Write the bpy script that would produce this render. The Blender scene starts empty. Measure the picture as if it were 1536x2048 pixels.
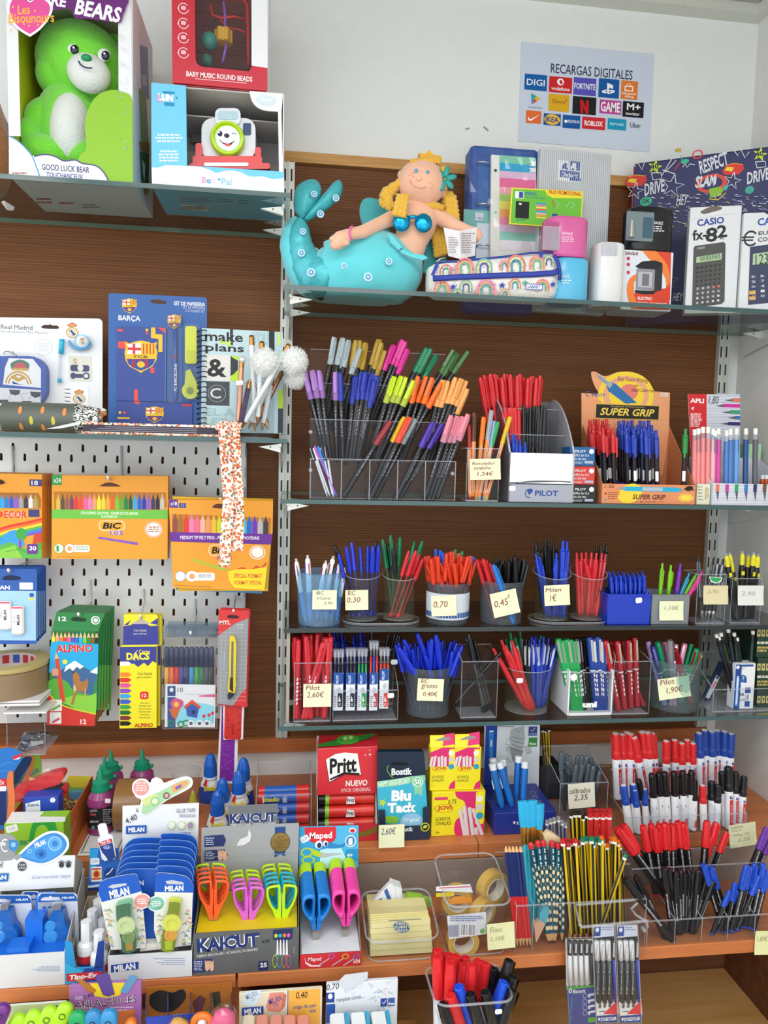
import bpy,math,random
from mathutils import Vector,Matrix
random.seed(7)
S=bpy.context.scene
def Q(*v):
 x=y=0;o=[]
 for i in rj(0,len(v),2):x+=v[i];y+=v[i+1];o.append((round(x,5),round(y,5)))
 return o
R=math.radians
V=Vector
sin,cos,pi,rj,en=math.sin,math.cos,math.pi,range,enumerate
MT=Matrix.Translation
MR=Matrix.Rotation
# camera
F=1480.0
YAW,PIT,ROL=R(7.38),R(4.72),R(1.35)
CAM=V((0,-1.6,1.5))
FW=V((sin(YAW)*cos(PIT),cos(YAW)*cos(PIT),-sin(PIT)))
RT0=V((cos(YAW),-sin(YAW),0));UP0=RT0.cross(FW)
RT=RT0*cos(ROL)+UP0*sin(ROL);UP=-RT0*sin(ROL)+UP0*cos(ROL)
cd=bpy.data.cameras.new('camera');cam=bpy.data.objects.new('camera',cd)
S.collection.objects.link(cam);S.camera=cam
cd.sensor_fit='VERTICAL';cd.sensor_height=24;cd.lens=F/2048*24;cd.clip_start=.02
cam.matrix_world=MT(CAM)@Matrix((RT,UP,-FW)).transposed().to_4x4()
# light
W=bpy.data.worlds.new('world');S.world=W;W.use_nodes=True
W.node_tree.nodes['Background'].inputs[0].default_value=(.93,.97,1,1)
W.node_tree.nodes['Background'].inputs[1].default_value=1.75
def area(x,y,z,sx,sy,e,rot=(0,0,0),col=(1,.985,.96)):
 l=bpy.data.lights.new('ceiling_lamp','AREA');l.shape='RECTANGLE';l.size=sx;l.size_y=sy;l.energy=e;l.color=col
 o=bpy.data.objects.new('ceiling_lamp',l);S.collection.objects.link(o);o.location=(x,y,z);o.rotation_euler=rot
area(.0,-1.5,2.44,1.2,.3,15)
area(-1.0,-2.4,2.44,.3,1.2,13)
area(1.1,-2.4,2.44,1.2,.3,13)
area(.1,-3.4,2.44,1.2,.3,15)
S.view_settings.view_transform='Standard';S.view_settings.look='None';S.view_settings.gamma=1
S.view_settings.use_curve_mapping=False;S.view_settings.exposure=.14
try:
 S.cycles.transparent_max_bounces=32;S.cycles.max_bounces=8
except Exception:pass
# helpers
C=S.collection
def ray(px,py):return FW+RT*((px-768)/F)-UP*((py-1024)/F)
def at(px,py,Y):
 d=ray(px,py);return CAM+d*((Y-CAM.y)/d.y)
def atz(px,py,z):
 d=ray(px,py);return CAM+d*((z-CAM.z)/d.z)
def Xa(px,Y,z):
 k=RT-FW*((px-768)/F);p=V((0,Y,z))-CAM
 return-(k.y*p.y+k.z*p.z)/k.x
def Za(py,X,Y):
 k=UP+FW*((py-1024)/F);p=V((X,Y,0))-CAM
 return CAM.z-(k.x*p.x+k.y*p.y)/k.z
def lin(h):
 h=h.lstrip('#')
 if len(h)==3:h=''.join(x*2 for x in h)
 c=[int(h[i:i+2],16)/255 for i in(0,2,4)]
 return tuple(x/12.92 if x<=.04045 else((x+.055)/1.055)**2.4 for x in c)+(1,)
MATS={}
def mat(h,rough=.45,metal=0,kind='',bump=0,scale=200,var=.06):
 key=(h,rough,metal,kind,bump,scale,var)
 if key in MATS:return MATS[key]
 m=bpy.data.materials.new('mat_'+(kind or 'plain')+'_'+h.strip('#'));m.use_nodes=True;MATS[key]=m
 nt=m.node_tree;N=nt.nodes;L=nt.links;b=N['Principled BSDF']
 b.inputs['Roughness'].default_value=rough;b.inputs['Metallic'].default_value=metal
 c=lin(h)
 if kind=='print':
  b.inputs['Base Color'].default_value=c;b.inputs['Specular IOR Level'].default_value=.3
  return m
 if kind=='fur':b.inputs['Sheen Weight'].default_value=.6
 n=N.new('ShaderNodeTexNoise');n.inputs['Scale'].default_value=scale;n.inputs['Detail'].default_value=3
 t=N.new('ShaderNodeTexCoord');L.new(t.outputs['Object'],n.inputs['Vector'])
 mx=N.new('ShaderNodeMix');mx.data_type='RGBA'
 mx.inputs[6].default_value=tuple(x*(1-var)for x in c[:3])+(1,)
 mx.inputs[7].default_value=tuple(min(1,x*(1+var))for x in c[:3])+(1,)
 L.new(n.outputs['Fac'],mx.inputs[0]);L.new(mx.outputs[2],b.inputs['Base Color'])
 if bump:
  bp=N.new('ShaderNodeBump');bp.inputs['Strength'].default_value=bump;bp.inputs['Distance'].default_value=.002
  L.new(n.outputs['Fac'],bp.inputs['Height']);L.new(bp.outputs[0],b.inputs['Normal'])
 return m
def card(h):return mat(h,.5,0,'',0,60,.03)
def glass(name,tint,refl=.1,haze=0,hazecol='ffffff',rough=.03):
 key=('glass',name)
 if key in MATS:return MATS[key]
 m=bpy.data.materials.new(name);m.use_nodes=True;MATS[key]=m
 nt=m.node_tree;N=nt.nodes;L=nt.links;N.remove(N['Principled BSDF']);out=N['Material Output']
 tr=N.new('ShaderNodeBsdfTransparent');tr.inputs[0].default_value=lin(tint)
 df=N.new('ShaderNodeBsdfPrincipled');df.inputs['Base Color'].default_value=lin(hazecol);df.inputs['Roughness'].default_value=.3
 gl=N.new('ShaderNodeBsdfGlossy');gl.inputs['Roughness'].default_value=rough
 fr=N.new('ShaderNodeFresnel');fr.inputs[0].default_value=1.35
 no=N.new('ShaderNodeTexNoise');no.inputs['Scale'].default_value=30
 m0=N.new('ShaderNodeMath');m0.operation='MULTIPLY';m0.inputs[1].default_value=haze*2
 L.new(no.outputs['Fac'],m0.inputs[0])
 m1=N.new('ShaderNodeMixShader');L.new(m0.outputs[0],m1.inputs[0]);L.new(tr.outputs[0],m1.inputs[1]);L.new(df.outputs[0],m1.inputs[2])
 ge=N.new('ShaderNodeNewGeometry');iv=N.new('ShaderNodeMath');iv.operation='SUBTRACT';iv.inputs[0].default_value=1;L.new(ge.outputs['Backfacing'],iv.inputs[1])
 m9=N.new('ShaderNodeMath');m9.operation='MULTIPLY';L.new(fr.outputs[0],m9.inputs[0]);L.new(iv.outputs[0],m9.inputs[1])
 mm=N.new('ShaderNodeMath');mm.operation='MULTIPLY';mm.inputs[1].default_value=refl*10;L.new(m9.outputs[0],mm.inputs[0]);mm.use_clamp=True
 m2=N.new('ShaderNodeMixShader');L.new(mm.outputs[0],m2.inputs[0]);L.new(m1.outputs[0],m2.inputs[1]);L.new(gl.outputs[0],m2.inputs[2])
 L.new(m2.outputs[0],out.inputs[0]);return m
ACR=glass('clear_acrylic','fafbfc',.03,.006,'e6e8f0')
ACE=glass('acrylic_edge','f2f4f8',.08,.2,'e6e8ee')  # whitish diffuse mix paints in the bright light that clear edges catch
SHG=glass('shelf_glass','e4ebe9',.09,.01)
SHE=mat('3f5a5a',.15)
FROST=glass('frosted_plastic','dfe7ee',.03,.06,'eef4fa')
WRAP=glass('shiny_film','fafafa',.09,.015)
OFF={}
class M:
 def __init__(s):s.v=[];s.f=[];s.k=[];s.m=[];s.sm=[]
 def mi(s,m):
  if m not in s.m:s.m.append(m)
  return s.m.index(m)
 def add(s,vs,fs,m,smooth=0,T=None):
  b=len(s.v);k=s.mi(m)
  s.v+=[T@V(p)for p in vs]if T is not None else[V(p)for p in vs]
  for f in fs:s.f.append([b+i for i in f]);s.k.append(k);s.sm.append(smooth)
  return s
 def box(s,x0,x1,y0,y1,z0,z1,m,T=None):
  if x0>x1:x0,x1=x1,x0
  if y0>y1:y0,y1=y1,y0
  if z0>z1:z0,z1=z1,z0
  vs=[(x,y,z)for z in(z0,z1)for y in(y0,y1)for x in(x0,x1)]
  return s.add(vs,[(0,2,3,1),(4,5,7,6),(0,1,5,4),(1,3,7,5),(3,2,6,7),(2,0,4,6)],m,0,T)
 def cbox(s,x0,x1,y0,y1,z0,z1,c,m,T=None,smooth=0):
  rings=[]
  def ring(z,i):
   a,b,e,d=x0+i,x1-i,y0+i,y1-i
   return[(a+c,e,z),(b-c,e,z),(b,e+c,z),(b,d-c,z),(b-c,d,z),(a+c,d,z),(a,d-c,z),(a,e+c,z)]
  for z,i in((z0,c*.6),(z0+c,0),(z1-c,0),(z1,c*.6)):rings.append(ring(z,i))
  vs=sum(rings,[]);fs=[list(rj(7,-1,-1)),[24+i for i in rj(8)]]
  for r in rj(3):
   for i in rj(8):j=(i+1)%8;fs.append((r*8+i,r*8+j,r*8+8+j,r*8+8+i))
  return s.add(vs,fs,m,smooth,T)
 def la(s,prof,m,seg=12,T=None,smooth=1,cap=1,sx=1,sy=1):
  b=[]
  for r,z in prof:
   for i in rj(seg):
    a=2*pi*i/seg;b.append((r*cos(a)*sx,r*sin(a)*sy,z))
  n=len(prof)
  for q in rj(n-1):
   mm=m[q]if isinstance(m,list)else m
   base=b[q*seg:(q+2)*seg]
   s.add(base,[(i,(i+1)%seg,seg+(i+1)%seg,seg+i)for i in rj(seg)],mm,smooth,T)
  if cap:
   if prof[0][0]>1e-5:s.add(b[:seg],[list(rj(seg-1,-1,-1))],m[0]if isinstance(m,list)else m,0,T)
   if prof[-1][0]>1e-5:s.add(b[-seg:],[list(rj(seg))],m[-1]if isinstance(m,list)else m,0,T)
  return s
 def tu(s,pts,r,m,seg=6,closed=0,flat=1):
  pts=[V(p)for p in pts];n=len(pts);vs=[]
  rr=r if isinstance(r,(list,tuple))else[r]*n
  for i,p in en(pts):
   a=pts[(i-1)%n]if closed or i else p;b=pts[(i+1)%n]if closed or i<n-1 else p
   t=(b-a).normalized()if(b-a).length>1e-9 else V((0,0,1))
   u=t.cross(V((0,1,.03)));u=u.normalized()if u.length>.05 else V((1,0,0));w=t.cross(u)
   for k in rj(seg):
    an=2*pi*k/seg;vs.append(p+(u*cos(an)+w*sin(an)*flat)*rr[i])
  fs=[]
  for i in rj(n if closed else n-1):
   for k in rj(seg):
    k2=(k+1)%seg;j=(i+1)%n;fs.append((i*seg+k,i*seg+k2,j*seg+k2,j*seg+k))
  if not closed:fs+=[list(rj(seg-1,-1,-1)),[(n-1)*seg+k for k in rj(seg)]]
  return s.add(vs,fs,m,1)
 def pr(s,pts,vec,m,side=None):
  n=len(pts);pts=[V(p)for p in pts];vec=V(vec)
  s.add(pts+[p+vec for p in pts],[list(rj(n)),[n+i for i in rj(n-1,-1,-1)]],m)
  return s.add(pts+[p+vec for p in pts],[(j,i,n+i,n+j)for i in rj(n)for j in[(i+1)%n]],side or m)
 def ball(s,c,r,m,seg=14,rings=9,sc=(1,1,1),rot=None,warp=None):
  vs=[];fs=[]
  for i in rj(rings+1):
   t=pi*i/rings
   for k in rj(seg):
    a=2*pi*k/seg;p=V((sin(t)*cos(a)*sc[0],sin(t)*sin(a)*sc[1],cos(t)*sc[2]))*r
    if warp:p=p*warp(p)
    if rot is not None:p=rot@p
    vs.append(p+V(c))
  for i in rj(rings):
   for k in rj(seg):
    k2=(k+1)%seg;fs.append((i*seg+k,i*seg+seg+k,i*seg+seg+k2,i*seg+k2))
  return s.add(vs,fs,m,1)
def mk(name,b,parent=None,mesh=None):
 if mesh is None:
  off=OFF[parent]if parent is not None else V((0,0,0))
  me=bpy.data.meshes.new(name)
  me.from_pydata([tuple(p-off)for p in b.v],[],b.f)
  for m in b.m:me.materials.append(m)
  me.polygons.foreach_set('material_index',b.k);me.polygons.foreach_set('use_smooth',b.sm);me.update()
 else:me=mesh
 o=bpy.data.objects.new(name,me);C.objects.link(o)
 if parent is not None:o.parent=parent;OFF[o]=OFF[parent]
 else:OFF[o]=V((0,0,0))
 return o
def Th(name,label,cat,loc=(0,0,0),group=None):
 o=bpy.data.objects.new(name,None);C.objects.link(o);o.location=loc;o.empty_display_size=.02
 o['label']=label;o['category']=cat
 if group:o['group']=group
 OFF[o]=V(loc);return o
def tag(o,label,cat,group=None):
 o['label']=label;o['category']=cat
 if group:o['group']=group
 return o
def St(name,b):
 o=mk(name,b);o['kind']='structure';return o
# flat print on real faces
TXT={}
def Gy(s,bold=.0,shear=0):
 k=(s,bold,shear)
 if k in TXT:return TXT[k]
 cu=bpy.data.curves.new('t','FONT');cu.body=s;cu.offset=bold*.5;cu.shear=shear;cu.resolution_u=2;cu.fill_mode='FRONT'
 ob=bpy.data.objects.new('t',cu);C.objects.link(ob)
 me=bpy.data.meshes.new_from_object(ob)
 vs=[(v.co.x,v.co.y)for v in me.vertices];fs=[list(p.vertices)for p in me.polygons]
 bpy.data.objects.remove(ob);bpy.data.curves.remove(cu);bpy.data.meshes.remove(me)
 if not vs:vs=Q(0,0,1,1)
 x0=min(v[0]for v in vs);x1=max(v[0]for v in vs);y0=min(v[1]for v in vs);y1=max(v[1]for v in vs)
 vs=[((x-x0)/max(x1-x0,1e-6),(y-y0)/max(y1-y0,1e-6))for x,y in vs]
 TXT[k]=(vs,fs);return TXT[k]
BX=lambda*a,**k:M().box(*a,**k)
PR=lambda*a,**k:M().pr(*a,**k)
LA=lambda*a,**k:M().la(*a,**k)
PT=lambda Y,L:[at(x,y,Y)for x,y in L]
class Art:
 def __init__(s,O,Sx=(1,0,0),Ty=(0,0,1),rough=.4):
  s.O=V(O);s.S=V(Sx).normalized();s.T=V(Ty).normalized();s.N=s.S.cross(s.T);s.b=M();s.n=0;s.r=rough
 def p(s,x,y):
  d=ray(x,y);q=CAM+d*((s.O-CAM).dot(s.N)/d.dot(s.N))-s.O
  return q.dot(s.S),q.dot(s.T)
 def bb(s,x0,y0,x1,y1):
  xc,yc=(x0+x1)/2,(y0+y1)/2;c=s.p(xc,yc);w=(s.p(x1,yc)[0]-s.p(x0,yc)[0])/2;h=(s.p(xc,y0)[1]-s.p(xc,y1)[1])/2
  return(c[0]-w,c[1]+h),(c[0]+w,c[1]-h)
 tm=-9
 def w(s,q):return s.O+s.S*q[0]+s.T*max(q[1],s.tm)+s.N*(.0003+.00002*s.n)
 def m(s,col):return col if not isinstance(col,str)else mat(col,s.r,0,'print')
 def raw(s,qs,fs,col):s.n+=1;s.b.add([s.w(q)for q in qs],fs,s.m(col));return s
 def pg(s,pts,col):q=[s.p(*a)for a in pts];return s.raw(q,[list(rj(len(q)-1,-1,-1))]if s.area(q)<0 else[list(rj(len(q)))],col)
 def area(s,q):return sum(q[i][0]*q[(i+1)%len(q)][1]-q[(i+1)%len(q)][0]*q[i][1]for i in rj(len(q)))
 def rc(s,x0,y0,x1,y1,col,r=0,rot=0):
  a,c=s.bb(x0,y0,x1,y1);x0,y0,x1,y1=a[0],c[1],c[0],a[1]
  if r:
   k=r*min(x1-x0,y1-y0);q=[]
   for cx,cy,st in((x1-k,y1-k,0),(x0+k,y1-k,90),(x0+k,y0+k,180),(x1-k,y0+k,270)):
    for d in(0,30,60,90):q.append((cx+k*cos(R(st+d)),cy+k*sin(R(st+d))))
  else:q=[(x0,y0),(x1,y0),(x1,y1),(x0,y1)]
  q=s.rotq(q,rot);return s.raw(q,[list(rj(len(q)))],col)
 def rotq(s,q,rot):
  if not rot:return q
  cx=(min(a[0]for a in q)+max(a[0]for a in q))/2;cy=(min(a[1]for a in q)+max(a[1]for a in q))/2
  c,n=cos(R(rot)),sin(R(rot))
  return[(cx+(a-cx)*c-(b-cy)*n,cy+(a-cx)*n+(b-cy)*c)for a,b in q]
 def ov(s,x0,y0,x1,y1,col,rot=0,seg=20,a0=0,a1=360):
  a,c=s.bb(x0,y0,x1,y1);cx,cy=(a[0]+c[0])/2,(a[1]+c[1])/2;rx,ry=(c[0]-a[0])/2,(a[1]-c[1])/2
  full=a1-a0==360;n=seg if full else seg+1
  q=[(cx+rx*cos(R(a0+(a1-a0)*i/seg)),cy+ry*sin(R(a0+(a1-a0)*i/seg)))for i in rj(n)]
  return s.raw(s.rotq(q,rot),[list(rj(n))],col)
 def rg(s,x0,y0,x1,y1,wd,col,seg=20,a0=0,a1=360):
  a,c=s.bb(x0,y0,x1,y1);cx,cy=(a[0]+c[0])/2,(a[1]+c[1])/2;rx,ry=(c[0]-a[0])/2,(a[1]-c[1])/2
  q=[]
  for i in rj(seg+1):
   t=R(a0+(a1-a0)*i/seg)
   q+=[(cx+rx*cos(t),cy+ry*sin(t)),(cx+rx*(1-wd)*cos(t),cy+ry*(1-wd)*sin(t))]
  return s.raw(q,[(2*i,2*i+2,2*i+3,2*i+1)for i in rj(seg)],col)
 def ln(s,pts,wpx,col):
  q=[s.p(*a)for a in pts];wd=abs(s.p(pts[0][0]+wpx,pts[0][1])[0]-q[0][0])/2;o=[]
  for i,a in en(q):
   b=q[max(i-1,0)];c=q[min(i+1,len(q)-1)];dx,dy=c[0]-b[0],c[1]-b[1];l=math.hypot(dx,dy)or 1
   o+=[(a[0]-dy/l*wd,a[1]+dx/l*wd),(a[0]+dy/l*wd,a[1]-dx/l*wd)]
  return s.raw(o,[(2*i,2*i+1,2*i+3,2*i+2)for i in rj(len(q)-1)],col)
 def tx(s,t,x0,y0,x1,y1,col,bold=.02,shear=0,rot=0):
  vs,fs=Gy(t,bold,shear);a,c=s.bb(x0,y0,x1,y1)
  q=[(a[0]+(c[0]-a[0])*u,c[1]+(a[1]-c[1])*v)for u,v in vs]
  if rot in(90,-90):
   if rot==90:q=[(c[0]-(c[0]-a[0])*v,c[1]+(a[1]-c[1])*u)for u,v in vs]
   else:q=[(a[0]+(c[0]-a[0])*v,a[1]-(a[1]-c[1])*u)for u,v in vs]
  else:q=s.rotq(q,rot)
  return s.raw(q,fs,col)
 def ls(s,x0,y0,x1,y1,n,col,al='l',fill=.45):
  h=(y1-y0)/n
  for i in rj(n):
   k=random.uniform(.65,1)*(x1-x0)
   a=x0 if al=='l' else(x1-k if al=='r' else(x0+x1-k)/2)
   xx=a
   while xx<a+k-1:
    l=min(random.uniform(3,9),a+k-xx);s.rc(xx,y0+i*h,xx+l,y0+i*h+h*fill,col);s.n-=1;xx+=l+1.3
  s.n+=1
  return s
 def bars(s,x0,y0,x1,y1,col='222222'):
  x=x0;s.rc(x0-1,y0-1,x1+1,y1+1,'f4f4f4')
  while x<x1:
   wd=random.choice((.6,1,1.4));s.rc(x,y0,min(x+wd,x1),y1,col);s.n-=1;x+=wd+random.choice((.7,1.1))
  s.n+=1
  return s
 def dn(s,parent,name='printed_face'):return mk(name,s.b,parent)if s.b.v else None
def Fr(Y,x=768,y=1024):return Art(at(x,y,Y))
def sb(name,pts,Y,th,m,parent,side=None):
 q=[at(x,y,Y)for x,y in pts];k=OFF[parent].z
 for v in q:
  if k-.012<v.z<k+.0008:v.z=k+.0008
 return mk(name,M().pr(q,(0,th,0),m,side),parent)
def Nt(x0,y0,x1,y1,Y,lines,label,col='e4e7c0',rot=0,ink='7a1f30',grp=None,cat='price note'):
 c=at((x0+x1)/2,(y0+y1)/2,Y);t=Th('price_note',label,cat,c)
 a=Art(c);q=a.p(x0,y0);e=a.p(x1,y1)
 w,h=(e[0]-q[0])/2,(q[1]-e[1])/2;cs,sn=cos(R(rot)),sin(R(rot))
 g=[]
 n=4
 vs=[]
 for j in rj(n+1):
  for i in(-1,1):
   v=1-2*j/n;curl=.0035*(j/n)**2
   vs.append((c.x+w*i*cs-h*v*sn,c.y-curl-.0004,c.z+w*i*sn+h*v*cs))
 b=M();b.add(vs,[(2*j,2*j+2,2*j+3,2*j+1)for j in rj(n)],mat(col,.8,0,'',0,90,.03));mk('paper',b,t)
 a.O=V((c.x,c.y-.0045,c.z));
 for L in lines:
  vs2,fs=Gy(L[0],-.004,.12);p0=a.p(L[1],L[2]);p1=a.p(L[3],L[4])
  qq=[(p0[0]+(p1[0]-p0[0])*u,p1[1]+(p0[1]-p1[1])*v_)for u,v_ in vs2]
  if rot:qq=[(x*cs-y*sn,x*sn+y*cs)for x,y in qq]
  a.n+=1;base=[]
  for x,y in qq:
   yy=(-x*sn+y*cs);tt=min(max((1-yy/h)/2,0),1);base.append(V((c.x+x,c.y-.0035*tt**2-.0009,c.z+y)))
  a.b.add(base,fs,mat(L[5]if len(L)>5 else ink,.5,0,'print'))
 a.dn(t,'handwriting');return t
def Sk(x0,y0,x1,y1,Y,parent,rot=0):
 a=Fr(Y,(x0+x1)/2,(y0+y1)/2);a.rc(x0,y0,x1,y1,'f0f1ee',.3,rot);return a.dn(parent,'price_sticker')
# structure
def wood(name,c1,c2,axis='X',sc=6,stretch=14,rough=.4,bump=.15,line=0):
 m=bpy.data.materials.new(name);m.use_nodes=True;nt=m.node_tree;N=nt.nodes;L=nt.links;b=N['Principled BSDF']
 t=N.new('ShaderNodeTexCoord');mp=N.new('ShaderNodeMapping');L.new(t.outputs['Object'],mp.inputs[0])
 s=[stretch]*3;s['XYZ'.index(axis)]=.8;mp.inputs['Scale'].default_value=s
 n=N.new('ShaderNodeTexNoise');n.inputs['Scale'].default_value=sc;n.inputs['Detail'].default_value=6;n.inputs['Roughness'].default_value=.65
 L.new(mp.outputs[0],n.inputs['Vector']);r=N.new('ShaderNodeValToRGB');L.new(n.outputs['Fac'],r.inputs[0])
 r.color_ramp.elements[0].position=.33;r.color_ramp.elements[0].color=lin(c1);r.color_ramp.elements[1].position=.7;r.color_ramp.elements[1].color=lin(c2)
 L.new(r.outputs[0],b.inputs['Base Color']);b.inputs['Roughness'].default_value=rough;b.inputs['Specular IOR Level'].default_value=.3
 bp=N.new('ShaderNodeBump');bp.inputs['Strength'].default_value=bump;bp.inputs['Distance'].default_value=.001;L.new(n.outputs['Fac'],bp.inputs['Height']);L.new(bp.outputs[0],b.inputs['Normal'])
 if line:
  wv=N.new('ShaderNodeTexWave');wv.bands_direction='Z';wv.inputs['Scale'].default_value=line;wv.inputs['Distortion'].default_value=.6;wv.inputs['Detail'].default_value=2
  L.new(t.outputs['Object'],wv.inputs['Vector']);mx=N.new('ShaderNodeMix');mx.data_type='RGBA';mx.blend_type='OVERLAY';mx.inputs[0].default_value=.16
  L.new(r.outputs[0],mx.inputs[6]);L.new(wv.outputs['Color'],mx.inputs[7]);L.new(mx.outputs[2],b.inputs['Base Color'])
 return m
BROWN=wood('brown_laminate','60391c','825029','X',5,60,.6,.06,55)
OAK=wood('pale_oak_trim','b98546','dba968','X',5,18,.45)
ORANGE=wood('orange_laminate','b5693e','cf8350','X',3,12,.35)
PINE=wood('pine_board','d8a45c','f2cb88','X',2.2,10,.35)
PLAST=mat('eef1ef',.85,0,'plaster',.12,40,.03)
PLAST2=mat('dedcd8',.85,0,'plaster',.12,40,.05)
CEILM=mat('b4b5aa',.9,0,'',.1,80,.03)
XL,XR=-1.3,1.022
St('wall_back',BX(XL,XR+.1,.012,.1,0,2.8,PLAST))
St('wall_right',BX(XR,XR+.08,-2.2,.012,.0,2.8,PLAST2))
b=BX(XL,XR+.1,-4,.1,2.50,2.56,CEILM);St('ceiling',b)
ce=bpy.data.objects['ceiling'];OFF[ce]=V((0,0,0))
k=0
for ix in rj(4):
 for iy in rj(3):
  x1=XR-.03-ix*.6;y1=-.03-iy*.6
  o=mk('ceiling_tile',BX(x1-.594,x1,y1-.594,y1,2.484,2.5,CEILM),ce)
b=BX(XL,XR,-.026,.012,2.464,2.49,mat('d6d8cd',.6)).box(XR-.026,XR,-2.2,-.026,2.464,2.49,mat('d6d8cd',.6));St('trim_1',b)
b=BX(-2.5,2.5,-4,.1,-.06,0,mat('8b8780',.5,0,'',.1,30));St('floor',b)
St('wall_panel',BX(XL,.985,0,.012,.862,2.09,BROWN))
St('trim_2',BX(XL,.985,-.012,.012,2.088,2.109,OAK))
St('trim_3',BX(XL,.985,-.016,.012,.838,.868,ORANGE))
DK=wood('dark_backing','5a3824','7c5034','X',4,12,.5)
St('wall_lower_panel',BX(XL,XR,-.1,-.08,.0,.66,DK))
St('wall_side_panel',BX(XR-.012,XR,-1.2,-.08,.30,.70,DK))
a=Art((0,.0115,2.3));
for x0,y0,x1,y1,c,r in((930,256,940,259,'a0a198',20),(966,256,978,259,'8f9088',-35),(1350,297,1362,304,'d8c35a',10),(940,296,950,299,'a8a9a2',-20)):
 a.rc(x0,y0,x1,y1,c,0,r)
bk=bpy.data.objects['wall_back'];a.dn(bk,'wall_scuff')
def shelf(name,label,z,y0,y1,th,segs,m):
 t=Th(name,label,'shelf',(segs[0][0],y0,z-th))
 for x0,x1 in segs:mk('board',M().cbox(x0+.0006,x1-.0006,y0,y1,z-th,z,.001,m),t)
 return t
shelf('upper_wooden_shelf','orange wood shelf carrying the glue stick box, chalks and whiteboard markers',.775,-.31,.012,.028,[(XL,-.18),(-.18,.36),(.36,XR-.001)],ORANGE)
shelf('lower_wooden_shelf','orange wood shelf carrying the scissors displays, sticky notes and pencil tray',.68,-.49,-.312,.022,[(XL,-.072),(-.070,XR-.013)],ORANGE)
St('trim_4',BX(XL,XR-.013,-.318,-.311,.6805,.747,mat('8d7f74',.6)))
t=Th('pine_counter','yellow pine board at the bottom under the dark recess','counter',(0,-.6,.30))
for i,(y0,y1)in en(((-.90,-.72),(-.72,-.54),(-.54,-.36),(-.36,-.101))):mk('board',BX(XL,XR-.013,y0+.0008,y1,.30,.33,PINE),t)
b=BX(-.078,-.066,-.47,-.101,.331,.657,ORANGE);tag(mk('shelf_divider',b),'upright wooden divider under the lower shelf beside the eraser box','divider')
def upright(xc,z0,z1,label):
 t=Th('slotted_upright',label,'shelf upright',(xc,-.012,z0));wm=mat('d5d6cf',.35,.3)
 dk=mat('2c2a27',.7)
 b=M()
 for s in(-1,1):
  xa=xc+s*.0065
  b.box(xa-.0055,xa+.0055,-.012,-.0005,z0,z1,wm).box(xa-s*.0055-.0008,xa-s*.0055+.0008,-.0145,-.012,z0,z1,wm).box(xa+s*.0055-.0008,xa+s*.0055+.0008,-.0145,-.012,z0,z1,wm)
 mk('rail',b,t);b=M();z=z0+.02
 while z<z1-.02:
  for s in(-1,1):b.box(xc+s*.0065-.0017,xc+s*.0065+.0017,-.0124,-.0118,z,z+.024,dk)
  z+=.040
 mk('slots',b,t)
upright(-.009,.869,2.087,'grey metal slotted upright between the two shelf bays')
upright(.972,.869,2.087,'grey metal slotted upright next to the side wall')
upright(-1.0,.869,2.087,'grey metal slotted upright beyond the toys')
def glass_shelf(x0,x1,z,label,yf=-.27,th=.008,m=SHG,em=SHE,br=(0,1),dk=0):
 t=Th('glass_shelf',label,'shelf',(x0,yf,z-th))
 mk('glass_pane',BX(x0,x1,yf+.0015,-.016,z-th,z,m),t)
 mk('front_edge',BX(x0,x1,yf,yf+.0015,z-th,z,em),t)
 mk('rear_edge',BX(x0,x1,-.0155,-.014,z-th,z,mat('7f9a8c',.2)),t)
 wm=mat('e4e5e0',.35,.2)
 for s in br:
  xx=(x0+.012)if s==0 else(x1-.012)
  b=M();y=-.016;pts=[(xx-.0015,y,z-th-.0005),(xx-.0015,-.235,z-th-.0005),(xx-.0015,-.235,z-th-.006),(xx-.0015,y,z-th-.05)]
  b.pr(pts,(.003,0,0),wm)
  mk('bracket',b,t)
  d=1 if s==0 else-1
  for yy in(-.09,-.22):
   b=M();zz=z-th-.0006
   b.pr([(xx,yy-.004,zz),(xx+d*.040,yy-.004,zz-.006),(xx,yy-.004,zz-.016)],(0,.008,0),wm).pr([(xx+d*.017,yy-.0045,zz-.005),(xx+d*.0195,yy-.0045,zz-.005),(xx+d*.0195,yy-.0045,zz-.0075),(xx+d*.017,yy-.0045,zz-.0075)],(0,.0005,0),mat('2a2a2a'))
   mk('lug',b,t)
 return t
ZTL,ZTR,ZML,ZMR,ZC,ZD,ZA,ZB,ZP=1.94,1.785,1.517,1.410,1.173,.992,.775,.68,.33
glass_shelf(-.99,-.004,ZTL,'upper glass shelf under the boxed plush toy and toy camera')
glass_shelf(-.014,XR-.004,ZTR,'upper glass shelf under the mermaid doll and calculators')
glass_shelf(-.99,-.004,ZML,'glass shelf above the perforated board with football stationery')
glass_shelf(-.014,XR-.004,ZMR,'glass shelf under the brush pen stand and orange pen display')
DG=glass('dark_glass','3a3c40',.2,.25,'3d3f44')
glass_shelf(-.006,XR-.004,ZC,'dark glass shelf under the row of round pen pots',-.262,.008,DG,mat('26302f',.2),br=())
glass_shelf(-.014,XR-.004,ZD,'lowest glass shelf under pens with sticky price notes',br=(0,1))
b=BX(-.0,.006,-.25,-.03,ZD+.0005,ZC-.0085,mat('9d968a',.5));tag(mk('side_support',b),'grey upright panel holding the dark glass shelf beside the red pens','support panel')
b=BX(XR-.016,XR-.010,-.25,-.03,ZD+.0005,ZC-.0085,mat('8d867a',.5));tag(mk('side_support',b),'grey upright panel holding the dark glass shelf by the side wall','support panel')
c=at(1174,190,.011);t=Th('paper_sign','white paper sign of digital top-up logos taped on the white wall','sign',c)
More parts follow.
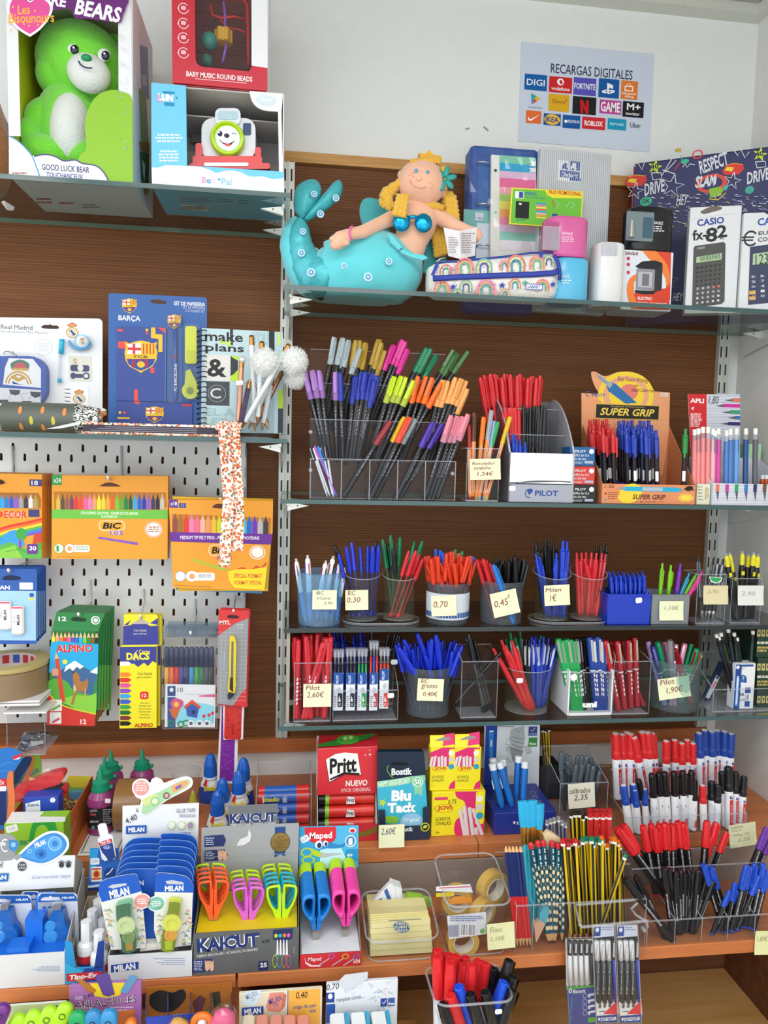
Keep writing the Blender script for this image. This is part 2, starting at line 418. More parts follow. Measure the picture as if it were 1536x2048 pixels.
mk('paper',PR([at(1043,83,.010),at(1308,108,.010),at(1299,304,.010),at(1036,282,.010)],(0,.0015,0),mat('d3dded',.7,0,'',0,60,.02)),t)
d=at(1308,108,.010)-at(1043,83,.010);d.y=0;d.normalize();a=Art(at(1043,83,.010),d,V((-d.z,0,d.x)))
def logo(x0,y0,x1,y1,bg,txt='',fg='ffffff',tb=None,**k):
 if bg:a.rc(x0,y0,x1,y1,bg)
 if txt:
  tb=tb or(.1,.3,.9,.7);w,h=x1-x0,y1-y0
  a.tx(txt,x0+w*tb[0],y0+h*tb[1],x0+w*tb[2],y0+h*tb[3],fg,**k)
a.tx('RECARGAS DIGITALES',1102,134,1266,153,'2d3350',.012)
logo(1049,149,1094,181,'0f62ae','DIGI')
logo(1098,154,1144,186,'d8262c','vodafone',tb=(.1,.62,.9,.86));a.ov(1114,157,1128,171,'ffffff').ov(1119,160,1125,169,'d8262c',20)
logo(1147,156,1192,191,'5b55c0','FORTNITE',tb=(.03,.32,.97,.66),bold=.04)
logo(1197,158,1238,196,'0d5ba8');a.pg(Q(1214,166,4,1,0,22,-4,-2),'ffffff').pg(Q(1218,167,8,4,0,7,-8,-2),'ffffff').pg(Q(1203,182,10,-3,0,3,-5,2,5,0,0,3,-8,-1),'ffffff').pg(Q(1219,180,10,1,0,4,-10,3,0,-3,6,-2,-6,0),'ffffff')
logo(1242,162,1275,199,'ef7f2d');a.rc(1249,172,1266,183,'ffffff').rc(1251,174,1264,181,'ef7f2d').rg(1253,167,1262,178,.2,'ffffff',10,0,180).tx('Nintendo',1244,185,1272,190,'ffffff').tx('eShop',1249,191,1267,197,'ffffff').pg(Q(1062,186,19,12,-18,11),'34a5d8').pg(Q(1062,186,11,7,-5,5),'3cb27a').pg(Q(1073,193,8,5,-7,4,-6,-4),'f0bb3c').pg(Q(1063,209,11,-7,-6,-4),'e04a3f').tx('Google Play',1056,213,1084,218,'8c94a4',.0)
logo(1097,189,1138,223,'e8b020','Glovo','7c5a10',(.16,.3,.8,.55),bold=0);a.rg(1130,199,1134,204,.4,'7c5a10',8)
logo(1145,194,1192,229,'1d1c22');a.pg(Q(1160,200,5,0,7,16,0,-15,5,0,0,27,-6,-1,-5,-15,0,15,-5,0),'d3141c')
logo(1199,201,1242,228,'c4439b','GAME',tb=(.05,.12,.95,.88),bold=.05)
logo(1245,204,1287,235,'15151f','M+',tb=(.2,.12,.85,.55),bold=.05);a.tx('movistar',1251,225,1279,231,'ffffff')
logo(1052,222,1082,247,'ef7030');a.pg(Q(1056,233,4,6,20,-10,-18,13,-6,-1),'ffffff')
logo(1087,228,1121,251,'1b4f9c');a.ov(1088,229,1120,250,'f6c531').tx('IKEA',1091,234,1117,245,'1b4f9c',.05)
logo(1125,231,1160,257,'1259a8','DECATHLON',tb=(.3,.38,.95,.6));a.ov(1128,240,1135,246,'ffffff')
logo(1164,235,1210,259,'d92638','ROBLOX',tb=(.1,.3,.9,.74),bold=.06)
logo(1215,238,1252,260,'159fc5','PRIMARK','d8f2ff',(.12,.38,.88,.62))
a.tx('Uber',1260,246,1281,256,'20243a',0)
a.dn(t)
# writing instruments: prototypes with tip at z=0, top at z=1 length L
PROTO={}
BLK='17171a'
def pm(name,b):
 me=bpy.data.meshes.new(name);me.from_pydata([tuple(p)for p in b.v],[],b.f)
 for m in b.m:me.materials.append(m)
 me.polygons.foreach_set('material_index',b.k);me.polygons.foreach_set('use_smooth',b.sm);me.update();return(name,me)
def pl(c,r=.32):return mat(c,r)
def clip(b,x,y0,z0,z1,w,m,th=.0012):
 b.add([(-w,-y0,z0),(w,-y0,z0),(w,-y0-th,z0),(-w,-y0-th,z0),(-w,-y0,z1),(w,-y0,z1),(w,-y0-th,z1),(-w,-y0-th,z1)],[(0,1,2,3),(4,7,6,5),(0,4,5,1),(1,5,6,2),(2,6,7,3),(3,7,4,0)],m)
def slug(b,r,z0,z1,col,n=9,side=-1):
 rnd=random.Random(int(z0*1e4)+n);m=mat(col,.5,0,'print');z=z0;h=(z1-z0)/n
 for i in rj(n):
  w=r*rnd.uniform(.14,.3);yy=side*(r+.00012)*.97
  if rnd.random()<.85:b.add([(-w,yy,z),(w,yy,z),(w,yy,z+h*.7),(-w,yy,z+h*.7)],[(0,1,2,3)],m)
  z+=h
def proto(kind,*c):
 k=(kind,)+c
 if k in PROTO:return PROTO[k]
 P=[];AP=lambda n,b:P.append(pm(n,b));c0=c[0]if c else '1f3fc0'
 if kind=='brush_pen':
  L=.168;b=LA(Q(.0036,0,.0016,.004,.0002,.016,0,.098),pl(BLK),10);slug(b,.0054,.05,.105,'8f8f94',26);AP('barrel',b)
  b=M();m=pl(c0,.3);b.la(Q(.0061,.116,.0001,.006,-.0006,.038,-.002,.008),m,10).la(Q(.0063,.1165,0,.0185),pl(c[1]if len(c)>1 else c0,.3),10,cap=0).add([(-.003,-.0055,.130),(.003,-.0055,.130),(.0034,-.0065,.168),(-.0034,-.0065,.168),(-.003,-.0075,.130),(.003,-.0075,.130),(.003,-.0082,.166),(-.003,-.0082,.166)],[(4,5,1,0),(3,2,6,7),(7,6,5,4),(0,3,7,4),(1,5,6,2)],m);AP('cap',b)
 elif kind=='cristal':
  L=.150;b=LA(Q(.0015,0,.002,.001,.0007,.003,0,.006),pl(c0,.3),8);AP('end_plug',b)
  b=LA(Q(.0041,.008,0,.104),ACR,6,smooth=0,cap=0);AP('barrel',b)
  b=LA(Q(.0015,.012,0,.106),pl(c[1]if len(c)>1 else c0,.3),6);AP('ink_tube',b)
  b=M();m=pl(c0,.25);b.la(Q(.0049,.094,.0001,.006,-.0004,.036,-.002,.013,-.0016,.001),m,9);clip(b,0,.0048,.096,.140,.0016,m);AP('cap',b)
 elif kind=='stick':
  L=.149;b=LA(Q(.0036,0,.0005,.002,0,.098),pl(c[1],.3),8);AP('barrel',b)
  b=M();m=pl(c0,.3);b.la(Q(.0053,.088,.0003,.006,-.0006,.044,-.0014,.01,-.0026,.001),m,9);clip(b,0,.0052,.090,.142,.0018,m);AP('cap',b)
 elif kind=='click':
  L=.142;b=M();m=pl(c0,.25);b.la(Q(.0015,0,.003,.01,.0013,.014,-.0006,.026,0,.062,-.001,.016),m,10);AP('barrel',b)
  b=M();mm=pl(c[1]if len(c)>1 else c0,.25);b.la(Q(.0028,.127,0,.013,-.001,.002),mm,8);AP('button',b)
  b=M();m2=pl(c[2]if len(c)>2 else c0,.25);b.add([(-.0017,-.0048,.126),(.0017,-.0048,.126),(.0022,-.0085,.122),(-.0022,-.0085,.122),(-.0014,-.0052,.086),(.0014,-.0052,.086),(.0014,-.0072,.088),(-.0014,-.0072,.088)],[(0,1,2,3),(3,2,6,7),(7,6,5,4),(0,3,7,4),(1,5,6,2),(4,5,1,0)],m2);AP('clip',b)
 elif kind=='supergrip':
  L=.144;b=M();m=pl(c0,.3);b.la(Q(.0012,0,.0023,.008,.0023,.004,.0003,.018,-.0009,.004),m,10);AP('grip',b)
  b=LA(Q(.0049,.034,0,.07),glass('smoke_barrel','8d8c99',.12,.1,'55556a'),9,cap=0).la(Q(.0022,.034,0,.07),pl('22243a',.3),6).add([(-.003,-.0051,.042),(.003,-.0051,.042),(.003,-.0051,.062),(-.003,-.0051,.062)],[(0,1,2,3)],pl('e9eaea',.5));AP('barrel',b)
  b=LA(Q(.0053,.096,.0001,.029,-.0012,.007,-.0012,.001,0,.01,-.0012,.001),m,10);AP('top',b)
  b=M().add([(-.0022,-.0052,.128),(.0022,-.0052,.128),(.0026,-.0092,.125),(-.0026,-.0092,.125),(-.0018,-.0056,.086),(.0018,-.0056,.086),(.0018,-.0082,.088),(-.0018,-.0082,.088)],[(0,1,2,3),(3,2,6,7),(7,6,5,4),(0,3,7,4),(1,5,6,2)],m);AP('clip',b)
 elif kind=='fineliner':
  L=.167;b=M();m=[pl('e8792a'),pl('f2eee4'),pl('e8792a')];b.la(Q(.0024,0,.0014,.004,.0003,.008,0,.103),pl('e8862f'),6,smooth=0)
  for s in(-1,1):
   b.add([(s*.0019-.0004,-.0037,.013),(s*.0019+.0004,-.0037,.013),(s*.0019+.0004,-.0037,.114),(s*.0019-.0004,-.0037,.114)],[(0,1,2,3)],pl('f5f1e6'))
  b.la(Q(.0032,-.001,.001,.005,0,.002),pl(c0),6);AP('barrel',b)
  b=M();m=pl(c0);b.la(Q(.0049,.112,0,.048,-.0009,.007),m,8);clip(b,0,.0047,.122,.164,.0013,m);AP('cap',b)
 elif kind=='rollerball':
  L=.140;b=LA(Q(.0044,0,.0011,.002,.0002,.018,0,.064),pl(c0,.2),10);slug(b,.0057,.03,.075,'e8e0e0',5);b.la(Q(.00585,.076,0,.003),pl('d5d6d8',.2),10);AP('barrel',b)
  b=LA(Q(.0061,.082,.0001,.052,-.001,.006),pl(c[2]if len(c)>2 else c0,.2),10);AP('cap',b)
  b=M();clip(b,0,.0061,.096,.136,.0022,mat(c[1]if len(c)>1 else 'c9c6c2',.2,.8));AP('clip',b)
 elif kind=='frixion':
  L=.160;b=LA(Q(.0042,0,.0014,.002,.0002,.023,-.0003,.07),pl(c0,.15),10)
  for q in rj(7):z=.03+q*.008;w=.0028*(1 if q%2 else .6);b.add([(-w,-.0056,z),(w*.7,-.0058,z+.001),(w,-.0058,z+.005),(-w*.5,-.0058,z+.007)],[(0,1,2,3)],pl('e6dcdf',.3))
  AP('barrel',b)
  b=M();m=pl(c0,.15);b.la(Q(.0063,.092,-.0002,.038,-.0009,.027,-.0022,.003),m,10);clip(b,0,.0060,.1,.150,.0024,m,.002);AP('cap',b)
 elif kind=='marker':
  L=.140;b=M();w=pl('e9ebef',.3);b.la(Q(.007,0,.0012,.003,.0002,.081,-.001,.006),w,12).add([(-.0020,-.0086,.012),(.0046,-.0078,.012),(.0046,-.0078,.068),(-.0020,-.0086,.068)],[(0,1,2,3)],pl('d5222c')).add([(-.0020,-.0087,.070),(.0014,-.0086,.070),(.0014,-.0086,.077),(-.0020,-.0087,.077)],[(0,1,2,3)],pl('2448b0')).add([(.0014,-.0087,.070),(.0046,-.0079,.070),(.0046,-.0079,.077)],[(0,1,2)],pl('d5222c'))
  vs,fs=Gy('edding',.02);b.add([(.0030-.0028*v,-.0087+.0003*(1-v),.058-.042*u)for u,v in vs],fs,pl('f3f3f3'));AP('barrel',b)
  b=M();m=pl(c0,.35);b.la(Q(.0086,.086,.0001,.012,-.0008,.006,-.0005,.032,-.0008,.003),m,12)
  for q in rj(6):
   an=q*pi/3;b.box(-.0006,.0006,-.0084,-.0074,.103,.137,m,MR(an,4,'Z'))
  b.la(Q(.0058,.1385,0,.001),pl('e7e7e7' if c0!=BLK else '333336',.5),10);AP('cap',b)
 elif kind=='whiteboard':
  L=.140;b=LA(Q(.007,0,.001,.003,0,.087),pl('e9ebef',.3),12).la(Q(.0081,.084,0,.008),pl(c0),12,cap=0).add([(-.0022,-.0082,.010),(.0040,-.0074,.010),(.0040,-.0074,.030),(-.0022,-.0082,.030)],[(0,1,2,3)],pl('d5222c')).box(-.0005,.0005,-.0083,-.0079,.058,.063,pl(BLK));AP('barrel',b)
  b=LA(Q(.0074,.09,0,.044,-.0014,.006),pl(c0,.35),12).box(-.0018,.0018,-.0098,-.007,.095,.139,pl(c0,.35));AP('cap',b)
 elif kind=='permanent':
  L=.140;b=LA(Q(.0038,0,.0012,.002,.0003,.013,0,.079),pl(BLK),10);slug(b,.0053,.035,.088,'b0b0b4',22);b.la(Q(.0056,-.0005,0,.0035),pl(c0),10);AP('barrel',b)
  b=M();m=pl(c0,.35);b.la(Q(.006,.09,.0001,.006,-.0009,.04,-.001,.004),m,10);clip(b,0,.0056,.098,.139,.0022,m,.0016);AP('cap',b)
 elif kind=='pencil':
  L=.176;b=M();r=.0037;vs=[];
  for i in rj(6):
   ms=pl(c[1]if i%2 else c0,.3);a0,a1=R(60*i),R(60*i+60)
   b.add([(r*cos(a0),r*sin(a0),.018),(r*cos(a1),r*sin(a1),.018),(r*cos(a1),r*sin(a1),.168),(r*cos(a0),r*sin(a0),.168)],[(0,1,2,3)],ms)
  AP('shaft',b);b=LA(Q(.0008,.004,.0028,.015),pl('d9ab73',.6),6,cap=0).la(Q(.0001,0,.0008,.005),pl('2a2a2c'),6,cap=0);AP('point',b)
  b=LA(Q(.0038,.1655,0,.004),pl('f1efe8'),6,smooth=0).la(Q(.0038,.1695,-.0001,.006,-.0017,.0005),pl(c[2],.3),6,smooth=0);AP('end_cap',b)
 elif kind=='bicolor':
  L=.175;b=LA(Q(.0037,.018,0,.07),pl('c42a2b',.3),6,smooth=0).la(Q(.0037,.088,0,.074),pl('1d2c63',.3),6,smooth=0);AP('shaft',b)
  b=LA(Q(.0008,.004,.0028,.014),pl('d9ab73',.6),6,cap=0).la(Q(.0001,0,.0008,.005),pl('b02024'),6,cap=0).la(Q(.0036,.162,-.0026,.009),pl('d9ab73',.6),6).la(Q(.001,.171,-.0009,.004),pl('1d2c63'),6);AP('point',b)
 elif kind=='grip_pencil':
  L=.176;b=LA(Q(.0043,.02,0,.148),pl('1c5163',.3),8);AP('shaft',b);b=M();m=pl('d9c59a',.6)
  for q in rj(8):
   for an,o in Q(0,0,60,.5,-120,0):
    z=.03+(q+o)*.0135;T=MR(R(an),4,'Z');b.add([(.0021*cos(R(t)),-.0044,z+.0040*sin(R(t)))for t in rj(0,360,45)],[list(rj(8))],m,0,T)
  AP('grip_dots',b);b=LA(Q(.001,.005,.0032,.016),pl('d9ab73',.6),8,cap=0).la(Q(.0001,0,.001,.006),pl('2a2a2c'),6,cap=0);AP('point',b)
  b=LA(Q(.0044,.167,0,.006,-.0024,.003),pl('c4262d'),8);AP('end_cap',b);b=M();slug(b,.0044,.135,.165,'d7dde0',8);AP('lettering',b)
 elif kind=='fourcolor':
  L=.145;b=LA(Q(.0015,0,.0035,.014,.0006,.006,0,.046),pl('2e8fd0',.3),10);AP('lower_barrel',b)
  b=M();w=pl('eef0f0',.3);b.la(Q(.0058,.066,.0004,.044,-.001,.025,-.0027,.004),w,10).tu([(.0022*cos(t),0,.142+.0022*sin(t))for t in[k*pi/4 for k in rj(8)]],.0009,w,5,1);AP('upper_barrel',b)
  for q,cc in en((c0,'17171a','14803c','1f3fc0')):
   b=BX(-.0011,.0011,-.0066,-.0048,.104,.128,pl(cc),MR(R(q*90-20),4,'Z'));AP('colour_slider',b)
 elif kind=='mechanical':
  L=.148;b=LA(Q(.0008,0,.0004,.004,.0032,.012,.0006,.008,0,.102),pl(c0,.3),9);AP('barrel',b)
  b=LA(Q(.0046,.126,-.0008,.01),ACE,8).la(Q(.004,.136,0,.012),pl('f0efec',.4),9);AP('eraser_cap',b)
  b=M();clip(b,0,.0052,.100,.132,.0017,FROST);AP('clip',b)
 elif kind=='brush':
  L=.22;b=LA(Q(.0012,0,.0018,.02,.0014,.08,-.0008,.05),pl('45c1d8',.25),9);AP('handle',b)
  b=LA(Q(.0037,.148,.0003,.012,.0006,.018),mat('cfa04e',.25,.9),9,sx=1.25,sy=.8);AP('ferrule',b)
  b=LA(Q(.0046,.177,.0016,.018,.0004,.024,-.0006,.001),pl('20a4d4',.6),9,sx=1.15,sy=.5);AP('bristles',b)
 elif kind=='polymer':
  L=.145;b=LA(Q(.0008,0,.0028,.018,.0002,.112),glass('smoke_barrel','8d8c99',.12,.1,'55556a'),7);AP('barrel',b)
  b=LA(Q(.0027,.085,0,.035),pl(c0,.3),7);AP('colour_sleeve',b);b=LA(Q(.003,.13,0,.008),pl('222225'),7).la(Q(.0036,.138,0,.007),pl('f0efec'),8);AP('eraser_cap',b)
 elif kind=='highlighter_pen':
  L=.135;b=LA(Q(.005,0,.0006,.003,.0004,.093,-.0012,.012),pl(BLK,.3),10);AP('barrel',b)
  b=LA(Q(.0046,.106,0,.018,-.0016,.006),pl('e0d72c',.3),9).box(-.003,.003,-.0066,-.0050,.088,.096,pl('e0d72c'));AP('cap',b);b=LA(Q(.003,.13,-.0008,.005),ACE,8);AP('tip',b)
 elif kind=='wire_pen':
  L=.142;b=LA(Q(.0012,0,.0034,.014,.0006,.006),mat('bdb9b0',.2,.9),9).la(Q(.0054,.02,-.0002,.03),pl('2a2a2c'),9).la(Q(.005,.05,-.0002,.07,-.0012,.008),mat('8f959a',.2,.6),9);AP('barrel',b)
  b=LA(Q(.0026,.127,0,.014,-.0016,.001),pl('222225'),7);AP('button',b);b=M();clip(b,0,.0052,.090,.128,.0016,pl('1d1d20'),.002);AP('clip',b)
 PROTO[k]=(P,L);return PROTO[k]
def pen(kind,cols,p0,p1,label,cat='pen',group=None,roll=None,name=None,real=1,fat=1):
 if 'encil' in kind or kind in('bicolor','mechanical','polymer'):cat='pencil'
 P,L=proto(kind,*cols);p0=V(p0);p1=V(p1);d=(p1-p0);s=1 if real else d.length/L;d.normalize()
 if real:p0=p1-d*L
 q=d.to_track_quat('Z','Y');
 if roll is None:roll=random.uniform(-40,40)
 m=q.to_matrix();f=m.inverted()@V((0,-1,0));a=math.atan2(f.x,-f.y)
 q=(m@MR(a+R(roll),3,'Z')).to_quaternion()
 NM={'brush_pen':'brush_pen','cristal':'ballpoint_pen','stick':'ballpoint_pen','click':'retractable_pen','supergrip':'retractable_pen','fineliner':'fineliner_pen','rollerball':'rollerball_pen','frixion':'erasable_pen','marker':'marker_pen','whiteboard':'marker_pen','permanent':'permanent_marker','pencil':'pencil','bicolor':'pencil','grip_pencil':'pencil','fourcolor':'multicolour_pen','mechanical':'mechanical_pencil','polymer':'mechanical_pencil','brush':'paint_brush','highlighter_pen':'highlighter_pen','wire_pen':'metal_pen'}
 t=Th(name or NM[kind],label,cat,p0,group or label);t.rotation_mode='QUATERNION';t.rotation_quaternion=q;t.scale=(s*fat,s*fat,s)
 for n,me in P:
  o=bpy.data.objects.new(n,me);C.objects.link(o);o.parent=t
 return t
def pens(kind,cols,tops,bot,label,Yt,Yb,zb,cat='pen',group=None,**k):
 for i,tp in en(tops):
  yt=Yt if not isinstance(Yt,tuple)else random.uniform(*Yt);
  if len(tp)>2 and tp[2]is not None:yt=tp[2]
  p1=at(tp[0],tp[1],yt)
  bx=tp[3]if len(tp)>3 else bot[0]+(bot[1]-bot[0])*((i+.5)/len(tops)if len(tops)>1 else .5)
  yb=Yb if not isinstance(Yb,tuple)else random.uniform(*Yb)
  p0=V((Xa(bx,yb,zb),yb,zb));pen(kind,cols,p0,p1,label,cat,group,real=0,**k)
# containers
def cup(name,label,x0,x1,py_top,zb,Yc,m=ACR,em=ACE,slant=0,taper=.93,ntop=32,cat='pen pot',inner=1):
 xa=Xa(x0,Yc,zb+.09);xb=Xa(x1,Yc,zb+.09);r=(xb-xa)/2;xc=(xa+xb)/2;zt=Za(py_top,xc,Yc-r)
 t=Th(name,label,cat,(xc,Yc,zb));b=M();n=ntop;vs=[]
 def rimz(a):return zt+slant*(1+sin(a))/2
 ring=[(r*taper,0),(r*taper,.002),(r,1),(r-.0016,1),(r*taper-.0016,.003)]
 for rr,h in ring:
  for i in rj(n):
   a=2*pi*i/n;z=zb+.0006+(h if h<.5 else(rimz(a)-zb));vs.append((xc+rr*cos(a),Yc+rr*sin(a),z))
 fs=[]
 for k in rj(4):
  if k==2:continue
  for i in rj(n):j=(i+1)%n;fs.append((k*n+i,k*n+j,(k+1)*n+j,(k+1)*n+i))
 b.add(vs,fs,m,1);mk('wall',b,t)
 mk('rim',M().add(vs[2*n:4*n],[(i,(i+1)%n,n+(i+1)%n,n+i)for i in rj(n)],em).tu([(xc+r*cos(2*pi*i/n),Yc+r*sin(2*pi*i/n),zb+.0006+rimz(2*pi*i/n)-zb)for i in rj(n)],.0011,em,5,1),t)
 mk('base',LA([(r*taper-.002,0),(r*taper-.002,.002)],em,n,MT((xc,Yc,zb+.0008))),t)
 t['r']=r;return t,xc,r,zt
def tray5(name,label,x0,x1,py_top,zb,Y0,Y1,m=ACR,em=ACE,back=None,th=.002,cat='pen tray',px=1,lip=0):
 if px:xa=Xa(x0,Y0,zb+.04);xb=Xa(x1,Y0,zb+.04);zt=Za(py_top,(xa+xb)/2,Y0)
 else:xa,xb,zt=x0,x1,py_top
 t=Th(name,label,cat,((xa+xb)/2,Y0,zb));e=.0006;zk=zt+(back or 0)
 b=BX(xa,xb,Y0,Y0+th,zb+e,zt,m).box(xa,xb,Y1-th,Y1,zb+e,zk,m)
 for xx in(xa,xb-th):
  b.pr([(xx,Y0+th,zb+e),(xx,Y1-th,zb+e),(xx,Y1-th,zk),(xx,Y0+th,zt)],(th,0,0),m)
 mk('wall',b,t);mk('base',BX(xa+th,xb-th,Y0+th,Y1-th,zb+e,zb+e+th,em),t)
 b=M();q=.0007
 b.box(xa,xb,Y0-q,Y0+th,zt-.001,zt+q,em).box(xa,xb,Y1-th,Y1+q,zk-.001,zk+q,em)
 for xx in(xa-q,xb-q):b.tu([(xx+q,Y0,zt),(xx+q,Y1,zk)],.0011,em,4);b.tu([(xx+q,Y0,zb+.001),(xx+q,Y0,zt)],.0009,em,4)
 b.box(xa,xb,Y0-q,Y0+q,zb+e,zb+.003,em)
 mk('rim',b,t);return t,xa,xb,zt
def Cn(name,label,x0,x1,py_top,Y0,zb,depth,col,cat='box',top=None,side=None,group=None,py_bot=None):
 xa=Xa(x0,Y0,zb);xb=Xa(x1,Y0,zb);zt=Za(py_top,(xa+xb)/2,Y0)if py_top is not None else top
 t=Th(name,label,cat,((xa+xb)/2,Y0,zb),group);b=M()
 cm=card(col)if isinstance(col,str)else col
 b.cbox(xa,xb,Y0,Y0+depth,zb+.0006,zt,.0008,cm);mk('carton',b,t)
 return t,Art((xa,Y0,zb)),(xa,xb,zt)
# top shelves: boxed toys
WHT=mat('e9ebee',.45,0,'',0,60,.02)
def cv(pts,n=4):
 o=[]
 for i in rj(len(pts)-1):
  p0,p1,p2,p3=pts[max(i-1,0)],pts[i],pts[i+1],pts[min(i+2,len(pts)-1)]
  for k in rj(n):
   t=k/n;o.append(tuple(.5*((2*p1[j])+(-p0[j]+p2[j])*t+(2*p0[j]-5*p1[j]+4*p2[j]-p3[j])*t*t+(-p0[j]+3*p1[j]-3*p2[j]+p3[j])*t**3)for j in(0,1)))
 return o+[pts[-1]]
def plush_box():
 Y0=-.257;D=.185;z0=ZTL;xa=Xa(18,Y0,z0);xb=Xa(266,Y0,z0);zt=Za(-36,(xa+xb)/2,Y0)
 t=Th('toy_box','tall white window box holding a green plush teddy on the upper glass shelf','toy box',((xa+xb)/2,Y0,z0))
 ye=mat('c9cc1c',.6);b=M();e=.0006
 b.box(xa,xa+.002,Y0+.002,Y0+D,z0+e,zt,WHT).box(xb-.002,xb,Y0+.002,Y0+D,z0+e,zt,WHT).box(xa+.002,xb-.002,Y0+D-.002,Y0+D,z0+e,zt,WHT).box(xa+.002,xb-.002,Y0+.002,Y0+D-.002,z0+e,z0+.003,WHT).box(xa+.002,xb-.002,Y0+.002,Y0+D-.002,zt-.002,zt,WHT);mk('carton',b,t)
 b=BX(xa+.0025,xa+.004,Y0+.01,Y0+D-.004,z0+.004,zt-.003,ye).box(xa+.0025,xb-.0025,Y0+D-.006,Y0+D-.004,z0+.004,zt-.003,ye).box(xb-.004,xb-.0025,Y0+.01,Y0+D-.006,z0+.004,zt-.003,ye);mk('yellow_lining',b,t)['label']='yellow inner lining'
 f=WHT;pY=Y0
 sb('front_strip',Q(11,-36,25,0,0,96,5,212,-23,0),pY,.002,f,t)
 sb('front_strip',Q(236,-36,25,0,6,414,-29,0),pY,.002,f,t)
 sb('front_strip',Q(36,-36,200,0,0,44,-200,0),pY,.002,f,t)
 sb('cloud_panel',[(18,272)]+cv(Q(18,272,12,6,15,12,13,12,10,10,22,-4,20,4,18,9,22,-2,15,7,25,4,18,15,10,20))+Q(220,377,-202,-16),pY-.004,.004,f,t)
 a=Fr(pY-.004)
 a.ln(cv(Q(17,272,13,6,15,12,13,14,8,12,6,16,6,16,1,15)),2.2,'3f9ad0').ln(cv(Q(68,313,22,-4,20,4,18,9,22,-2,15,7,25,4,15,11,10,16,5,14)),2.6,'4f4a86').tx('GOOD LUCK BEAR',84,331,179,343,'3f3f78',.015).tx('TOUCHANCEUX',93,346.5,166,357,'4b59a0',.02).ls(25,345,62,357,2,'c9686a')
 g=sb('picture_card',cv(Q(160,372,-2,-27,-2,-20,4,-15,12,-12,-1,-28,-1,-25,8,-30,18,-25,26,-10,26,4,15,12,2,44,1,136))+[(222,376)],pY-.003,.003,mat('8cc02a',.5),t)
 g['label']='plain green printed card'
 p=Fr(pY-.0045)
 p.pg(cv(Q(55,0,5,12,20,6,30,2,30,-2,10,18,30,2,35,5,25,2,6,-15,6,-16,-2,-22,-100,-12,-90,0)),'6b2d77').tx('CARE',66,-12,134,11,'f2f2f5',.07,.15,-3).tx('BEARS',150,6,243,38,'f4f4f8',.07,.15,-6)
 hp=cv(Q(60,74,-25,-16,-17,-22,-4,-24,10,-20,20,-4,16,14,16,-10,22,8,8,16,-8,22,-18,22,-20,14))
 p.pg(hp,'f2f2f6').pg([(60+(x-60)*.88,28+(y-28)*.88)for x,y in hp],'e6559d').tx('Les',34,10,60,29,'f1b93a',.03,.2,8).tx('Bisounours',16,26,109,46,'f1b93a',.03,.2,7)
 for x,y in Q(26,14,-4,46,26,-12,10,4,18,-2,-6,-28,14,22):p.ov(x-2,y-2,x+2,y+2,'f3c54a',0,8)
 for q in rj(26):
  x=random.uniform(240,258);y=random.uniform(60,330);a.ln([(x,y),(x+random.uniform(-7,7),y+random.uniform(-9,9)),(x+5,y+3)],.7,'cfd2dc')
  if q<12:x=random.uniform(16,33);a.ln([(x,y*.7+80),(x+random.uniform(-5,5),y*.7+86)],.7,'d6d8e0')
 a.dn(t);p.dn(t)
 s=Art((xb+.0003,Y0,z0),(0,1,0),(0,0,1));s.tm=.001
 for col,pts in(('6f88a8',Q(280,90,15,5,3,105,-14,-10)),('b9bcc6',Q(283,150,9,0,1,20,-8,2)),('7f9a4a',Q(278,175,14,15,5,100,-15,-5)),('8a6a3a',Q(278,283,20,2,1,20,-19,-5)),('2f6a3a',Q(279,302,19,4,-1,79,-7,7,-8,-32)),('dde0e4',Q(284,318,6,12,-1,32,-4,-17))):s.pg(pts,col)
 s.dn(t)
 u=Art((xa,Y0+.02,z0+.0007),(1,0,0),(0,1,0));u.N=V((0,0,-1))
 u.ls(73,396,110,410,2,'b03a3a').ls(118,404,160,412,1,'c05050').ls(165,408,205,418,2,'888');u.dn(t)
 Yc=Y0+.095;c=at(140,330,Yc);T=Th('plush_teddy','green plush teddy with white muzzle inside the window box','plush toy',(c.x,Yc,z0+.004))
 gm=mat('7be03c',.9,0,'fur',1.0,260,.16);cr=mat('e4e8e6',.9,0,'fur',.8,300,.05);sc=1480/(1.6+Yc)
 def bl(b,x,y,dy,rx,ry,rz,m,rot=0):b.ball(at(x,y,Yc+dy),1,m,24,16,(rx/sc,ry/sc,rz/sc),MR(R(rot),3,'Y'))
 b=M();bl(b,163,128,0,80,62,72,gm,12);bl(b,112,152,-.005,34,40,36,gm);bl(b,205,165,-.005,36,40,36,gm);bl(b,104,74,.015,20,12,24,gm,-20);bl(b,228,92,.015,20,12,22,gm,20)
 bl(b,142,255,.005,62,60,80,gm);bl(b,78,245,-.01,30,34,52,gm,35);bl(b,52,272,-.03,26,28,30,gm,20);bl(b,205,240,0,28,28,50,gm,-30);bl(b,88,305,-.03,52,34,30,gm,14);bl(b,190,315,-.03,50,34,30,gm,-10)
 for i,v in en(b.v):
  if v.z<z0+.0045:b.v[i]=V((v.x,v.y,z0+.0045))
  if v.x<xa+.006:b.v[i]=V((xa+.006,v.y,b.v[i].z))
  v=b.v[i]
  if v.x>xb-.006:b.v[i]=V((xb-.006,v.y,v.z))
  v=b.v[i]
  if v.y>Y0+D-.008:b.v[i]=V((v.x,Y0+D-.008,v.z))
 mk('body',b,T)
 b=M();bl(b,178,147,-.052,38,26,32,cr,18);mk('muzzle',b,T)['label']='white muzzle'
 b=M();bl(b,142,258,-.030,37,36,62,cr);mk('belly_patch',b,T)['label']='pale oval belly patch'
 b=M();bl(b,173,116,-.076,9,6,6,mat('159455',.5));mk('nose',b,T)
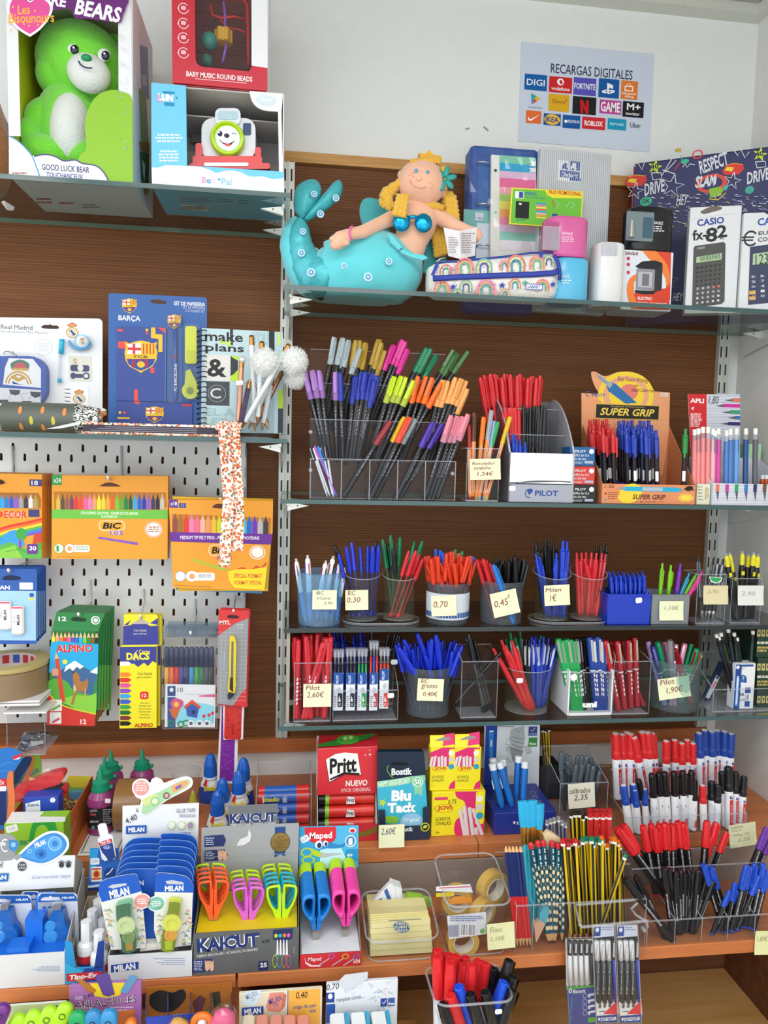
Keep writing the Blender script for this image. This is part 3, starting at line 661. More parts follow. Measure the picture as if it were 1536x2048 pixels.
 for x,y in Q(146,98,62,12):
  b=M();bl(b,x,y,-.056,11,5,11,mat('eef0f0',.3),15);bl(b,x+3,y+1,-.060,7,4,8,mat('1c2440',.2),15);bl(b,x+1,y-3,-.0645,2,1,2,mat('ffffff',.2));mk('eye',b,T)
 mk('mouth_stitch',M().tu([at(x,y,Yc-.078-.002*k)for k,(x,y)in en(Q(157,122,4,7,7,5,8,2,8,0))],.0012,mat('27335e',.6)),T)
plush_box()
def fur_edge():
 Yc=-.17;t=Th('plush_toy','brown furry plush toy cut off at the frame beside the teddy box','plush toy',(at(-40,380,Yc).x,Yc,ZTL+.0006))
 b=M();c=at(-48,300,Yc);r=.058
 fm=mat('a0651f',.95,0,'fur',1.2,220,.35)
 b.ball(c,r,fm,24,18,(1,.95,1.9),None,lambda p:1+.05*sin(p.x*400)*sin(p.z*310));
 for i,v in en(b.v):
  if v.z<ZTL+.0007:b.v[i]=V((v.x,v.y,ZTL+.0007))
 mk('furry_body',b,t)
 mk('paper_tag',PR([at(2,404,-.24),at(8,401,-.24),at(29,414,-.2),at(26,421,-.2),at(14,420,-.22)],(0,.001,0),WHT),t)
fur_edge()
def camera_box():
 Y0=-.252;D=.15;z0=ZTL;xa=Xa(304,Y0,z0);xb=Xa(566,Y0,z0);zt=Za(166,xa,Y0)
 t=Th('toy_camera_box','pale blue window box with a smiling toy camera, under the red box','toy box',((xa+xb)/2,Y0,z0))
 blue=mat('6cc7e8',.45,0,'',0,60,.02);gr=mat('b9b6b2',.7,0,'',0,60,.04);b=M();e=.0006
 b.box(xa,xa+.002,Y0+.002,Y0+D,z0+e,zt,blue).box(xb-.002,xb,Y0+.002,Y0+D,z0+e,zt,WHT).box(xa+.002,xb-.002,Y0+.002,Y0+D-.002,z0+e,z0+.003,blue).box(xa+.002,xb-.002,Y0+D-.002,Y0+D,z0+e,zt,WHT).box(xa+.002,xb-.002,Y0+.002,Y0+D-.002,zt-.003,zt-.0006,gr);mk('carton',b,t)
 mk('grey_lining',BX(xa+.004,xb-.004,Y0+D-.012,Y0+D-.010,z0+.004,zt-.004,gr).box(xa+.004,xa+.006,Y0+.004,Y0+D-.012,z0+.004,zt-.004,gr).box(xb-.006,xb-.004,Y0+.004,Y0+D-.012,z0+.004,zt-.004,gr).box(xa+.006,xb-.006,Y0+.045,Y0+D-.012,zt-.03,zt-.028,gr).box(xa+.05,xb-.05,Y0+.12,Y0+.122,zt-.045,zt-.03,mat('8d8985',.7)),t)
 sb('front_strip',Q(302.5,165,69.5,6,2,163,-2,7,-69,-5),Y0,.002,blue,t)
 sb('front_flap',cv(Q(499,182,4,18,11,14,18,7,31,2))+[(566,187)],Y0-.0006,.0026,WHT,t)
 sb('front_strip',Q(556,223,7,0,2,122,-7,0),Y0,.002,WHT,t)
 sb('cloud_panel',[(303,332)]+Q(375,331,185,12,8,2,1,45,-265,-14),Y0-.001,.003,blue,t)
 a=Fr(Y0-.0012)
 a.pg([(303.5,335)]+cv(Q(305,335,13,0,12,-4,20,0,25,1,25,2,20,6,13,6,22,-5,25,3,20,9,25,0,20,5,23,-2))+[(568.5,389),(304,374)],'e6f1f4').tx('B',404,354,413,366,'ef92b4',.04).tx('e',413.5,358,422,367,'36a6d6',.04).tx('b',423,353,431,366,'f2c3d0',.02).ov(435,357,441,361,'36a6d6').tx('Pal',443,357,463,370,'7fc5df',.02);a.dn(t)
 a=Fr(Y0-.0001);a.tx('LUN',315,188,347,203,'f1f4f8',.12,.1).tx('L',315,189,325,203,'ef9ac0',.05).tx('UN',326,189,346,202,'eef4fa',.06).rc(325,183,349,188,'2391bd',.4).rc(328,205,349,212,'2391bd',.4).ov(351,194,355,198,'2a7fb5').ls(308,268,368,287,3,'d9eef6','c',.6).ls(314,301,362,326,4,'d9eef6','c',.6);a.dn(t)
 a=Fr(Y0-.0007);a.ov(512,190,552,212,'cfe2ea').tx('18m+',519,195,546,204,'f2f7f8',.03);a.dn(t,'age_badge')
 u=Art((xa,Y0,z0+.0007),(1,0,0),(0,1,0));u.N=V((0,0,-1));u.pg(Q(348,384,167,12,3,34,-156,-10),'7fc0d4').bars(364,411,412,419).ls(364,395,430,405,3,'3f87a0').ls(435,398,470,406,2,'3f87a0').ls(478,400,505,410,2,'3f87a0');u.dn(t)
 Yc=Y0+.06;T=Th('toy_camera','white toy camera with lime lens ring and smile, in the blue window box','toy',(at(453,330,Yc).x,Yc,z0+.004));s=1480/(1.6+Yc)
 wp=mat('e2e6ee',.3);b=M()
 def P(x,y):return at(x,y,Yc)
 def rr(x0,y0,x1,y1,r,yf,d,m,name):
  pts=[]
  for cx,cy,st in((x1-r,y0+r,-90),(x1-r,y1-r,0),(x0+r,y1-r,90),(x0+r,y0+r,180)):
   for k in(0,22,45,68,90):pts.append((cx+r*cos(R(st+k)),cy+r*sin(R(st+k))))
  return mk(name,PR(PT(yf,pts),(0,d,0),m),T)
 rr(403,236,511,320,22,Yc-.02,.05,wp,'camera_body');rr(430,216,481,250,12,Yc-.026,.05,wp,'flash_housing');rr(434,222,476,239,8,Yc-.0275,.002,mat('b6d3e0',.2),'flash_window');rr(486,246,502,270,3,Yc-.0215,.002,mat('3d4f78',.15),'viewfinder')
 c=at(455,278,Yc-.03);b=M();Tm=MT((c.x,Yc-.02,c.z))@MR(R(90),4,'X');b.la(Q(.029,-.002,.001,.014,-.002,.005,-.0045,.001,-.0005,-.004,-.023,0),mat('b6dd22',.3),28,Tm);mk('lens_ring',b,T)
 a=Art((c.x,Yc-.0345,c.z));a.ov(431,252,480,302,'e9edf2',0,28).ov(435,262,445,273,'1b2238').ov(436,263,440,267,'ffffff',0,8).ov(448,267,459,276,'2b2b3a').rg(463,266,473,274,.25,'2b2b3a',10,20,160).rg(438,262,470,290,.09,'2b2b3a',16,200,340).pg(cv(Q(445,284,10,4,11,-4,-6,8,-8,0,-7,-8)),'3a1d2a').ov(450,287,461,293,'e0555c');a.dn(T,'smiling_face')
 rd=mat('dc3238',.3);rr(391,286,404,325,5,Yc-.030,.04,rd,'stand_post');rr(510,294,522,333,5,Yc-.030,.04,rd,'stand_post');rr(385,312,524,334,4,Yc-.034,.05,rd,'stand_base');rr(378,326,540,338,5,Yc-.04,.06,rd,'stand_foot');rr(408,325,497,332,3,Yc-.0415,.002,mat('e8eaf0',.3),'white_bar')
 return zt
zt2=camera_box()
def bead_box():
 Y0=-.252;D=.14;z0=zt2+.0004;xa=Xa(345.5,Y0,z0);xb=Xa(535,Y0,z0);zt=z0+.235
 t=Th('bead_maze_box','red window box with a bead maze toy, stacked on the blue box','toy box',((xa+xb)/2,Y0,z0));red=mat('c62a3c',.4,0,'',0,60,.02)
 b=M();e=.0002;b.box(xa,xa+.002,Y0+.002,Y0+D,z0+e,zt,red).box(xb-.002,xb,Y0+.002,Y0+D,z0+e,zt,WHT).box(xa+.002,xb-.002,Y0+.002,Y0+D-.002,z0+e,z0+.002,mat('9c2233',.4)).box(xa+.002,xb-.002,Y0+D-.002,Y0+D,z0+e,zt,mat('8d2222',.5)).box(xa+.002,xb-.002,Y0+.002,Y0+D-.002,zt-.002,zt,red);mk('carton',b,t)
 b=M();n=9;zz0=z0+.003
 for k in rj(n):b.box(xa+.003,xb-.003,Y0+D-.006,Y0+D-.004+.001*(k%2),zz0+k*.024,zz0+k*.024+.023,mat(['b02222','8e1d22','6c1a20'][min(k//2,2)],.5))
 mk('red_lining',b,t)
 sb('front_strip',Q(343,-60,46,0,2,175,-46,50,-1,-65),Y0,.002,red,t)
 sb('front_strip',cv(Q(391,112,1,10,5,8,10,4))+Q(430,136,50,5,18,2,6,-11,31,3,0,47,-190,-17),Y0,.002,red,t)
 sb('front_strip',Q(503,-60,32,0,0,196,-32,-5),Y0-.0003,.002,WHT,t)
 mk('window_film',BX(Xa(389,Y0,zt),Xa(503,Y0,zt),Y0+.0026,Y0+.003,z0+.03,zt-.003,WRAP),t)
 a=Fr(Y0-.0001);a.tx('BABY MUSIC ROUND BEADS',373,148,505,158.5,'f5e9ea',.05).ln(Q(390,157.5,103,9),1.2,'f0d6d8')
 for y in(16,46,75,105):
  a.rg(356,y-10,378,y+12,.14,'f4e2e4',18,40,350).rc(362,y-4,372,y+4,'eeb9bf',.3).pg([(355,y+1),(358,y-3),(358,y+5)],'f4e2e4')
 a.dn(t)
 Yc=Y0+.06;T=Th('bead_maze','red wire bead maze with yellow flower bead inside the red box','toy',(at(450,130,Yc).x,Yc,z0+.0032))
 def w(pts,m,r=.0022):return mk('wire',M().tu([at(x,y,Yc+d)for x,y,d in pts],r,m,7),T)
 rd=mat('d62828',.3);w([(420,-50,0),(428,-5,0),(460,-4,0),(488,0,0),(494,12,0),(496,60,0),(497,132,0)],rd,.0028)
 w([(420,10,-.01),(425,30,-.01),(440,36,-.02),(470,33,-.02),(490,40,0)],rd);w([(440,40,0),(455,55,.01),(480,60,.01),(492,66,.01)],rd);w([(447,4,-.02),(450,30,-.02),(450,60,-.02),(452,95,-.02),(445,125,-.02)],mat('8c5bc0',.3),.0025)
 w([(430,40,-.02),(420,50,-.02),(418,70,-.02),(414,100,-.02),(412,130,-.02)],mat('2c2c34',.4),.0018)
 c=at(447,74,Yc-.02);b=LA(Q(.0125,-.011,.001,.002,0,.018,-.001,.002),mat('d9a62c',.4),12,MT(c));
 for k in rj(6):b.la(Q(.0055,-.0105,0,.021),mat('d9a62c',.4),8,MT((c.x+.0105*cos(k*1.05),c.y+.0105*sin(k*1.05),c.z)))
 mk('flower_bead',b,T);mk('teal_bead',M().ball(at(419,82,Yc-.02),.0145,mat('2f8f85',.4),12,8),T);b=M().ball(at(414,121,Yc-.02),.011,mat('2b6a62',.4),10,8);mk('green_bead',b,T)
bead_box()
# mermaid doll
def mermaid():
 Yc=-.15;s=1480/(1.6+Yc);z0=ZTR+.0008
 t=Th('mermaid_doll','plush mermaid doll with yellow yarn hair and spotted turquoise tail','plush doll',(at(720,600,Yc).x,Yc,z0))
 tq=mat('62d2dc',.8,0,'fur',.35,500,.08);sat=mat('4fbcc6',.38,.2,'',.5,120,.15);skin=mat('f0b99a',.8,0,'fur',.2,600,.04)
 def flat(b,z=z0):
  for i,v in en(b.v):
   if v.z<z:b.v[i]=V((v.x,v.y,z))
   if b.v[i].y>-.018:b.v[i]=V((v.x,-.018,b.v[i].z))
  return b
 path=[(842,560,8),(835,558,34),(815,552,55),(780,545,72),(740,540,82),(700,545,80),(665,550,70),(635,548,56),(612,533,43),(598,512,35),(590,488,30),(590,465,25),(596,447,18),(602,440,10)]
 def P(x,y,d=0):return at(x,y,Yc+d)
 b=M();pts=[];rr=[]
 for i in rj(len(path)-1):
  for k in rj(3):
   f=k/3;a,c=path[i],path[i+1];pts.append(P(a[0]+(c[0]-a[0])*f,a[1]+(c[1]-a[1])*f));rr.append((a[2]+(c[2]-a[2])*f)/s)
 b.tu(pts,rr,tq,22,flat=.92);flat(b);mk('tail_body',b,t)
 b=M();pp=[(655,560,46),(630,552,46),(612,535,36),(600,512,28),(594,488,24),(594,466,20),(598,449,14),(604,442,8)];pts=[];rr=[]
 for i in rj(len(pp)-1):
  for k in rj(3):f=k/3;a,c=pp[i],pp[i+1];pts.append(P(a[0]+(c[0]-a[0])*f+5,a[1]+(c[1]-a[1])*f-2,-.012));rr.append((a[2]+(c[2]-a[2])*f)/s*(1+.04*(k==1)))
 b.tu(pts,rr,sat,18);mk('satin_tail',flat(b),t)['label']='shiny quilted satin tail'
 for nm,out in(('tail_fin',Q(604,442,-14,-17,-3,-25,5,-25,16,-13,19,-4,13,10,3,17,-9,20,-16,20)),('tail_fin',Q(604,442,14,-20,16,-20,18,-20,16,-18,12,-4,6,15,-6,20,-20,20,-25,17,-21,12))):
  q=cv(out+[out[0]],3)[:-1];c=P(sum(a[0]for a in q)/len(q),sum(a[1]for a in q)/len(q));b=M();n=len(q)
  rings=Q(0,-.016,.55,.003,.33,.007,.12,.006,-.12,.006,-.33,.006,-.55,.002);vs=[V(c)+(P(*x)-c)*k+V((0,d,0))for k,d in rings for x in q]
  b.add(vs,[(r*n+i,r*n+(i+1)%n,(r+1)*n+(i+1)%n,(r+1)*n+i)for r in rj(6)for i in rj(n)],sat,1);mk(nm,b,t)
 for out in(Q(742,470,-17,-25,-5,-30,8,-17,17,-2,23,8,17,14,-7,22,-16,20),Q(845,545,5,-45,-5,-30,25,0,20,25,3,25,-13,20,-18,5),Q(742,478,10,-16,23,-4,10,12,-15,20,-20,0)):
  q=[P(x,y,.02)for x,y in cv(out+[out[0]],3)[:-1]];q=[V((v.x,v.y,max(v.z,z0+.001)))for v in q];mk('side_fin',PR(q,(0,.012,0),mat('3aa9ae',.6,0,'fur',.4,300,.1)),t)
 b=M()
 def tb(pp,d0,seg=16,fl=.85):
  pts=[];rr=[]
  for i in rj(len(pp)-1):
   for k in rj(3):f=k/3;a,c=pp[i],pp[i+1];pts.append(P(a[0]+(c[0]-a[0])*f,a[1]+(c[1]-a[1])*f,d0+(a[3]if len(a)>3 else 0)*(1-f)+(c[3]if len(c)>3 else 0)*f));rr.append((a[2]+(c[2]-a[2])*f)/s)
  a=pp[-1];pts.append(P(a[0],a[1],d0+(a[3]if len(a)>3 else 0)));rr.append(a[2]/s);b.tu(pts,rr,skin,seg,flat=fl)
 tb([(813,530,20),(815,505,32),(822,480,32),(832,455,36),(836,435,40),(838,418,36),(842,405,18),(845,395,15)],-.02,20,.7)
 b.ball(P(843,367,-.025),1,skin,24,18,(46/s,40/s,43/s),MR(R(10),3,'Y')).ball(P(804,350,-.02),9/s,skin).ball(P(886,386,-.02),9/s,skin)
 tb([(815,428,17),(790,434,15),(760,447,12.5,-.02),(725,464,12,-.05),(700,468,10,-.065),(682,478,15,-.07),(672,488,13,-.07),(664,496,5,-.07)],-.02)
 tb([(862,425,17),(885,438,15),(910,452,13,-.02),(935,462,11,-.03),(952,470,14,-.03),(961,478,8,-.03)],-.02)
 for x,y in Q(668,478,22,8):b.ball(P(x,y,-.095),5.5/s,skin,10,7,(1.6,1,1))
 mk('body',b,t)
 def dot(x,y,r,m,d=-.063):b.ball(P(x,y,d),r/s,m,10,7,(1,.4,1))
 b=M();bl=mat('5f9fc8',.5);dot(832,341,3.6,bl,-.064);dot(855,344,3.6,bl,-.064)
 for x,y in Q(825,346,-6,4,7,2,39,19,-5,-4,3,9):dot(x,y,1.1,mat('c9805f',.6),-.062)
 dot(838,356,4,mat('f5c4ab',.8),-.066)
 b.tu([P(x,y,-.0665+abs(x-838)*.00018)for x,y in cv(Q(820,359,3,8,9,7,11,2,9,-2),3)],.0008,mat('d98d86',.6),5);mk('face',b,t)
 br=mat('169ccc',.18,.75,'',.8,120,.3);b=M();
 for x,y,r in((803,444,17),(847,446,17)):b.ball(P(x,y,-.055),r/s,br,14,10,(1,.5,1.05));[b.ball(P(x+r*.8*cos(R(k)),y-r*.85*sin(R(k)),-.055),4.5/s,br,8,6,(1,.5,1))for k in(40,75,110,145)]
 b.tu([P(815,436,-.057),P(826,433,-.062),P(838,436,-.057)],.0035,br);mk('bikini_top',b,t)['label']='metallic blue top'
 for pts in(Q(776,465,10,7,14,18,6,10,-10,-2,-14,-14),Q(800,496,25,11,23,3,8,6,-11,4,-23,-6,-19,-9)):mk('waist_frill',PR([P(x,y,-.072)for x,y in pts],(0,.008,0),tq),t)
 mk('bracelet',M().tu([P(704+5*cos(k),466+13*sin(k),-.084+.014*cos(k))for k in[i*pi/6 for i in rj(12)]],.0022,mat('ef6fae',.5),6,1),t)
 ym=mat('eab02e',.8,0,'fur',.8,300,.12);mk('crown',PR([P(x,y,-.035)for x,y in Q(846,323,-8,-18,12,3,8,-9,7,9,17,4,3,7,-9,16,-16,3)],(0,.02,0),ym),t)
 b=M();fl=mat('2a9f98',.5)
 for k in rj(6):a=R(60*k+15);c=P(889,358,-.045);b.ball(c+V((cos(a)*.013,-.002,sin(a)*.013)),.009,fl,10,6,(1.25,.35,.6),MR(-a,3,'Y'))
 mk('hair_flower',b,t)
 hm=mat('e9b73a',.9,0,'fur',1,260,.14)
 def strand(pts,d=-.0,r=.0066):b=M();q=cv(pts,9);b.tu([P(x,y,d)for x,y in q],[r*(1+.22*sin(i*1.9))for i in rj(len(q))],hm,7);mk('yarn_strand',b,t)
 for i in rj(10):strand([(814+i*1.5,338+i*2),(803-i*1.5,362+i),(786-i*2.2,385+i),(764+i*6,402+i*4),(770+i*7,412+i*2.5)],-.02-.004*(i%3))
 for i in rj(3):strand([(800+i*7,390),(795+i*7,410),(790+i*8,432+i*2)],-.062)
 for i in rj(9):strand([(882,370+i*2),(888+i*2,392),(890+i*2.5,415),(892+i*2.6,436),(896+i*2.2-(i>5)*3,452-i)],-.012-.004*(i%3))
 for i in rj(7):strand([(862+i*4,440+i*3),(868+i*4,470),(872+i*4,495),(874+i*3,515-i)],.002+.004*(i%2))
 for i in rj(6):strand([(828+i*7,402+i),(846+i*6,408+i),(862+i*5,412+i)],-.03)
 for i in rj(9):strand([(829+i*5,326-i*.6),(826+i*6,320-i*.5),(822+i*7,327)],-.045,.0036)
 strand(Q(886,335,4,20,-2,23),-.04,.006)
 for x,y,d,r in((628,388,-.02,6),(672,396,-.017,6.5),(641,428,-.014,7),(606,463,-.0342,6),(603,506,-.044,7),(622,545,-.064,8),(714,500,-.052,6.5),(688,532,-.088,5.5),(736,554,-.0985,8),(778,523,-.0745,6.5)):
  c=P(x,y,d-.003);b=M();k=V((0,-1,0));q=k.to_track_quat('Z','Y').to_matrix().to_4x4();T=MT(c)@q
  b.la([(r/s,-.003),(r/s,.001),(r*.62/s,.0016)],mat('bfe0ee',.6),14,T,cap=0).la([(r*.66/s,.001),(r*.6/s,.0020),(r*.28/s,.0020)],mat('4f93c4',.6),12,T,cap=0).la([(r*.30/s,.0018),(r*.28/s,.0024),(0,.0024)],mat('c9e4f2',.6),10,T,cap=0);mk('embroidered_ring',b,t)
mermaid()
def booklet():
 Yc=-.225;c=at(922,518,Yc);t=Th('folded_leaflet','small folded paper leaflet hanging from the mermaid doll','leaflet',c)
 for pts,sg in((Q(887,455,31,7,3,56,-24,-6),1),(Q(918,462,36,-8,-4,57,-29,7),-1)):
  mk('page',PR([at(x,y,Yc+(0 if 915<x<925 else .012))for x,y in pts],(0,.0006,0),mat('e4e2e4',.7)),t)
 a=Art(at(920,490,Yc-.002));a.ls(923,466,950,508,9,'8d7f8a').ls(897,474,917,508,7,'9c94a0');a.dn(t)
booklet()
# upper right shelf: binders, sharpeners, calculators, pencil case
def face2(x0,Y0,x1,Y1,z):
 a=V((Xa(x0,Y0,z),Y0,z));b=V((Xa(x1,Y1,z),Y1,z));d=b-a;w=d.length;d.normalize();return a,d,d.cross(V((0,0,1))),w
def rcarton(name,label,x0,Y0,x1,Y1,z,ptop,depth,col,cat='box',part='carton',c=.0008,group=None,lean=0):
 O,d,n,w=face2(x0,Y0,x1,Y1,z);zt=Za(ptop[1],*(O.xy if ptop[0]<(x0+x1)/2 else(O+d*w).xy))if isinstance(ptop,tuple)else ptop
 t=Th(name,label,cat,O+d*w/2,group);T=MT(O)@Matrix((d,-n,V((0,0,1)))).transposed().to_4x4()
 cm=card(col)if isinstance(col,str)else col
 mk(part,M().cbox(0,w,0,depth,.0006,zt-z,c,cm,T),t)
 a=Art(O,d);a.tm=.0012;return t,a,T,w,zt-z
z=ZTR;Yb=-.115
t,a,T,w,h=rcarton('ring_binder','blue ring binder pack with coloured dividers wrapped in film behind the sharpeners',931,Yb,1068,Yb,z,(931,289),.05,'1f4f9f','binder','cover',.006)
a.rc(953,320,983,570,'3166ad').rc(927,420,983,455,'6fb4b2').rc(952,447,983,575,'cfdcec').rc(950,425,967,441,'ccd5e6').tx('Oxford',951,434,966,439,'2f4a9a')
a.dn(t)
for y in(326,409,492):
 mk('ring',M().tu([at(x,yy,Yb-dd)for x,yy,dd in((953,y+1,.002),(957,y-2,.009),(970,y-2,.012),(982,y,.009))],.0016,mat('c9ccd2',.15,.95)),t)
b=M();pts=[at(983,309,Yb-.014),at(1072,318,Yb-.014),at(1072,560,Yb-.014),at(980,560,Yb-.014)];b.pr(pts,(0,.009,0),mat('e6e8e4',.5));mk('divider_pack',b,t)
a=Fr(Yb-.0142);a.n=0
for y0,y1,c in((313,327,'7cc7a8'),(328,342,'1da3d2'),(344,357,'dcb8d8'),(358,374,'e8679c'),(376,388,'f0a3b8'),(390,402,'9ccc6a'),(404,418,'ece06a'),(420,434,'f0a860'),(436,449,'e88ab0'),(451,463,'d8c0e0'),(465,480,'8fd0c6'),(482,500,'e8e4ee')):a.rc(999,y0,1071,y1+2,c)
for x,y in Q(1059,328,-2,13):a.pg([(x,y-5),(1071,y-5),(1071,y+4),(x,y+4),(x+5,y)],'e6e8e4')
a.ov(988,338,994,344,'3a4a4a').ov(988,422,994,428,'9fd0b8');a.dn(t,'coloured_tabs')
b=M();rn=random.Random(3)
n=12
vs=[at(929+i*11.6,292+j*23,Yb-.0225+rn.uniform(-.0035,.0035))for j in rj(n+1)for i in rj(n+1)]
b.add(vs,[(j*13+i,j*13+13+i,j*13+14+i,j*13+1+i)for j in rj(n)for i in rj(n)],WRAP,0);mk('clear_film',b,t)
t,a,T,w,h=rcarton('document_folder','silver ribbed folder with blue crest label beside the blue binder',1070,-.145,1209,-.135,z,(1070,293),.02,'c9ced2','folder','cover',.002)
b=M();m=mat('b3b9be',.3,.3)
for k in rj(int(w/.0042)):b.box(.002+k*.0042,.0035+k*.0042,-.0005,.0002,.004,h-.004,m,T)
mk('ribs',b,t);a.rc(1115,322,1162,363,'eceff4').rc(1139,323,1161,341,'2f4a9a').rc(1119,342,1159,356,'2f4a9a').rc(1139,356,1161,362,'2f4a9a').tx('Oxford',1122,345,1156,355,'eceff4',.02)
for s_,c in((1,'2f4a9a'),(-1,'eceff4')):
 x=1139-s_*9;a.pg([(x-3,328),(x+1,325),(x+5,329),(x+3,333),(x+6,338),(x+2,341),(x-2,336),(x-6,340),(x-7,334)],c)
a.dn(t,'crest_label')
t=Th('promotion_card','green and yellow school pack card in front of the silver folder','card',at(1092,458,-.16))
sb('card',Q(1023,375,143,8,-3,75,-145,-10),-.172,.002,mat('e6d92c',.4),t)
a=Fr(-.172).pg(Q(1026,378,64,3,4,9,11,6,58,1,-2,59,-140,-10),'6cbc3c').tx('PACK PROMOCIONAL',1097,382,1162,390,'d4452c',.04,.2).rc(1030,383,1047,397,'e8ecf2').rc(1038,384,1046,396,'2f4a9a').tx('SCHOOL',1050,384,1074,391,'1d5fa8',.06).tx('TAPA EXTRADURA',1050,393.5,1090,398,'2a7a8a',0).rc(1031,403,1058,437,'161a1c').rc(1038,406,1043,410,'dfe3e6')
for i,c in en(('28a0c8','e878a0','ece06a','e05a4a','3aa8d8','f0b0c0','e8a040','e8d860')):a.rc(1072,406+i*4,1092,409+i*4,c)
a.ls(1033,439,1058,443,1,'2f6a8a').ln(Q(1105,400,6,15,-5,-1,-2,-13),1,'d4452c').ln(Q(1112,402,7,6,-7,8),.8,'bfe0a8').ln(Q(1132,414,8,-9,10,3,-8,8),1,'bfd8c8').rc(1104,428,1115,436,'2f4a9a');a.dn(t)
for pts in(Q(1052,449,11,1,-7,20,10,35,-26,0,7,-30),):sb('film_flap',pts,-.17,.001,WRAP,t)
def sharpener(label,x0,x1,yt,yb,Yc,col,z=None,depth=.06,name='desk_sharpener',win=None,wm=None):
 z=ZTR if z is None else z;xa=Xa(x0,Yc,z+.03);xb=Xa(x1,Yc,z+.03);zt=Za(yt,(xa+xb)/2,Yc-depth*.45)
 t=Th(name,label,'pencil sharpener',((xa+xb)/2,Yc,z));m=mat(col,.22);xc=(xa+xb)/2;hw=(xb-xa)/2;n=28;b=M()
 def ring(zz,k):return[(xc+hw*k*math.copysign(abs(cos(2*pi*i/n))**.6,cos(2*pi*i/n)),Yc+depth/2*k*math.copysign(abs(sin(2*pi*i/n))**.8,sin(2*pi*i/n)),zz)for i in rj(n)]
 zs=[(z+.0008,.9),(z+.003,.97),(z+.006,1),(zt-.006,1),(zt-.002,.96),(zt,.88)];vs=sum([ring(*q)for q in zs],[])
 b.add(vs,[(r*n+i,r*n+(i+1)%n,(r+1)*n+(i+1)%n,(r+1)*n+i)for r in rj(5)for i in rj(n)],m,1).add(vs,[list(rj(n-1,-1,-1)),[5*n+i for i in rj(n)]],m);mk('housing',b,t)
 return t,xc,hw,zt
Yc=-.21
tb,xc,hw,zt=sharpener('pale blue desk sharpener standing under the pink one',1097,1170,515,612,Yc,'5ab8e0')
Fr(Yc-.0303).tx('EAGLE',1125,550,1138,556,'c9e6f4',.06).ls(1123,560,1146,570,2,'c9e6f4').dn(tb)
tp,xc,hw,zt2p=sharpener('pink desk sharpener stacked on the pale blue one',1086,1170,432,515,Yc,'d4629f',zt+.0005)
mk('cavity',BX(Xa(1087,Yc-.0302,zt+.05),Xa(1118,Yc-.0302,zt+.05),Yc-.0308,Yc-.02,Za(502,xc,Yc-.031),Za(446,xc,Yc-.031),mat('b04c82',.3)),tp)
b=M();c=at(1108,482,Yc-.031);b.la(Q(.006,-.015,0,.03),ACE,10,MT(c));mk('cutter_cylinder',b,tp)
mk('clear_window',BX(Xa(1085,Yc-.034,zt+.05),Xa(1119,Yc-.034,zt+.05),Yc-.038,Yc-.037,Za(503,xc,Yc-.038),Za(455,xc,Yc-.038),ACE),tp)
Fr(Yc-.0303).tx('EAGLE',1124,464,1145,470,'f3d4e4',.06).ls(1123,473,1152,486,3,'f0cade').dn(tp)
tw,xc,hw,zt=sharpener('white desk sharpener with clear cap between the blue sharpener and the orange box',1181,1240,484,617,-.2,'e4e6e6',depth=.055)
mk('clear_cap',M().cbox(Xa(1205,-.228,zt),Xa(1239,-.228,zt),-.229,-.18,Za(513,xc,-.23),Za(485,xc,-.23),.004,ACE),tw)
for k in rj(6):mk('cap_rib',BX(Xa(1208+k*5,-.231,zt),Xa(1209+k*5,-.231,zt),-.2302,-.2292,Za(510,xc,-.23),Za(490,xc,-.23),mat('d2d4d8',.2)),tw)
t,a,T,w,h=rcarton('sharpener_box','white and orange sharpener carton with a black sharpener standing on it',1241,-.2,1341,-.2,z,(1241,499),.07,'dfe4ec')
a.pg(cv(Q(1285,501,20,14,20,25,7,25,-2,25))+Q(1340,600,2,-95),'dc4a34').pg(cv(Q(1284,501,16,19,18,15,12,21,3,16,7,-12,-6,-30,-22,-28)),'ee8440').pg(Q(1266,587,74,-12,-2,45,-74,-2),'d9442e').pg(cv(Q(1284,545,-18,6,-11,15,-1,24,8,28))+Q(1278,618,-10,-28,0,-25),'ee8440').tx('EAGLE',1251,504,1276,510,'8b3344',.06)
for y in(517,529,545):a.ov(1253,y-3.5,1260,y+3.5,'c9384a',0,10)
a.pg(Q(1270,533,14,-10,26,-2,14,5,1,7,-15,7,-30,-2),'26282c').pg(Q(1310,538,15,-6,-2,48,-15,5),'33353a').rc(1272,538,1309,580,'8f9098').rc(1276,544,1304,575,'b9bac0').rc(1284,548,1298,572,'75767e').pg(Q(1269,580,41,2,-2,6,-18,1,-20,-3),'26282c').tx('ELECTRIC',1275,594,1304,600,'f3e8e6',.06).tx('PENCIL SHARPENER',1275,605,1334,610,'f3e8e6',.03);a.dn(t)
zt=z+h;Yk=-.165
tk,xc,hw,z2=sharpener('black desk sharpener standing on its orange and white carton',1248,1338,413,497,Yk,'17191c',zt+.0005,.062)
mk('clear_chamber',M().cbox(Xa(1249,Yk-.03,zt),Xa(1303,Yk-.03,zt),Yk-.0335,Yk-.0315,Za(484,xc,Yk-.033),Za(425,xc,Yk-.033),.002,mat('7f8f96',.12,.3)),tk)
mk('cutter_block',BX(Xa(1284,Yk-.034,zt),Xa(1302,Yk-.034,zt),Yk-.0355,Yk-.034,Za(476,xc,Yk-.035),Za(436,xc,Yk-.035),mat('4a6a7c',.2,.4)),tk)
mk('cutter_cylinder',LA(Q(.007,-.016,-.003,.032),mat('b9bcb8',.2,.6),10,MT(at(1263,458,Yk-.036))),tk)
Fr(Yk-.0316).tx('EAGLE',1308,443,1326,449,'dfe3e4',.06).ls(1306,452,1331,465,3,'cfd3d4',fill=.6).dn(tk)
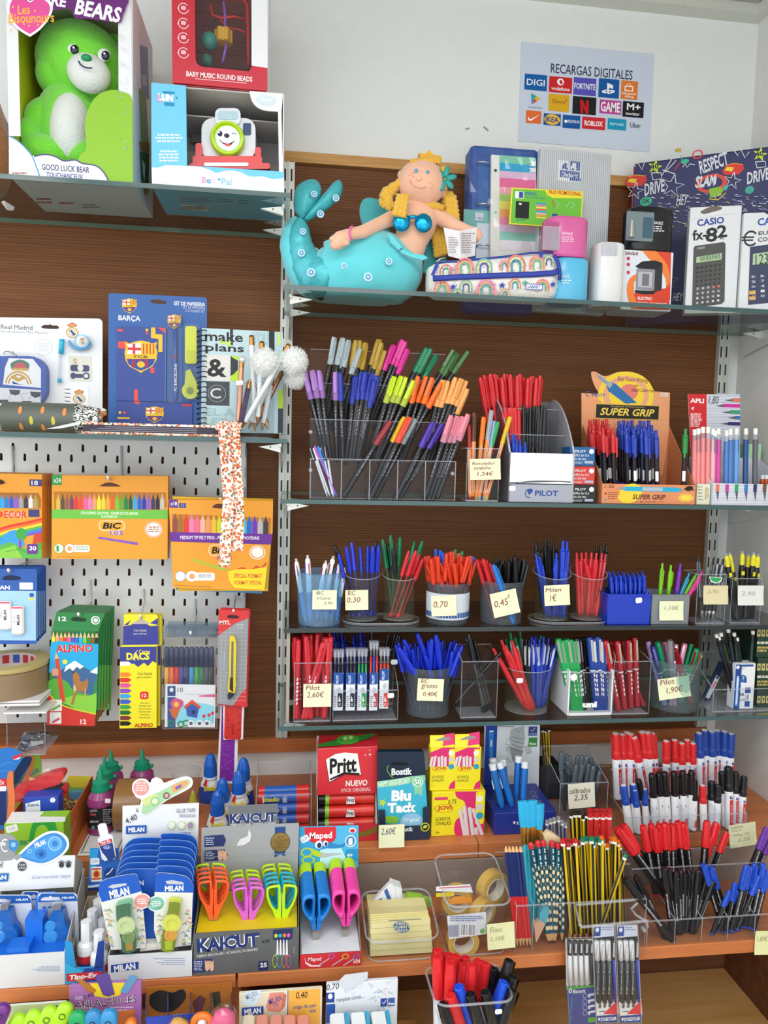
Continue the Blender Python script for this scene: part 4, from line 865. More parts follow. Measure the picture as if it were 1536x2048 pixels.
t,a,T,w,h=rcarton('graffiti_binder','large navy binder covered in graffiti doodles behind the calculators',1252,-.035,1575,-.195,z,(1252,327),.045,'262a5e','binder','cover',.003)
def star(x,y,r,col,wd=1.4,fill=None):
 p=[(x+(r if k%2==0 else r*.38)*sin(k*pi/5+.2),y-(r if k%2==0 else r*.38)*cos(k*pi/5+.2))for k in rj(10)]
 if fill:a.pg(p,fill)
 a.ln(p+[p[0]],wd,col)
def car(x,y,s=1):
 a.pg([(x,y),(x+8*s,y-12*s),(x+22*s,y-16*s),(x+42*s,y-14*s),(x+44*s,y-5*s),(x+34*s,y+6*s),(x+6*s,y+7*s)],'d8392f').pg([(x+5*s,y-2*s),(x+10*s,y-9*s),(x+24*s,y-8*s),(x+20*s,y)],'ead63a').ln([(x+8*s,y-12*s),(x+22*s,y-16*s),(x+42*s,y-14*s)],1.5,'f0a030')
gw='d9dce4'
car(1250,366);car(1444,343)
for x,y in Q(1302,334,210,-25):star(x+8,y,15,'c6dc2e',1,'c6dc2e');a.tx('90',x,y-6,x+15,y+5,'20244f',.06,0,10)
a.tx('DRIVE',1288,363,1330,388,gw,.05,.2,8).tx('DRIVE',1493,340,1540,364,gw,.05,.2,8).tx('RESPECT',1398,312,1456,340,gw,.05,.1,14).tx('SLAM',1390,350,1434,372,gw,.05,.2,2).rg(1392,348,1454,386,.3,'d94a3c',18).tx('SLAM',1392,352,1432,374,gw,.04,.3,2)
star(1345,372,24,gw,1.8);star(1270,382,18,gw,1.8);star(1465,362,18,gw,1.8);star(1340,560,18,'9aa0b8',1.4)
a.tx('OK',1283,399,1300,408,'1f2350',.05).ov(1280,394,1304,412,'3fb58f').tx('OK',1284,398,1300,407,'1f2350',.05).tx('HEY',1353,390,1376,410,gw,.02,.2,-4).tx('HEY',1346,586,1366,602,gw,.02,.2,-4).pg(Q(1418,378,22,-5,8,7,-8,12,-20,4),'8cba38').pg(Q(1448,372,10,-2,-6,12,-6,-4),'48b8ac').ln(Q(1418,398,18,2,16,-14),2,'e8c43c').ov(1490,372,1508,388,'3fa593').rg(1384,300,1406,318,.3,'d9454a',16).ov(1362,318,1378,328,'3fb58f').ln(Q(1362,312,2,10,10,-4),2.4,'3fb58f')
for pts in(Q(1323,352,22,-36,7,6,-22,23),Q(1325,340,25,8),Q(1262,322,8,12,6,-8,8,14,6,-18),Q(1467,300,9,12,6,-12,8,16,8,-12),Q(1365,335,5,-7,4,7,6,-7,10,2),Q(1303,346,19,0,2,12,-18,2,-3,-14),Q(1511,324,19,-1,2,11,-18,2,-3,-12)):a.ln(pts,1.8,gw)
a.ln(Q(1348,342,14,-18),2,'d9454a')
rn=random.Random(5)
for q in rj(190):
 x=rn.uniform(1300,1535);y=rn.uniform(388,470);a.ln([(x,y),(x+rn.uniform(2,7),y+rn.uniform(-2,2)),(x+rn.uniform(4,9),y+rn.uniform(-1,3))],rn.uniform(.8,2),rn.choice([gw,gw,'9aa6c4','8a90b8','c8cc70']))
a.dn(t,'graffiti_print');mk('spine_edge',BX(-.0008,.003,.002,.043,.002,h-.002,mat('c23a36',.4),T),t)
def calc(label,x0,Y0,x1,Y1,top,money):
 t,a,T,w,h=rcarton('calculator_box',label,x0,Y0,x1,Y1,z,top,.028,'dadde0')
 return t,a
t,a=calc('white hanging carton of a grey scientific calculator',1369,-.19,1471,-.222,(1369,415),0)
a.pg(cv(Q(1400,424,12,-7,14,-4,16,1,0,5,-17,5,-17,4,-8,-4)),'6a5f58').ln(Q(1376,440,96,-14),.8,'b7babf').tx('CASIO',1394,436,1448,450,'2d4790',.06,0,5).tx('fx-',1385,459,1413,480,'1c1d20',.05,0,5).tx('8',1411,455,1435,484,'1c1d20',.05).tx('2',1434,450,1454,475,'1c1d20',.05,0,4).tx('MS',1440,475,1448,479,'55585e').pg(Q(1390,492,57,-8,4,4,-2,114,-6,6,-55,8,-4,-4,3,-116),'4b4a48').pg(Q(1393,514,51,-8,-1,13,-51,7),'a8c49a').tx('8888888',1400,510,1440,520,'3a4a3a',-.01,0,8).tx('CASIO',1394,494,1410,498,'cfd0d2',.02,0,6)
for j in rj(5):
 for i in rj(6):a.rc(1392+i*9-j*.3,534+j*9-i*1.2,1397+i*9-j*.3,538+j*9-i*1.2,'262626' if j<2 else '2e2e2e');a.n-=1
k='789xx456xx123+-0.=--'
for j in rj(4):
 for i in rj(5):x,y=1392+i*10.5-j*.4,575+j*9.5-i*1.3;a.rc(x,y,x+6.5,y+5.5,'a33a3e' if j==0 and i>2 else '7b7c80',.2).tx(k[j*5+i].upper(),x+1.7,y+1,x+4.8,y+4.5,'f0f0f0',0)
a.dn(t)
t,a=calc('white hanging carton of a navy euro converter calculator at the frame edge',1476,-.232,1590,-.262,(1476,426),1)
a.tx('CASIO',1515,434,1572,449,'2d58a8',.06,0,5).tx('EURO',1517,461,1560,469,'2a2b2e',.03,0,4).tx('CONVERTER',1516,472,1590,481,'2a2b2e',.03,0,4).rg(1487,461,1516,493,.24,'2a2b2e',20,40,320).rc(1483,473,1508,476,'2a2b2e').rc(1483,479,1506,482,'2a2b2e').pg(Q(1500,494,100,-14,0,120,-104,10),'39415c').pg(Q(1506,508,94,-13,0,25,-95,10),'a9c4a0').tx('1234567',1510,505,1580,526,'2a3430',.0,.1,7)
for j in rj(5):
 for i in rj(4):a.tx(['MRC','M-','M+','/','%','7','8','9','>','4','5','6','C','1','2','3','AC','0','00','.'][j*4+i],1503+i*18,551+j*10-i*1.5,1511+i*18,556+j*10-i*1.5,'cfd3dc',.02)
a.rc(1498,582,1511,589,'dba662').rc(1498,593,1511,600,'dba662').ov(1530,421,1560,429,'2a2422');a.dn(t)
def pencil_case():
 Yf=-.245;c0=at(862,560,Yf);c1=at(1122,560,Yf);L_=c1.x-c0.x;zb=ZTR+.0008;t=Th('pencil_case','white pencil case with pastel rainbows and blue zip, lying before the binder','pencil case',((c0.x+c1.x)/2,Yf,zb))
 zt0=Za(527,c0.x,Yf+.03);zt1=Za(507,c1.x,Yf+.03);n=14;b=M();cl=mat('e8e6e0',.8,0,'fur',.25,400,.03);vs=[];K=16
 for i in rj(n+1):
  f=i/n;e=1-max(0,abs(f-.5)*2-.9)*3.5;zt=zt0+(zt1-zt0)*f;x=c0.x+L_*f;ry=.034*e;rz=(zt-zb)/2*min(1,e+.1)
  for k in rj(K):
   an=2*pi*k/K;cy=math.copysign(abs(cos(an))**.55,cos(an));cz=math.copysign(abs(sin(an))**.55,sin(an));vs.append((x,Yf+.034+ry*cy*-1,zb+(zt-zb)/2+rz*cz))
 b.add(vs,[(i*K+k,(i+1)*K+k,(i+1)*K+(k+1)%K,i*K+(k+1)%K)for i in rj(n)for k in rj(K)]+[list(rj(K)),[n*K+k for k in rj(K-1,-1,-1)]],cl,1);mk('body',b,t)
 a=Fr(Yf-.001);a.r=.8;a.tm=ZTR+.002-a.O.z
 def bow(x,y,r,cols):
  for q,c in en(cols):k=r*(1-q*.24);k2=r*(1-q*.24-.17);a.pg([(x+k*cos(R(d)),y-k*1.1*sin(R(d)))for d in rj(0,181,18)]+[(x-k,y+r*.7),(x-k2,y+r*.7)]+[(x+k2*cos(R(d)),y-k2*1.1*sin(R(d)))for d in rj(180,-1,-18)]+[(x+k2,y+r*.7),(x+k,y+r*.7)],c)
 pal=[('ea8078','dcd9a0','3a98a8'),('e88a8a','f0a870','6ab898'),('7ab8a8','e8d890','4a6ab0'),('e890b8','e8a080','58a8a8')]
 for i,(x,y,r)in en(((892,545,13),(930,538,19),(968,537,17),(1010,534,12),(1032,532,19),(1074,530,16),(1098,525,12),(905,545,9))):bow(x,y-2,r,pal[i%4])
 for i,(x,y,r)in en(((884,582,17),(932,576,13),(972,582,20),(1030,572,12),(1085,575,14),(915,594,13),(880,600,12),(1010,590,10))):bow(x,y-2,r,pal[(i+1)%4])
 for x,y in Q(906,574,98,-3,102,-2,-24,-58,-32,55):
  a.pg([(x+(7 if k%2==0 else 3)*sin(k*pi/5),y-(7 if k%2==0 else 3)*cos(k*pi/5))for k in rj(10)],'3a4cae' if x!=1050 else '58b090')
 rn=random.Random(9)
 for q in rj(260):
  x=rn.uniform(866,1118);y=rn.uniform(522-(x-866)*.05,602-(x-866)*.03)
  if 549-(x-866)*.03<y<562:continue
  a.rc(x,y,x+1.6,y+1.6,'4a5078');a.n-=1
 a.n+=1;a.rc(1051,568,1085,580,'5a78b8',.15).rc(1052.5,569.5,1083.5,578.5,'eceef2',.15).tx('LABART',1055,571,1080,577,'3a5a9a',.05)
 a.dn(t,'rainbow_print');b=M();zb_=mat('2a3ea0',.6)
 b.tu(PT(Yf-.003,Q(866,557,54,-3,80,-3,60,-2,48,-3,10,-6)),.0052,zb_,6,flat=.5);mk('zip',b,t)
 mk('piping',M().tu(PT(Yf-.002,Q(1108,510,8,15,4,20,-1,15)),.0036,zb_),t);mk('piping',M().tu(PT(Yf+.004,Q(870,526,70,-6,70,-7,50,-7,46,-1)),.0018,zb_),t)
 mk('zip_pull',PR(PT(Yf-.006,Q(872,526,6,4,-10,22,-6,-3)),(0,.002,0),zb_),t);mk('metal_ring',M().tu(PT(Yf-.004,Q(873,524,7,-6,10,-3)),.0016,mat('c9ccd0',.2,.9)),t)
pencil_case()
# left middle shelf: football stationery, notebook, wallet, pompom pens
z=ZML
def crest_b(a,x0,y0,x1,y1,txt=1):
 w,h=x1-x0,y1-y0;X_=lambda u:x0+w*u;Y_=lambda v:y0+h*v
 def sh(k):return[(X_(.5+(u-.5)*k),Y_(.5+(v-.5)*k))for u,v in Q(0,.05,.16,.04,.17,-.06,.17,-.03,.17,.03,.17,.06,.16,-.04,-.05,.15,.05,.15,-.03,.25,-.12,.2,-.25,.13,-.1,.07,-.1,-.07,-.25,-.13,-.12,-.2,-.03,-.25,.05,-.15)]
 a.pg(sh(1),'e0b92e').pg([(X_(u),Y_(v))for u,v in Q(.09,.12,.24,-.03,.17,-.03,0,.36,-.43,0,.05,-.2)],'eceae6').rc(X_(.25),Y_(.1),X_(.33),Y_(.42),'cf3a3a').rc(X_(.1),Y_(.22),X_(.5),Y_(.3),'cf3a3a')
 for i in rj(4):a.rc(X_(.56+i*.1),Y_(.1),X_(.60+i*.1),Y_(.42),'c8442e')
 if txt:a.tx('FCB',X_(.3),Y_(.46),X_(.7),Y_(.54),'3a2a1a',.03)
 a.pg([(X_(u),Y_(v))for u,v in Q(.07,.57,.86,0,-.05,.15,-.13,.11,-.25,.1,-.25,-.1,-.13,-.11)],'2a4a9c')
 for u in(.22,.42,.62):a.pg([(X_(u),Y_(.57)),(X_(u+.1),Y_(.57)),(X_(u+.1),Y_(.82)),(X_(u),Y_(.82))],'a52a4a')
 a.ov(X_(.38),Y_(.64),X_(.62),Y_(.84),'e0b92e',0,12)
def crest_r(a,x0,y0,x1,y1):
 w,h=x1-x0,y1-y0
 a.ov(x0,y0+h*.28,x1,y1,'c9a24a').ov(x0+w*.1,y0+h*.36,x1-w*.1,y1-h*.07,'e9ebee').rg(x0+w*.2,y0+h*.43,x1-w*.2,y1-h*.15,.25,'c9a24a').pg([(x0+w*.25,y0+h*.45),(x0+w*.5,y0+h*.5),(x0+w*.8,y1-h*.2),(x0+w*.6,y1-h*.15)],'3a4a86').pg([(x0+w*.2,y0+h*.27),(x0+w*.1,y0+h*.1),(x0+w*.35,y0+h*.02),(x0+w*.5,y0-h*.05),(x0+w*.65,y0+h*.02),(x0+w*.9,y0+h*.1),(x0+w*.8,y0+h*.27)],'c87a4a').pg([(x0+w*.28,y0+h*.2),(x0+w*.3,y0+h*.1),(x0+w*.7,y0+h*.1),(x0+w*.72,y0+h*.2)],'d8b060')
def blister(name,label,pts,Y,th,col,cat='blister pack',loc=None):
 c=at(sum(p[0]for p in pts)/len(pts),max(p[1]for p in pts),Y);t=Th(name,label,cat,c)
 sb('card',pts,Y,th,mat(col,.4,0,'',0,60,.02),t);a=Fr(Y,pts[0][0],pts[0][1]);return t,a
def rpts(x0,y0,x1,y1,r,k=4,dx=0,sl=0):
 o=[]
 for cx,cy,st in((x1-r,y0+r,-90),(x1-r,y1-r,0),(x0+r,y1-r,90),(x0+r,y0+r,180)):
  for q in rj(k+1):d=R(st+90*q/k);x,y=cx+r*cos(d),cy+r*sin(d);o.append((x+dx*(y-y0)/(y1-y0),y+sl*(x-x0)))
 return o
Y=-.10
def bub(name,pts,Y,d,m,parent):return mk(name,PR(PT(Y-d,pts),(0,d-.0008,0),m),parent)
t,a=blister('blister_pack','white football stationery blister card with a mini backpack and pen',rpts(-60,634,205,868,9,4,0,.012),Y,.002,'e8eaec')
a.tx('Real Madrid',2,650,65,659,'5a6068',.0).tx('Set de Llavero Mini Mochila',1,661,96,667,'9aa0a8',-.01).pg(cv(Q(82,654,6,-4,10,0,3,-2,3,3,10,0,4,4,-4,3,-26,-1,-6,-3),2),'3a2418').rg(69,678,105,711,.04,'b9bdc2').ls(74,686,100,704,5,'c2c6ca','c',.3);crest_r(a,132,646,157,676);a.rc(138,712,184,763,'d9d8cc',.05);crest_r(a,145,718,155,729);a.rc(141,730,179,743,'4a4f72',.3).ov(155,729,167,743,'d9d8cc').ov(141,745,152,758,'4a4f72').rc(150,748,165,756,'4a4f72').ov(165,745,180,759,'4a4f72').ov(168,748,177,756,'d9d8cc').rc(130,771,178,815,'f0f2f4',.05);crest_r(a,146,780,171,808);a.tx('Real Madrid',141,811,174,816,'7d8088',0)
for k in rj(5):a.ln([(130,778+k*8),(141,779+k*8)],1.6,'4a5060')
a.dn(t)
bp=mat('2d55ae',.6);b1=bub('mini_backpack',rpts(-40,712,92,812,34,6),Y,.022,bp,t);a=Fr(Y-.022).pg(Q(18,716,48,2,16,20,0,38,-76,-7,4,-34),'e9ecf2').pg(Q(-20,774,102,6,0,32,-102,-2),'dde1e8').pg(Q(18,779,23,1,-2,8,-8,3,-10,-3),'3a4356').pg(Q(60,783,22,1,-1,9,-11,3,-8,-5),'3a4356').pg(Q(-10,800,25,-1,5,9,-30,2),'3a4356').pg(Q(44,802,18,0,6,8,-26,0),'3a4356')
for p_ in(Q(41,788,17,-2),Q(21,788,-3,12),Q(41,788,6,12),Q(62,791,-4,9),Q(80,795,2,11)):a.ln(p_,.8,'8a909c')
a.rg(10,742,64,800,.12,'c9a24a',24,8,172).rg(16,748,58,794,.12,'b58a3a',24,8,172).pg(Q(22,756,8,-6,7,7,9,-7,6,7,-8,3,-7,4,-8,-4),'c9a24a').pg(Q(24,762,14,6,12,2,-24,-2),'2d3f86').pg(cv(Q(24,740,-3,-12,9,-6,11,-3,11,4,7,6,-2,11),2),'3f7a6a').pg(Q(26,740,4,-12,10,-4,11,5,4,11),'c8525a').rc(24,736,57,741,'c9a24a');a.dn(t)
mk('keyring',M().tu(PT(Y-.014,cv(Q(8,708,2,-5,10,1,10,6,-6,-7,10,9),3)),.0009,mat('9a9a9a',.2,.9)),t)
mk('mini_pen',M().tu(PT(Y-.008,Q(121,682,3,-3,-1,11,-1,18)),.0048,mat('2fb4d8',.2),8).tu(PT(Y-.008,Q(121,708,-1,27,-1,21,0,8)),.0028,ACE,8).tu([at(119,757,Y-.008),at(119,765,Y-.008)],.0036,mat('2fb4d8',.2),8),t)
b=M().tu(PT(Y-.008,cv(Q(138,681,4,9,10,7,14,1,12,-5,2,-9),3)),[.0015]+[.003]*15,mat('4aa8e0',.2),7);c=at(165,683,Y-.008);b.la(Q(.013,-.006,0,.012),mat('8fc8e6',.2),18,MT(c)@MR(R(90),4,'X')).la(Q(.01,0,0,.0072),mat('e9ebee',.3),18,MT(c)@MR(R(90),4,'X'));mk('mini_tape',b,t);a=Fr(Y-.0155);crest_r(a,159,676,171,690);a.dn(t,'tape_badge')
mk('clear_bubble',PR(PT(Y-.028,rpts(-44,705,99,812,30,5)),(0,.0004,0),WRAP),t);mk('clear_bubble',PR(PT(Y-.017,rpts(134,672,188,706,10,4)),(0,.0004,0),WRAP),t)
t,a=blister('blister_pack','blue football stationery set card with crest notebook, pen, yellow highlighter and tape',rpts(217,586,414,872,5,4,-1,.045),Y-.03,.002,'2058a0')
Yb=Y-.03
for k in rj(34):a.ln([(218+k*5.8,588+k*.26),(222+k*5.8,593+k*.26)],.5,'3a74b8');a.n-=1
a.n+=1;crest_b(a,244,597,274,627);a.tx('BARÇA',237,631,281,644,'e9ebf0',.05).tx('SET DE PAPERERIA',348,604,410,612,'e9ebf0',.04).tx('SET DE PAPELERIA',366,613,410,618,'c3cde0',.0).tx('STATIONERY SET',371,620,410,625,'c3cde0',.0).pg(cv(Q(301,602,5,-3,8,1,2,-3,3,3,11,2,3,3,-4,3,-23,-2,-5,-4),2),'4a2c1c');a.dn(t)
nb=bub('notebook',Q(235,653,98,3,-2,148,54,4,-1,60,-151,-6),Yb,.006,mat('26408e',.4),t);a=Fr(Yb-.006).rc(235,658,246,663,'d8504a').rc(236,683,256,697,'d8504a').pg(Q(302,655,9,0,0,13,14,1,0,35,-8,0,0,-26,-15,-2),'e0b93a').pg(Q(315,655,16,1,-1,11),'d8504a').ov(291,657,297,663,'e0b93a',0,10).ov(291,664,297,669,'d8504a',0,10).rc(301,735,309,746,'d8504a').pg(Q(268,779,8,0,0,21,5,5,-5,4,-8,-3),'d8504a').rc(364,808,383,813,'b03a44').ov(237,822,243,828,'e0b93a',0,10).ov(246,822,252,828,'d8504a',0,10)
crest_b(a,249,681,315,746);crest_b(a,291,813,328,846,0);a.pg(Q(235,834,25,1,0,3,-25,0),'e0b93a').ln(Q(234,801,150,5),1,'1a2c66').ln(Q(331,656,0,148),.8,'7ba0d8');a.dn(t,'notebook_print')
mk('pen',M().tu(PT(Yb-.008,Q(350,660,0,52,0,4,1,79,0,8)),[.0036,.0036,.0036,.0034,.0012],mat('2f5aae',.25),8).tu([at(350,712,Yb-.008),at(350,716,Yb-.008)],.0042,mat('b03a44',.3),8),t)
Fr(Yb-.0125).tx('FC BARCELONA',348,727,354,782,'e9ebf0',.02,0,90).dn(t,'pen_lettering');a=Fr(Yb-.009);crest_b(a,335,629,362,658);a.dn(t,'rubber_crest')
yl=mat('d5dc2e',.35);b=M();bub('highlighter',rpts(370,652,393,727,5),Yb,.014,yl,t);bub('highlighter_cap',rpts(373,700,390,724,3),Yb,.0155,mat('c2ca22',.35),t)
b=M();c=at(381,782,Yb-.010);b.la(Q(.0155,-.005,0,.01),mat('b8c53a',.15),18,MT(c)@MR(R(90),4,'X')).la(Q(.007,0,0,.0058),mat('6f8428',.2),14,MT(c)@MR(R(90),4,'X')).pr(PT(Yb-.015,Q(369,775,2,-33,9,-4,16,32)),(0,.009,0),mat('b8c53a',.15));mk('correction_roller',b,t)
mk('clear_bubble',PR(PT(Yb-.020,rpts(367,648,399,800,6)),(0,.0004,0),WRAP),t);mk('clear_bubble',PR(PT(Yb-.016,rpts(333,632,364,806,6)),(0,.0004,0),WRAP),t)
Yn=-.150;t,a=blister('spiral_notebook','spiral notebook with pale blue typographic cover beside the pompom pens',Q(404,656,162,8,0,203,-164,0),Yn,.012,'b7d0d6','notebook')
a.pg(Q(460,657,6,0,0,33,-6,0),'33363c').pg(Q(538,662,11,1,0,40,-11,-1),'20252e').rc(408,710,461,762,'d9d9d4').rc(461,712,476,752,'343840').pg(Q(461,712,16,0,0,10,-7,-4),'b9e030').pg(Q(461,752,7,-4,9,-10,0,24,-16,0),'b9e030').rc(413,763,459,811,'43484f').rg(416,770,452,804,.035,'c3c6c8').tx('C',420,776,442,797,'cfd1d0',.02).tx('&',414,718,453,754,'26272b',.05).tx('make',410,664,486,683,'26272b',.035).tx('big',440,680,463,692,'c8e830',.04).tx('plans',411,688,488,708,'26272b',.035).tx('EL A',412,816,470,832,'9cc0c8',.04).tx('LET',408,836,455,850,'9cc0c8',.04).tx('YOU',505,664,537,690,'9fc3cb',.05).rc(555,666,561,690,'c7dc74').rc(557,780,566,817,'b9e030').rc(556,817,566,866,'2a3844');a.dn(t)
wr=mat('1d222c',.3,.6)
for k in rj(19):
 y=662+k*10.3;b=M().tu([at(x,yy,Yn+d)for x,yy,d in((413,y,-.001),(411,y-2,-.008),(401,y-1,-.010),(394,y+1,-.002),(397,y+3,.012))],.0011,wr,5);mk('wire_ring',b,t)
Yp=-.215;t=Th('patterned_case','grey patterned cylindrical case with orange marks lying on the shelf','pencil case',at(60,868,Yp));c0=at(-70,838,Yp);r=.0265;zc=ZML+.0008+r
def cylx(b,x0,x1,r0,r1,m,seg=26):b.la([(r0,x0),(r1,x1)],m,seg,MT((0,Yp,zc))@MR(R(90),4,'Y'))
def leaf_pat(c1,c2,sc):
 m=bpy.data.materials.new('mat_pattern');m.use_nodes=True;nt=m.node_tree;N=nt.nodes;L=nt.links;v=N.new('ShaderNodeTexWave');v.wave_type='RINGS';v.inputs['Scale'].default_value=sc;v.inputs['Distortion'].default_value=14;v.inputs['Detail'].default_value=3;v.inputs['Detail Scale'].default_value=2
 t_=N.new('ShaderNodeTexCoord');L.new(t_.outputs['Object'],v.inputs['Vector']);r_=N.new('ShaderNodeValToRGB');r_.color_ramp.interpolation='CONSTANT';r_.color_ramp.elements[0].color=lin(c1);r_.color_ramp.elements[1].position=.5;r_.color_ramp.elements[1].color=lin(c2);L.new(v.outputs['Fac'],r_.inputs[0]);L.new(r_.outputs[0],N['Principled BSDF'].inputs['Base Color']);N['Principled BSDF'].inputs['Roughness'].default_value=.6;return m
b=M();xm=at(10,840,Yp).x;xn=at(155,840,Yp).x;xe=at(200,840,Yp).x;cylx(b,xm,xn,r,r,mat('5c625a',.45,0,'',0,900,.35));mk('body',b,t)
b=M();cylx(b,c0.x,xm,r,r,leaf_pat('e6e8e4','2e3430',55));mk('leaf_band',b,t);b=M();cylx(b,xn,xe,r,r*.72,leaf_pat('e6e8e4','2e3430',55));mk('leaf_band',b,t)
for k,(x,yy,c)in en(((39,820,'d98a4a'),(84,820,'d98a4a'),(128,824,'d98a4a'),(62,841,'c8c04a'),(106,842,'c8c04a'),(40,853,'d98a4a'),(84,855,'d98a4a'))):
 zz=Za(yy,at(x,yy,Yp-r).x,Yp-r*.9);an=math.asin(max(-1,min(1,(zz-zc)/r)));b=M();q=[]
 for s_ in rj(8):u=.0035*cos(s_*pi/4);v_=an+.30*sin(s_*pi/4);q.append((at(x,yy,Yp-r).x+u,Yp-(r+.0006)*cos(v_),zc+(r+.0006)*sin(v_)))
 b.add(q,[list(rj(8))],mat(c,.6));mk('orange_mark' if c.strip('#')[0]=='d' else 'yellow_mark',b,t)
b=M();
for k in rj(9):a_=R(40*k);b.ball((xe+.006+.004*cos(a_),Yp-.006,zc+.01+.006*sin(a_*1.3)),.004,mat(['c8683c','7a8a5a','d0d2ca'][k%3],.8),6,4)
mk('tassel',b,t)
FLO=bpy.data.materials.new('mat_floral');FLO.use_nodes=True
def floral():
 nt=FLO.node_tree;N=nt.nodes;L=nt.links;t_=N.new('ShaderNodeTexCoord');v=N.new('ShaderNodeTexVoronoi');v.inputs['Scale'].default_value=210;L.new(t_.outputs['Object'],v.inputs['Vector'])
 r_=N.new('ShaderNodeValToRGB');r_.color_ramp.interpolation='CONSTANT';r_.color_ramp.elements[0].color=(1,1,1,1);r_.color_ramp.elements[1].position=.5;r_.color_ramp.elements[1].color=(0,0,0,1);L.new(v.outputs['Distance'],r_.inputs[0])
 r2=N.new('ShaderNodeValToRGB');r2.color_ramp.interpolation='CONSTANT';r2.color_ramp.elements[0].color=lin('c8663c');e=r2.color_ramp.elements.new(.45);e.color=lin('d98c66');e=r2.color_ramp.elements.new(.7);e.color=lin('76805a');r2.color_ramp.elements[-1].position=.85;r2.color_ramp.elements[-1].color=lin('8a4038');L.new(v.outputs['Color'],r2.inputs[0])
 mx=N.new('ShaderNodeMix');mx.data_type='RGBA';mx.inputs[6].default_value=lin('e9e0d6');L.new(r_.outputs[0],mx.inputs[0]);L.new(r2.outputs[0],mx.inputs[7]);L.new(mx.outputs[2],N['Principled BSDF'].inputs['Base Color']);N['Principled BSDF'].inputs['Roughness'].default_value=.8
floral()
Yw=-.262;t=Th('fabric_wallet','floral fabric wallet lying closed with a long hanging ribbon tie','wallet',at(300,868,Yw));xa=Xa(163,Yw,z);xb=Xa(452,Yw,z)
mk('cover',BX(xa,xb,Yw,Yw+.11,z+.0008,z+.0045,FLO).box(xa,xb,Yw,Yw+.11,z+.0165,z+.0205,FLO),t)
mk('inner_pages',BX(xa+.002,xb-.004,Yw+.001,Yw+.105,z+.0047,z+.0163,mat('2a2036',.5)),t)
for k in rj(3):mk('page_edge',BX(xa+.015+k*.012,xb-.05,Yw-.0002,Yw+.02,z+.0065+k*.0032,z+.0076+k*.0032,mat('8d8a98',.4)),t)
mk('paper_flap',PR(PT(Yw-.003,Q(92,858,70,-16,-2,7,-40,8)),(0,.002,0),mat('cfd2d0',.6)),t)
def ribbon(pts,w,Y0,name,parent):
 vs=[];n=len(pts)
 for i,(x,y)in en(pts):p=at(x,y,Y0);vs+=[(p.x-w/2,p.y+.0015*sin(i*1.3),p.z),(p.x,p.y-.0016+.0015*sin(i*1.3+1),p.z),(p.x+w/2,p.y+.0015*sin(i*1.3+2),p.z)]
 b=M().add(vs,[(3*i+k,3*i+3+k,3*i+4+k,3*i+1+k)for i in rj(n-1)for k in(0,1)],FLO,1);return mk(name,b,parent)
ribbon(cv(Q(446,850,3,30,3,40,3,40,2,40,-2,30,-2,30,-3,35,-1,39),3),.0195,-.285,'ribbon_tail',t)
ribbon(cv(Q(466,850,4,40,1,40,3,40,2,40,0,40,-2,52),3),.0205,-.279,'ribbon_tail',t)
b=M();c=at(458,853,-.272)
for s_,w in Q(-1,.014,2,-.001):b.ball(c+V((s_*.011,0,.001)),w,FLO,10,8,(1,.55,.6),MR(R(s_*25),3,'Y'))
b.ball(c,.006,FLO,8,6);mk('bow',b,t)
t,xc,r,zt=cup('clear_pen_pot','clear pot of rose gold and pompom pens at the end of the shelf',472,550,762,ZML,-.205,taper=.97)
Sk(472,761,486,770,-.205-r-.001,t,5)
def fancy(label,p0,p1,col,pom=None,gold=1,glit=0,rough=.3,metal=0,name='decorative_pen'):
 A=at(p0[0],p0[1],p0[2]);A.z=max(A.z,ZML+.004);B=at(p1[0],p1[1],p1[2]);d=(B-A).normalized();L=(B-A).length;t=Th(name,label,'pen',A,None)
 q=d.to_track_quat('Z','Y').to_matrix().to_4x4();T=MT(A)@q;b=M();m=mat(col,rough,metal,'',.8 if glit else 0,900 if glit else 200,.5 if glit else .04)
 b.la([(.0010,0),(.0045,.016),(.0048,.03),(.0048,L-.018)],m,9,T);mk('barrel',b,t);mk('gold_top',LA([(.0049,L-.018),(.0049,L-.004),(.003,L)],mat('c08a4a',.2,.9),9,T),t)
 mk('nib_cone',LA(Q(.001,0,.0034,.015),mat('c9a070',.25,.8),9,T,cap=0),t)
 if pom:
  for s_,(x,y,Yp_,rp)in en(pom):
   c=at(x,y,Yp_);b=M();rn=random.Random(int(x));R0=rp/1060
   b.ball(c,R0*.86,mat('e9ecea',1,0,'fur',1,300,.05),18,12)
   vs=[];fs=[]
   for k in rj(1300):
    u=V((rn.gauss(0,1),rn.gauss(0,1),rn.gauss(0,1))).normalized();w=u.cross(V((rn.random(),rn.random(),rn.random()))).normalized()*.0009;e=(u+V((rn.gauss(0,.25),rn.gauss(0,.25),rn.gauss(0,.25)))).normalized();k0=len(vs)
    vs+=[c+u*R0*.8+w,c+u*R0*.8-w,c+e*R0*rn.uniform(1.0,1.14)];fs.append((k0,k0+1,k0+2))
   b.add(vs,fs,mat('f0f2f0',1,0,'fur',0,300,.03));mk('fluffy_pompom',b,t)
 return t
fancy('white dotted pen leaning right with a large white fluffy pompom',(482,858,-.225),(579,688,-.235),'e6e9e8',[(588,722,-.235,27)])
fancy('white pen with a white pompom hanging furthest to the side',(496,858,-.20),(562,715,-.20),'e6e9e8',[(592,754,-.20,24)])
fancy('upright white pen with gold tip standing tallest',(510,862,-.20),(503,670,-.21),'e6e9e8')
fancy('white pen with a white pompom in front of the notebook',(515,850,-.215),(524,682,-.225),'e6e9e8',[(530,724,-.235,27)])
fancy('rose gold pen with a pearl top',(476,860,-.22),(484,716,-.215),'d09478',None,rough=.25,metal=.8)
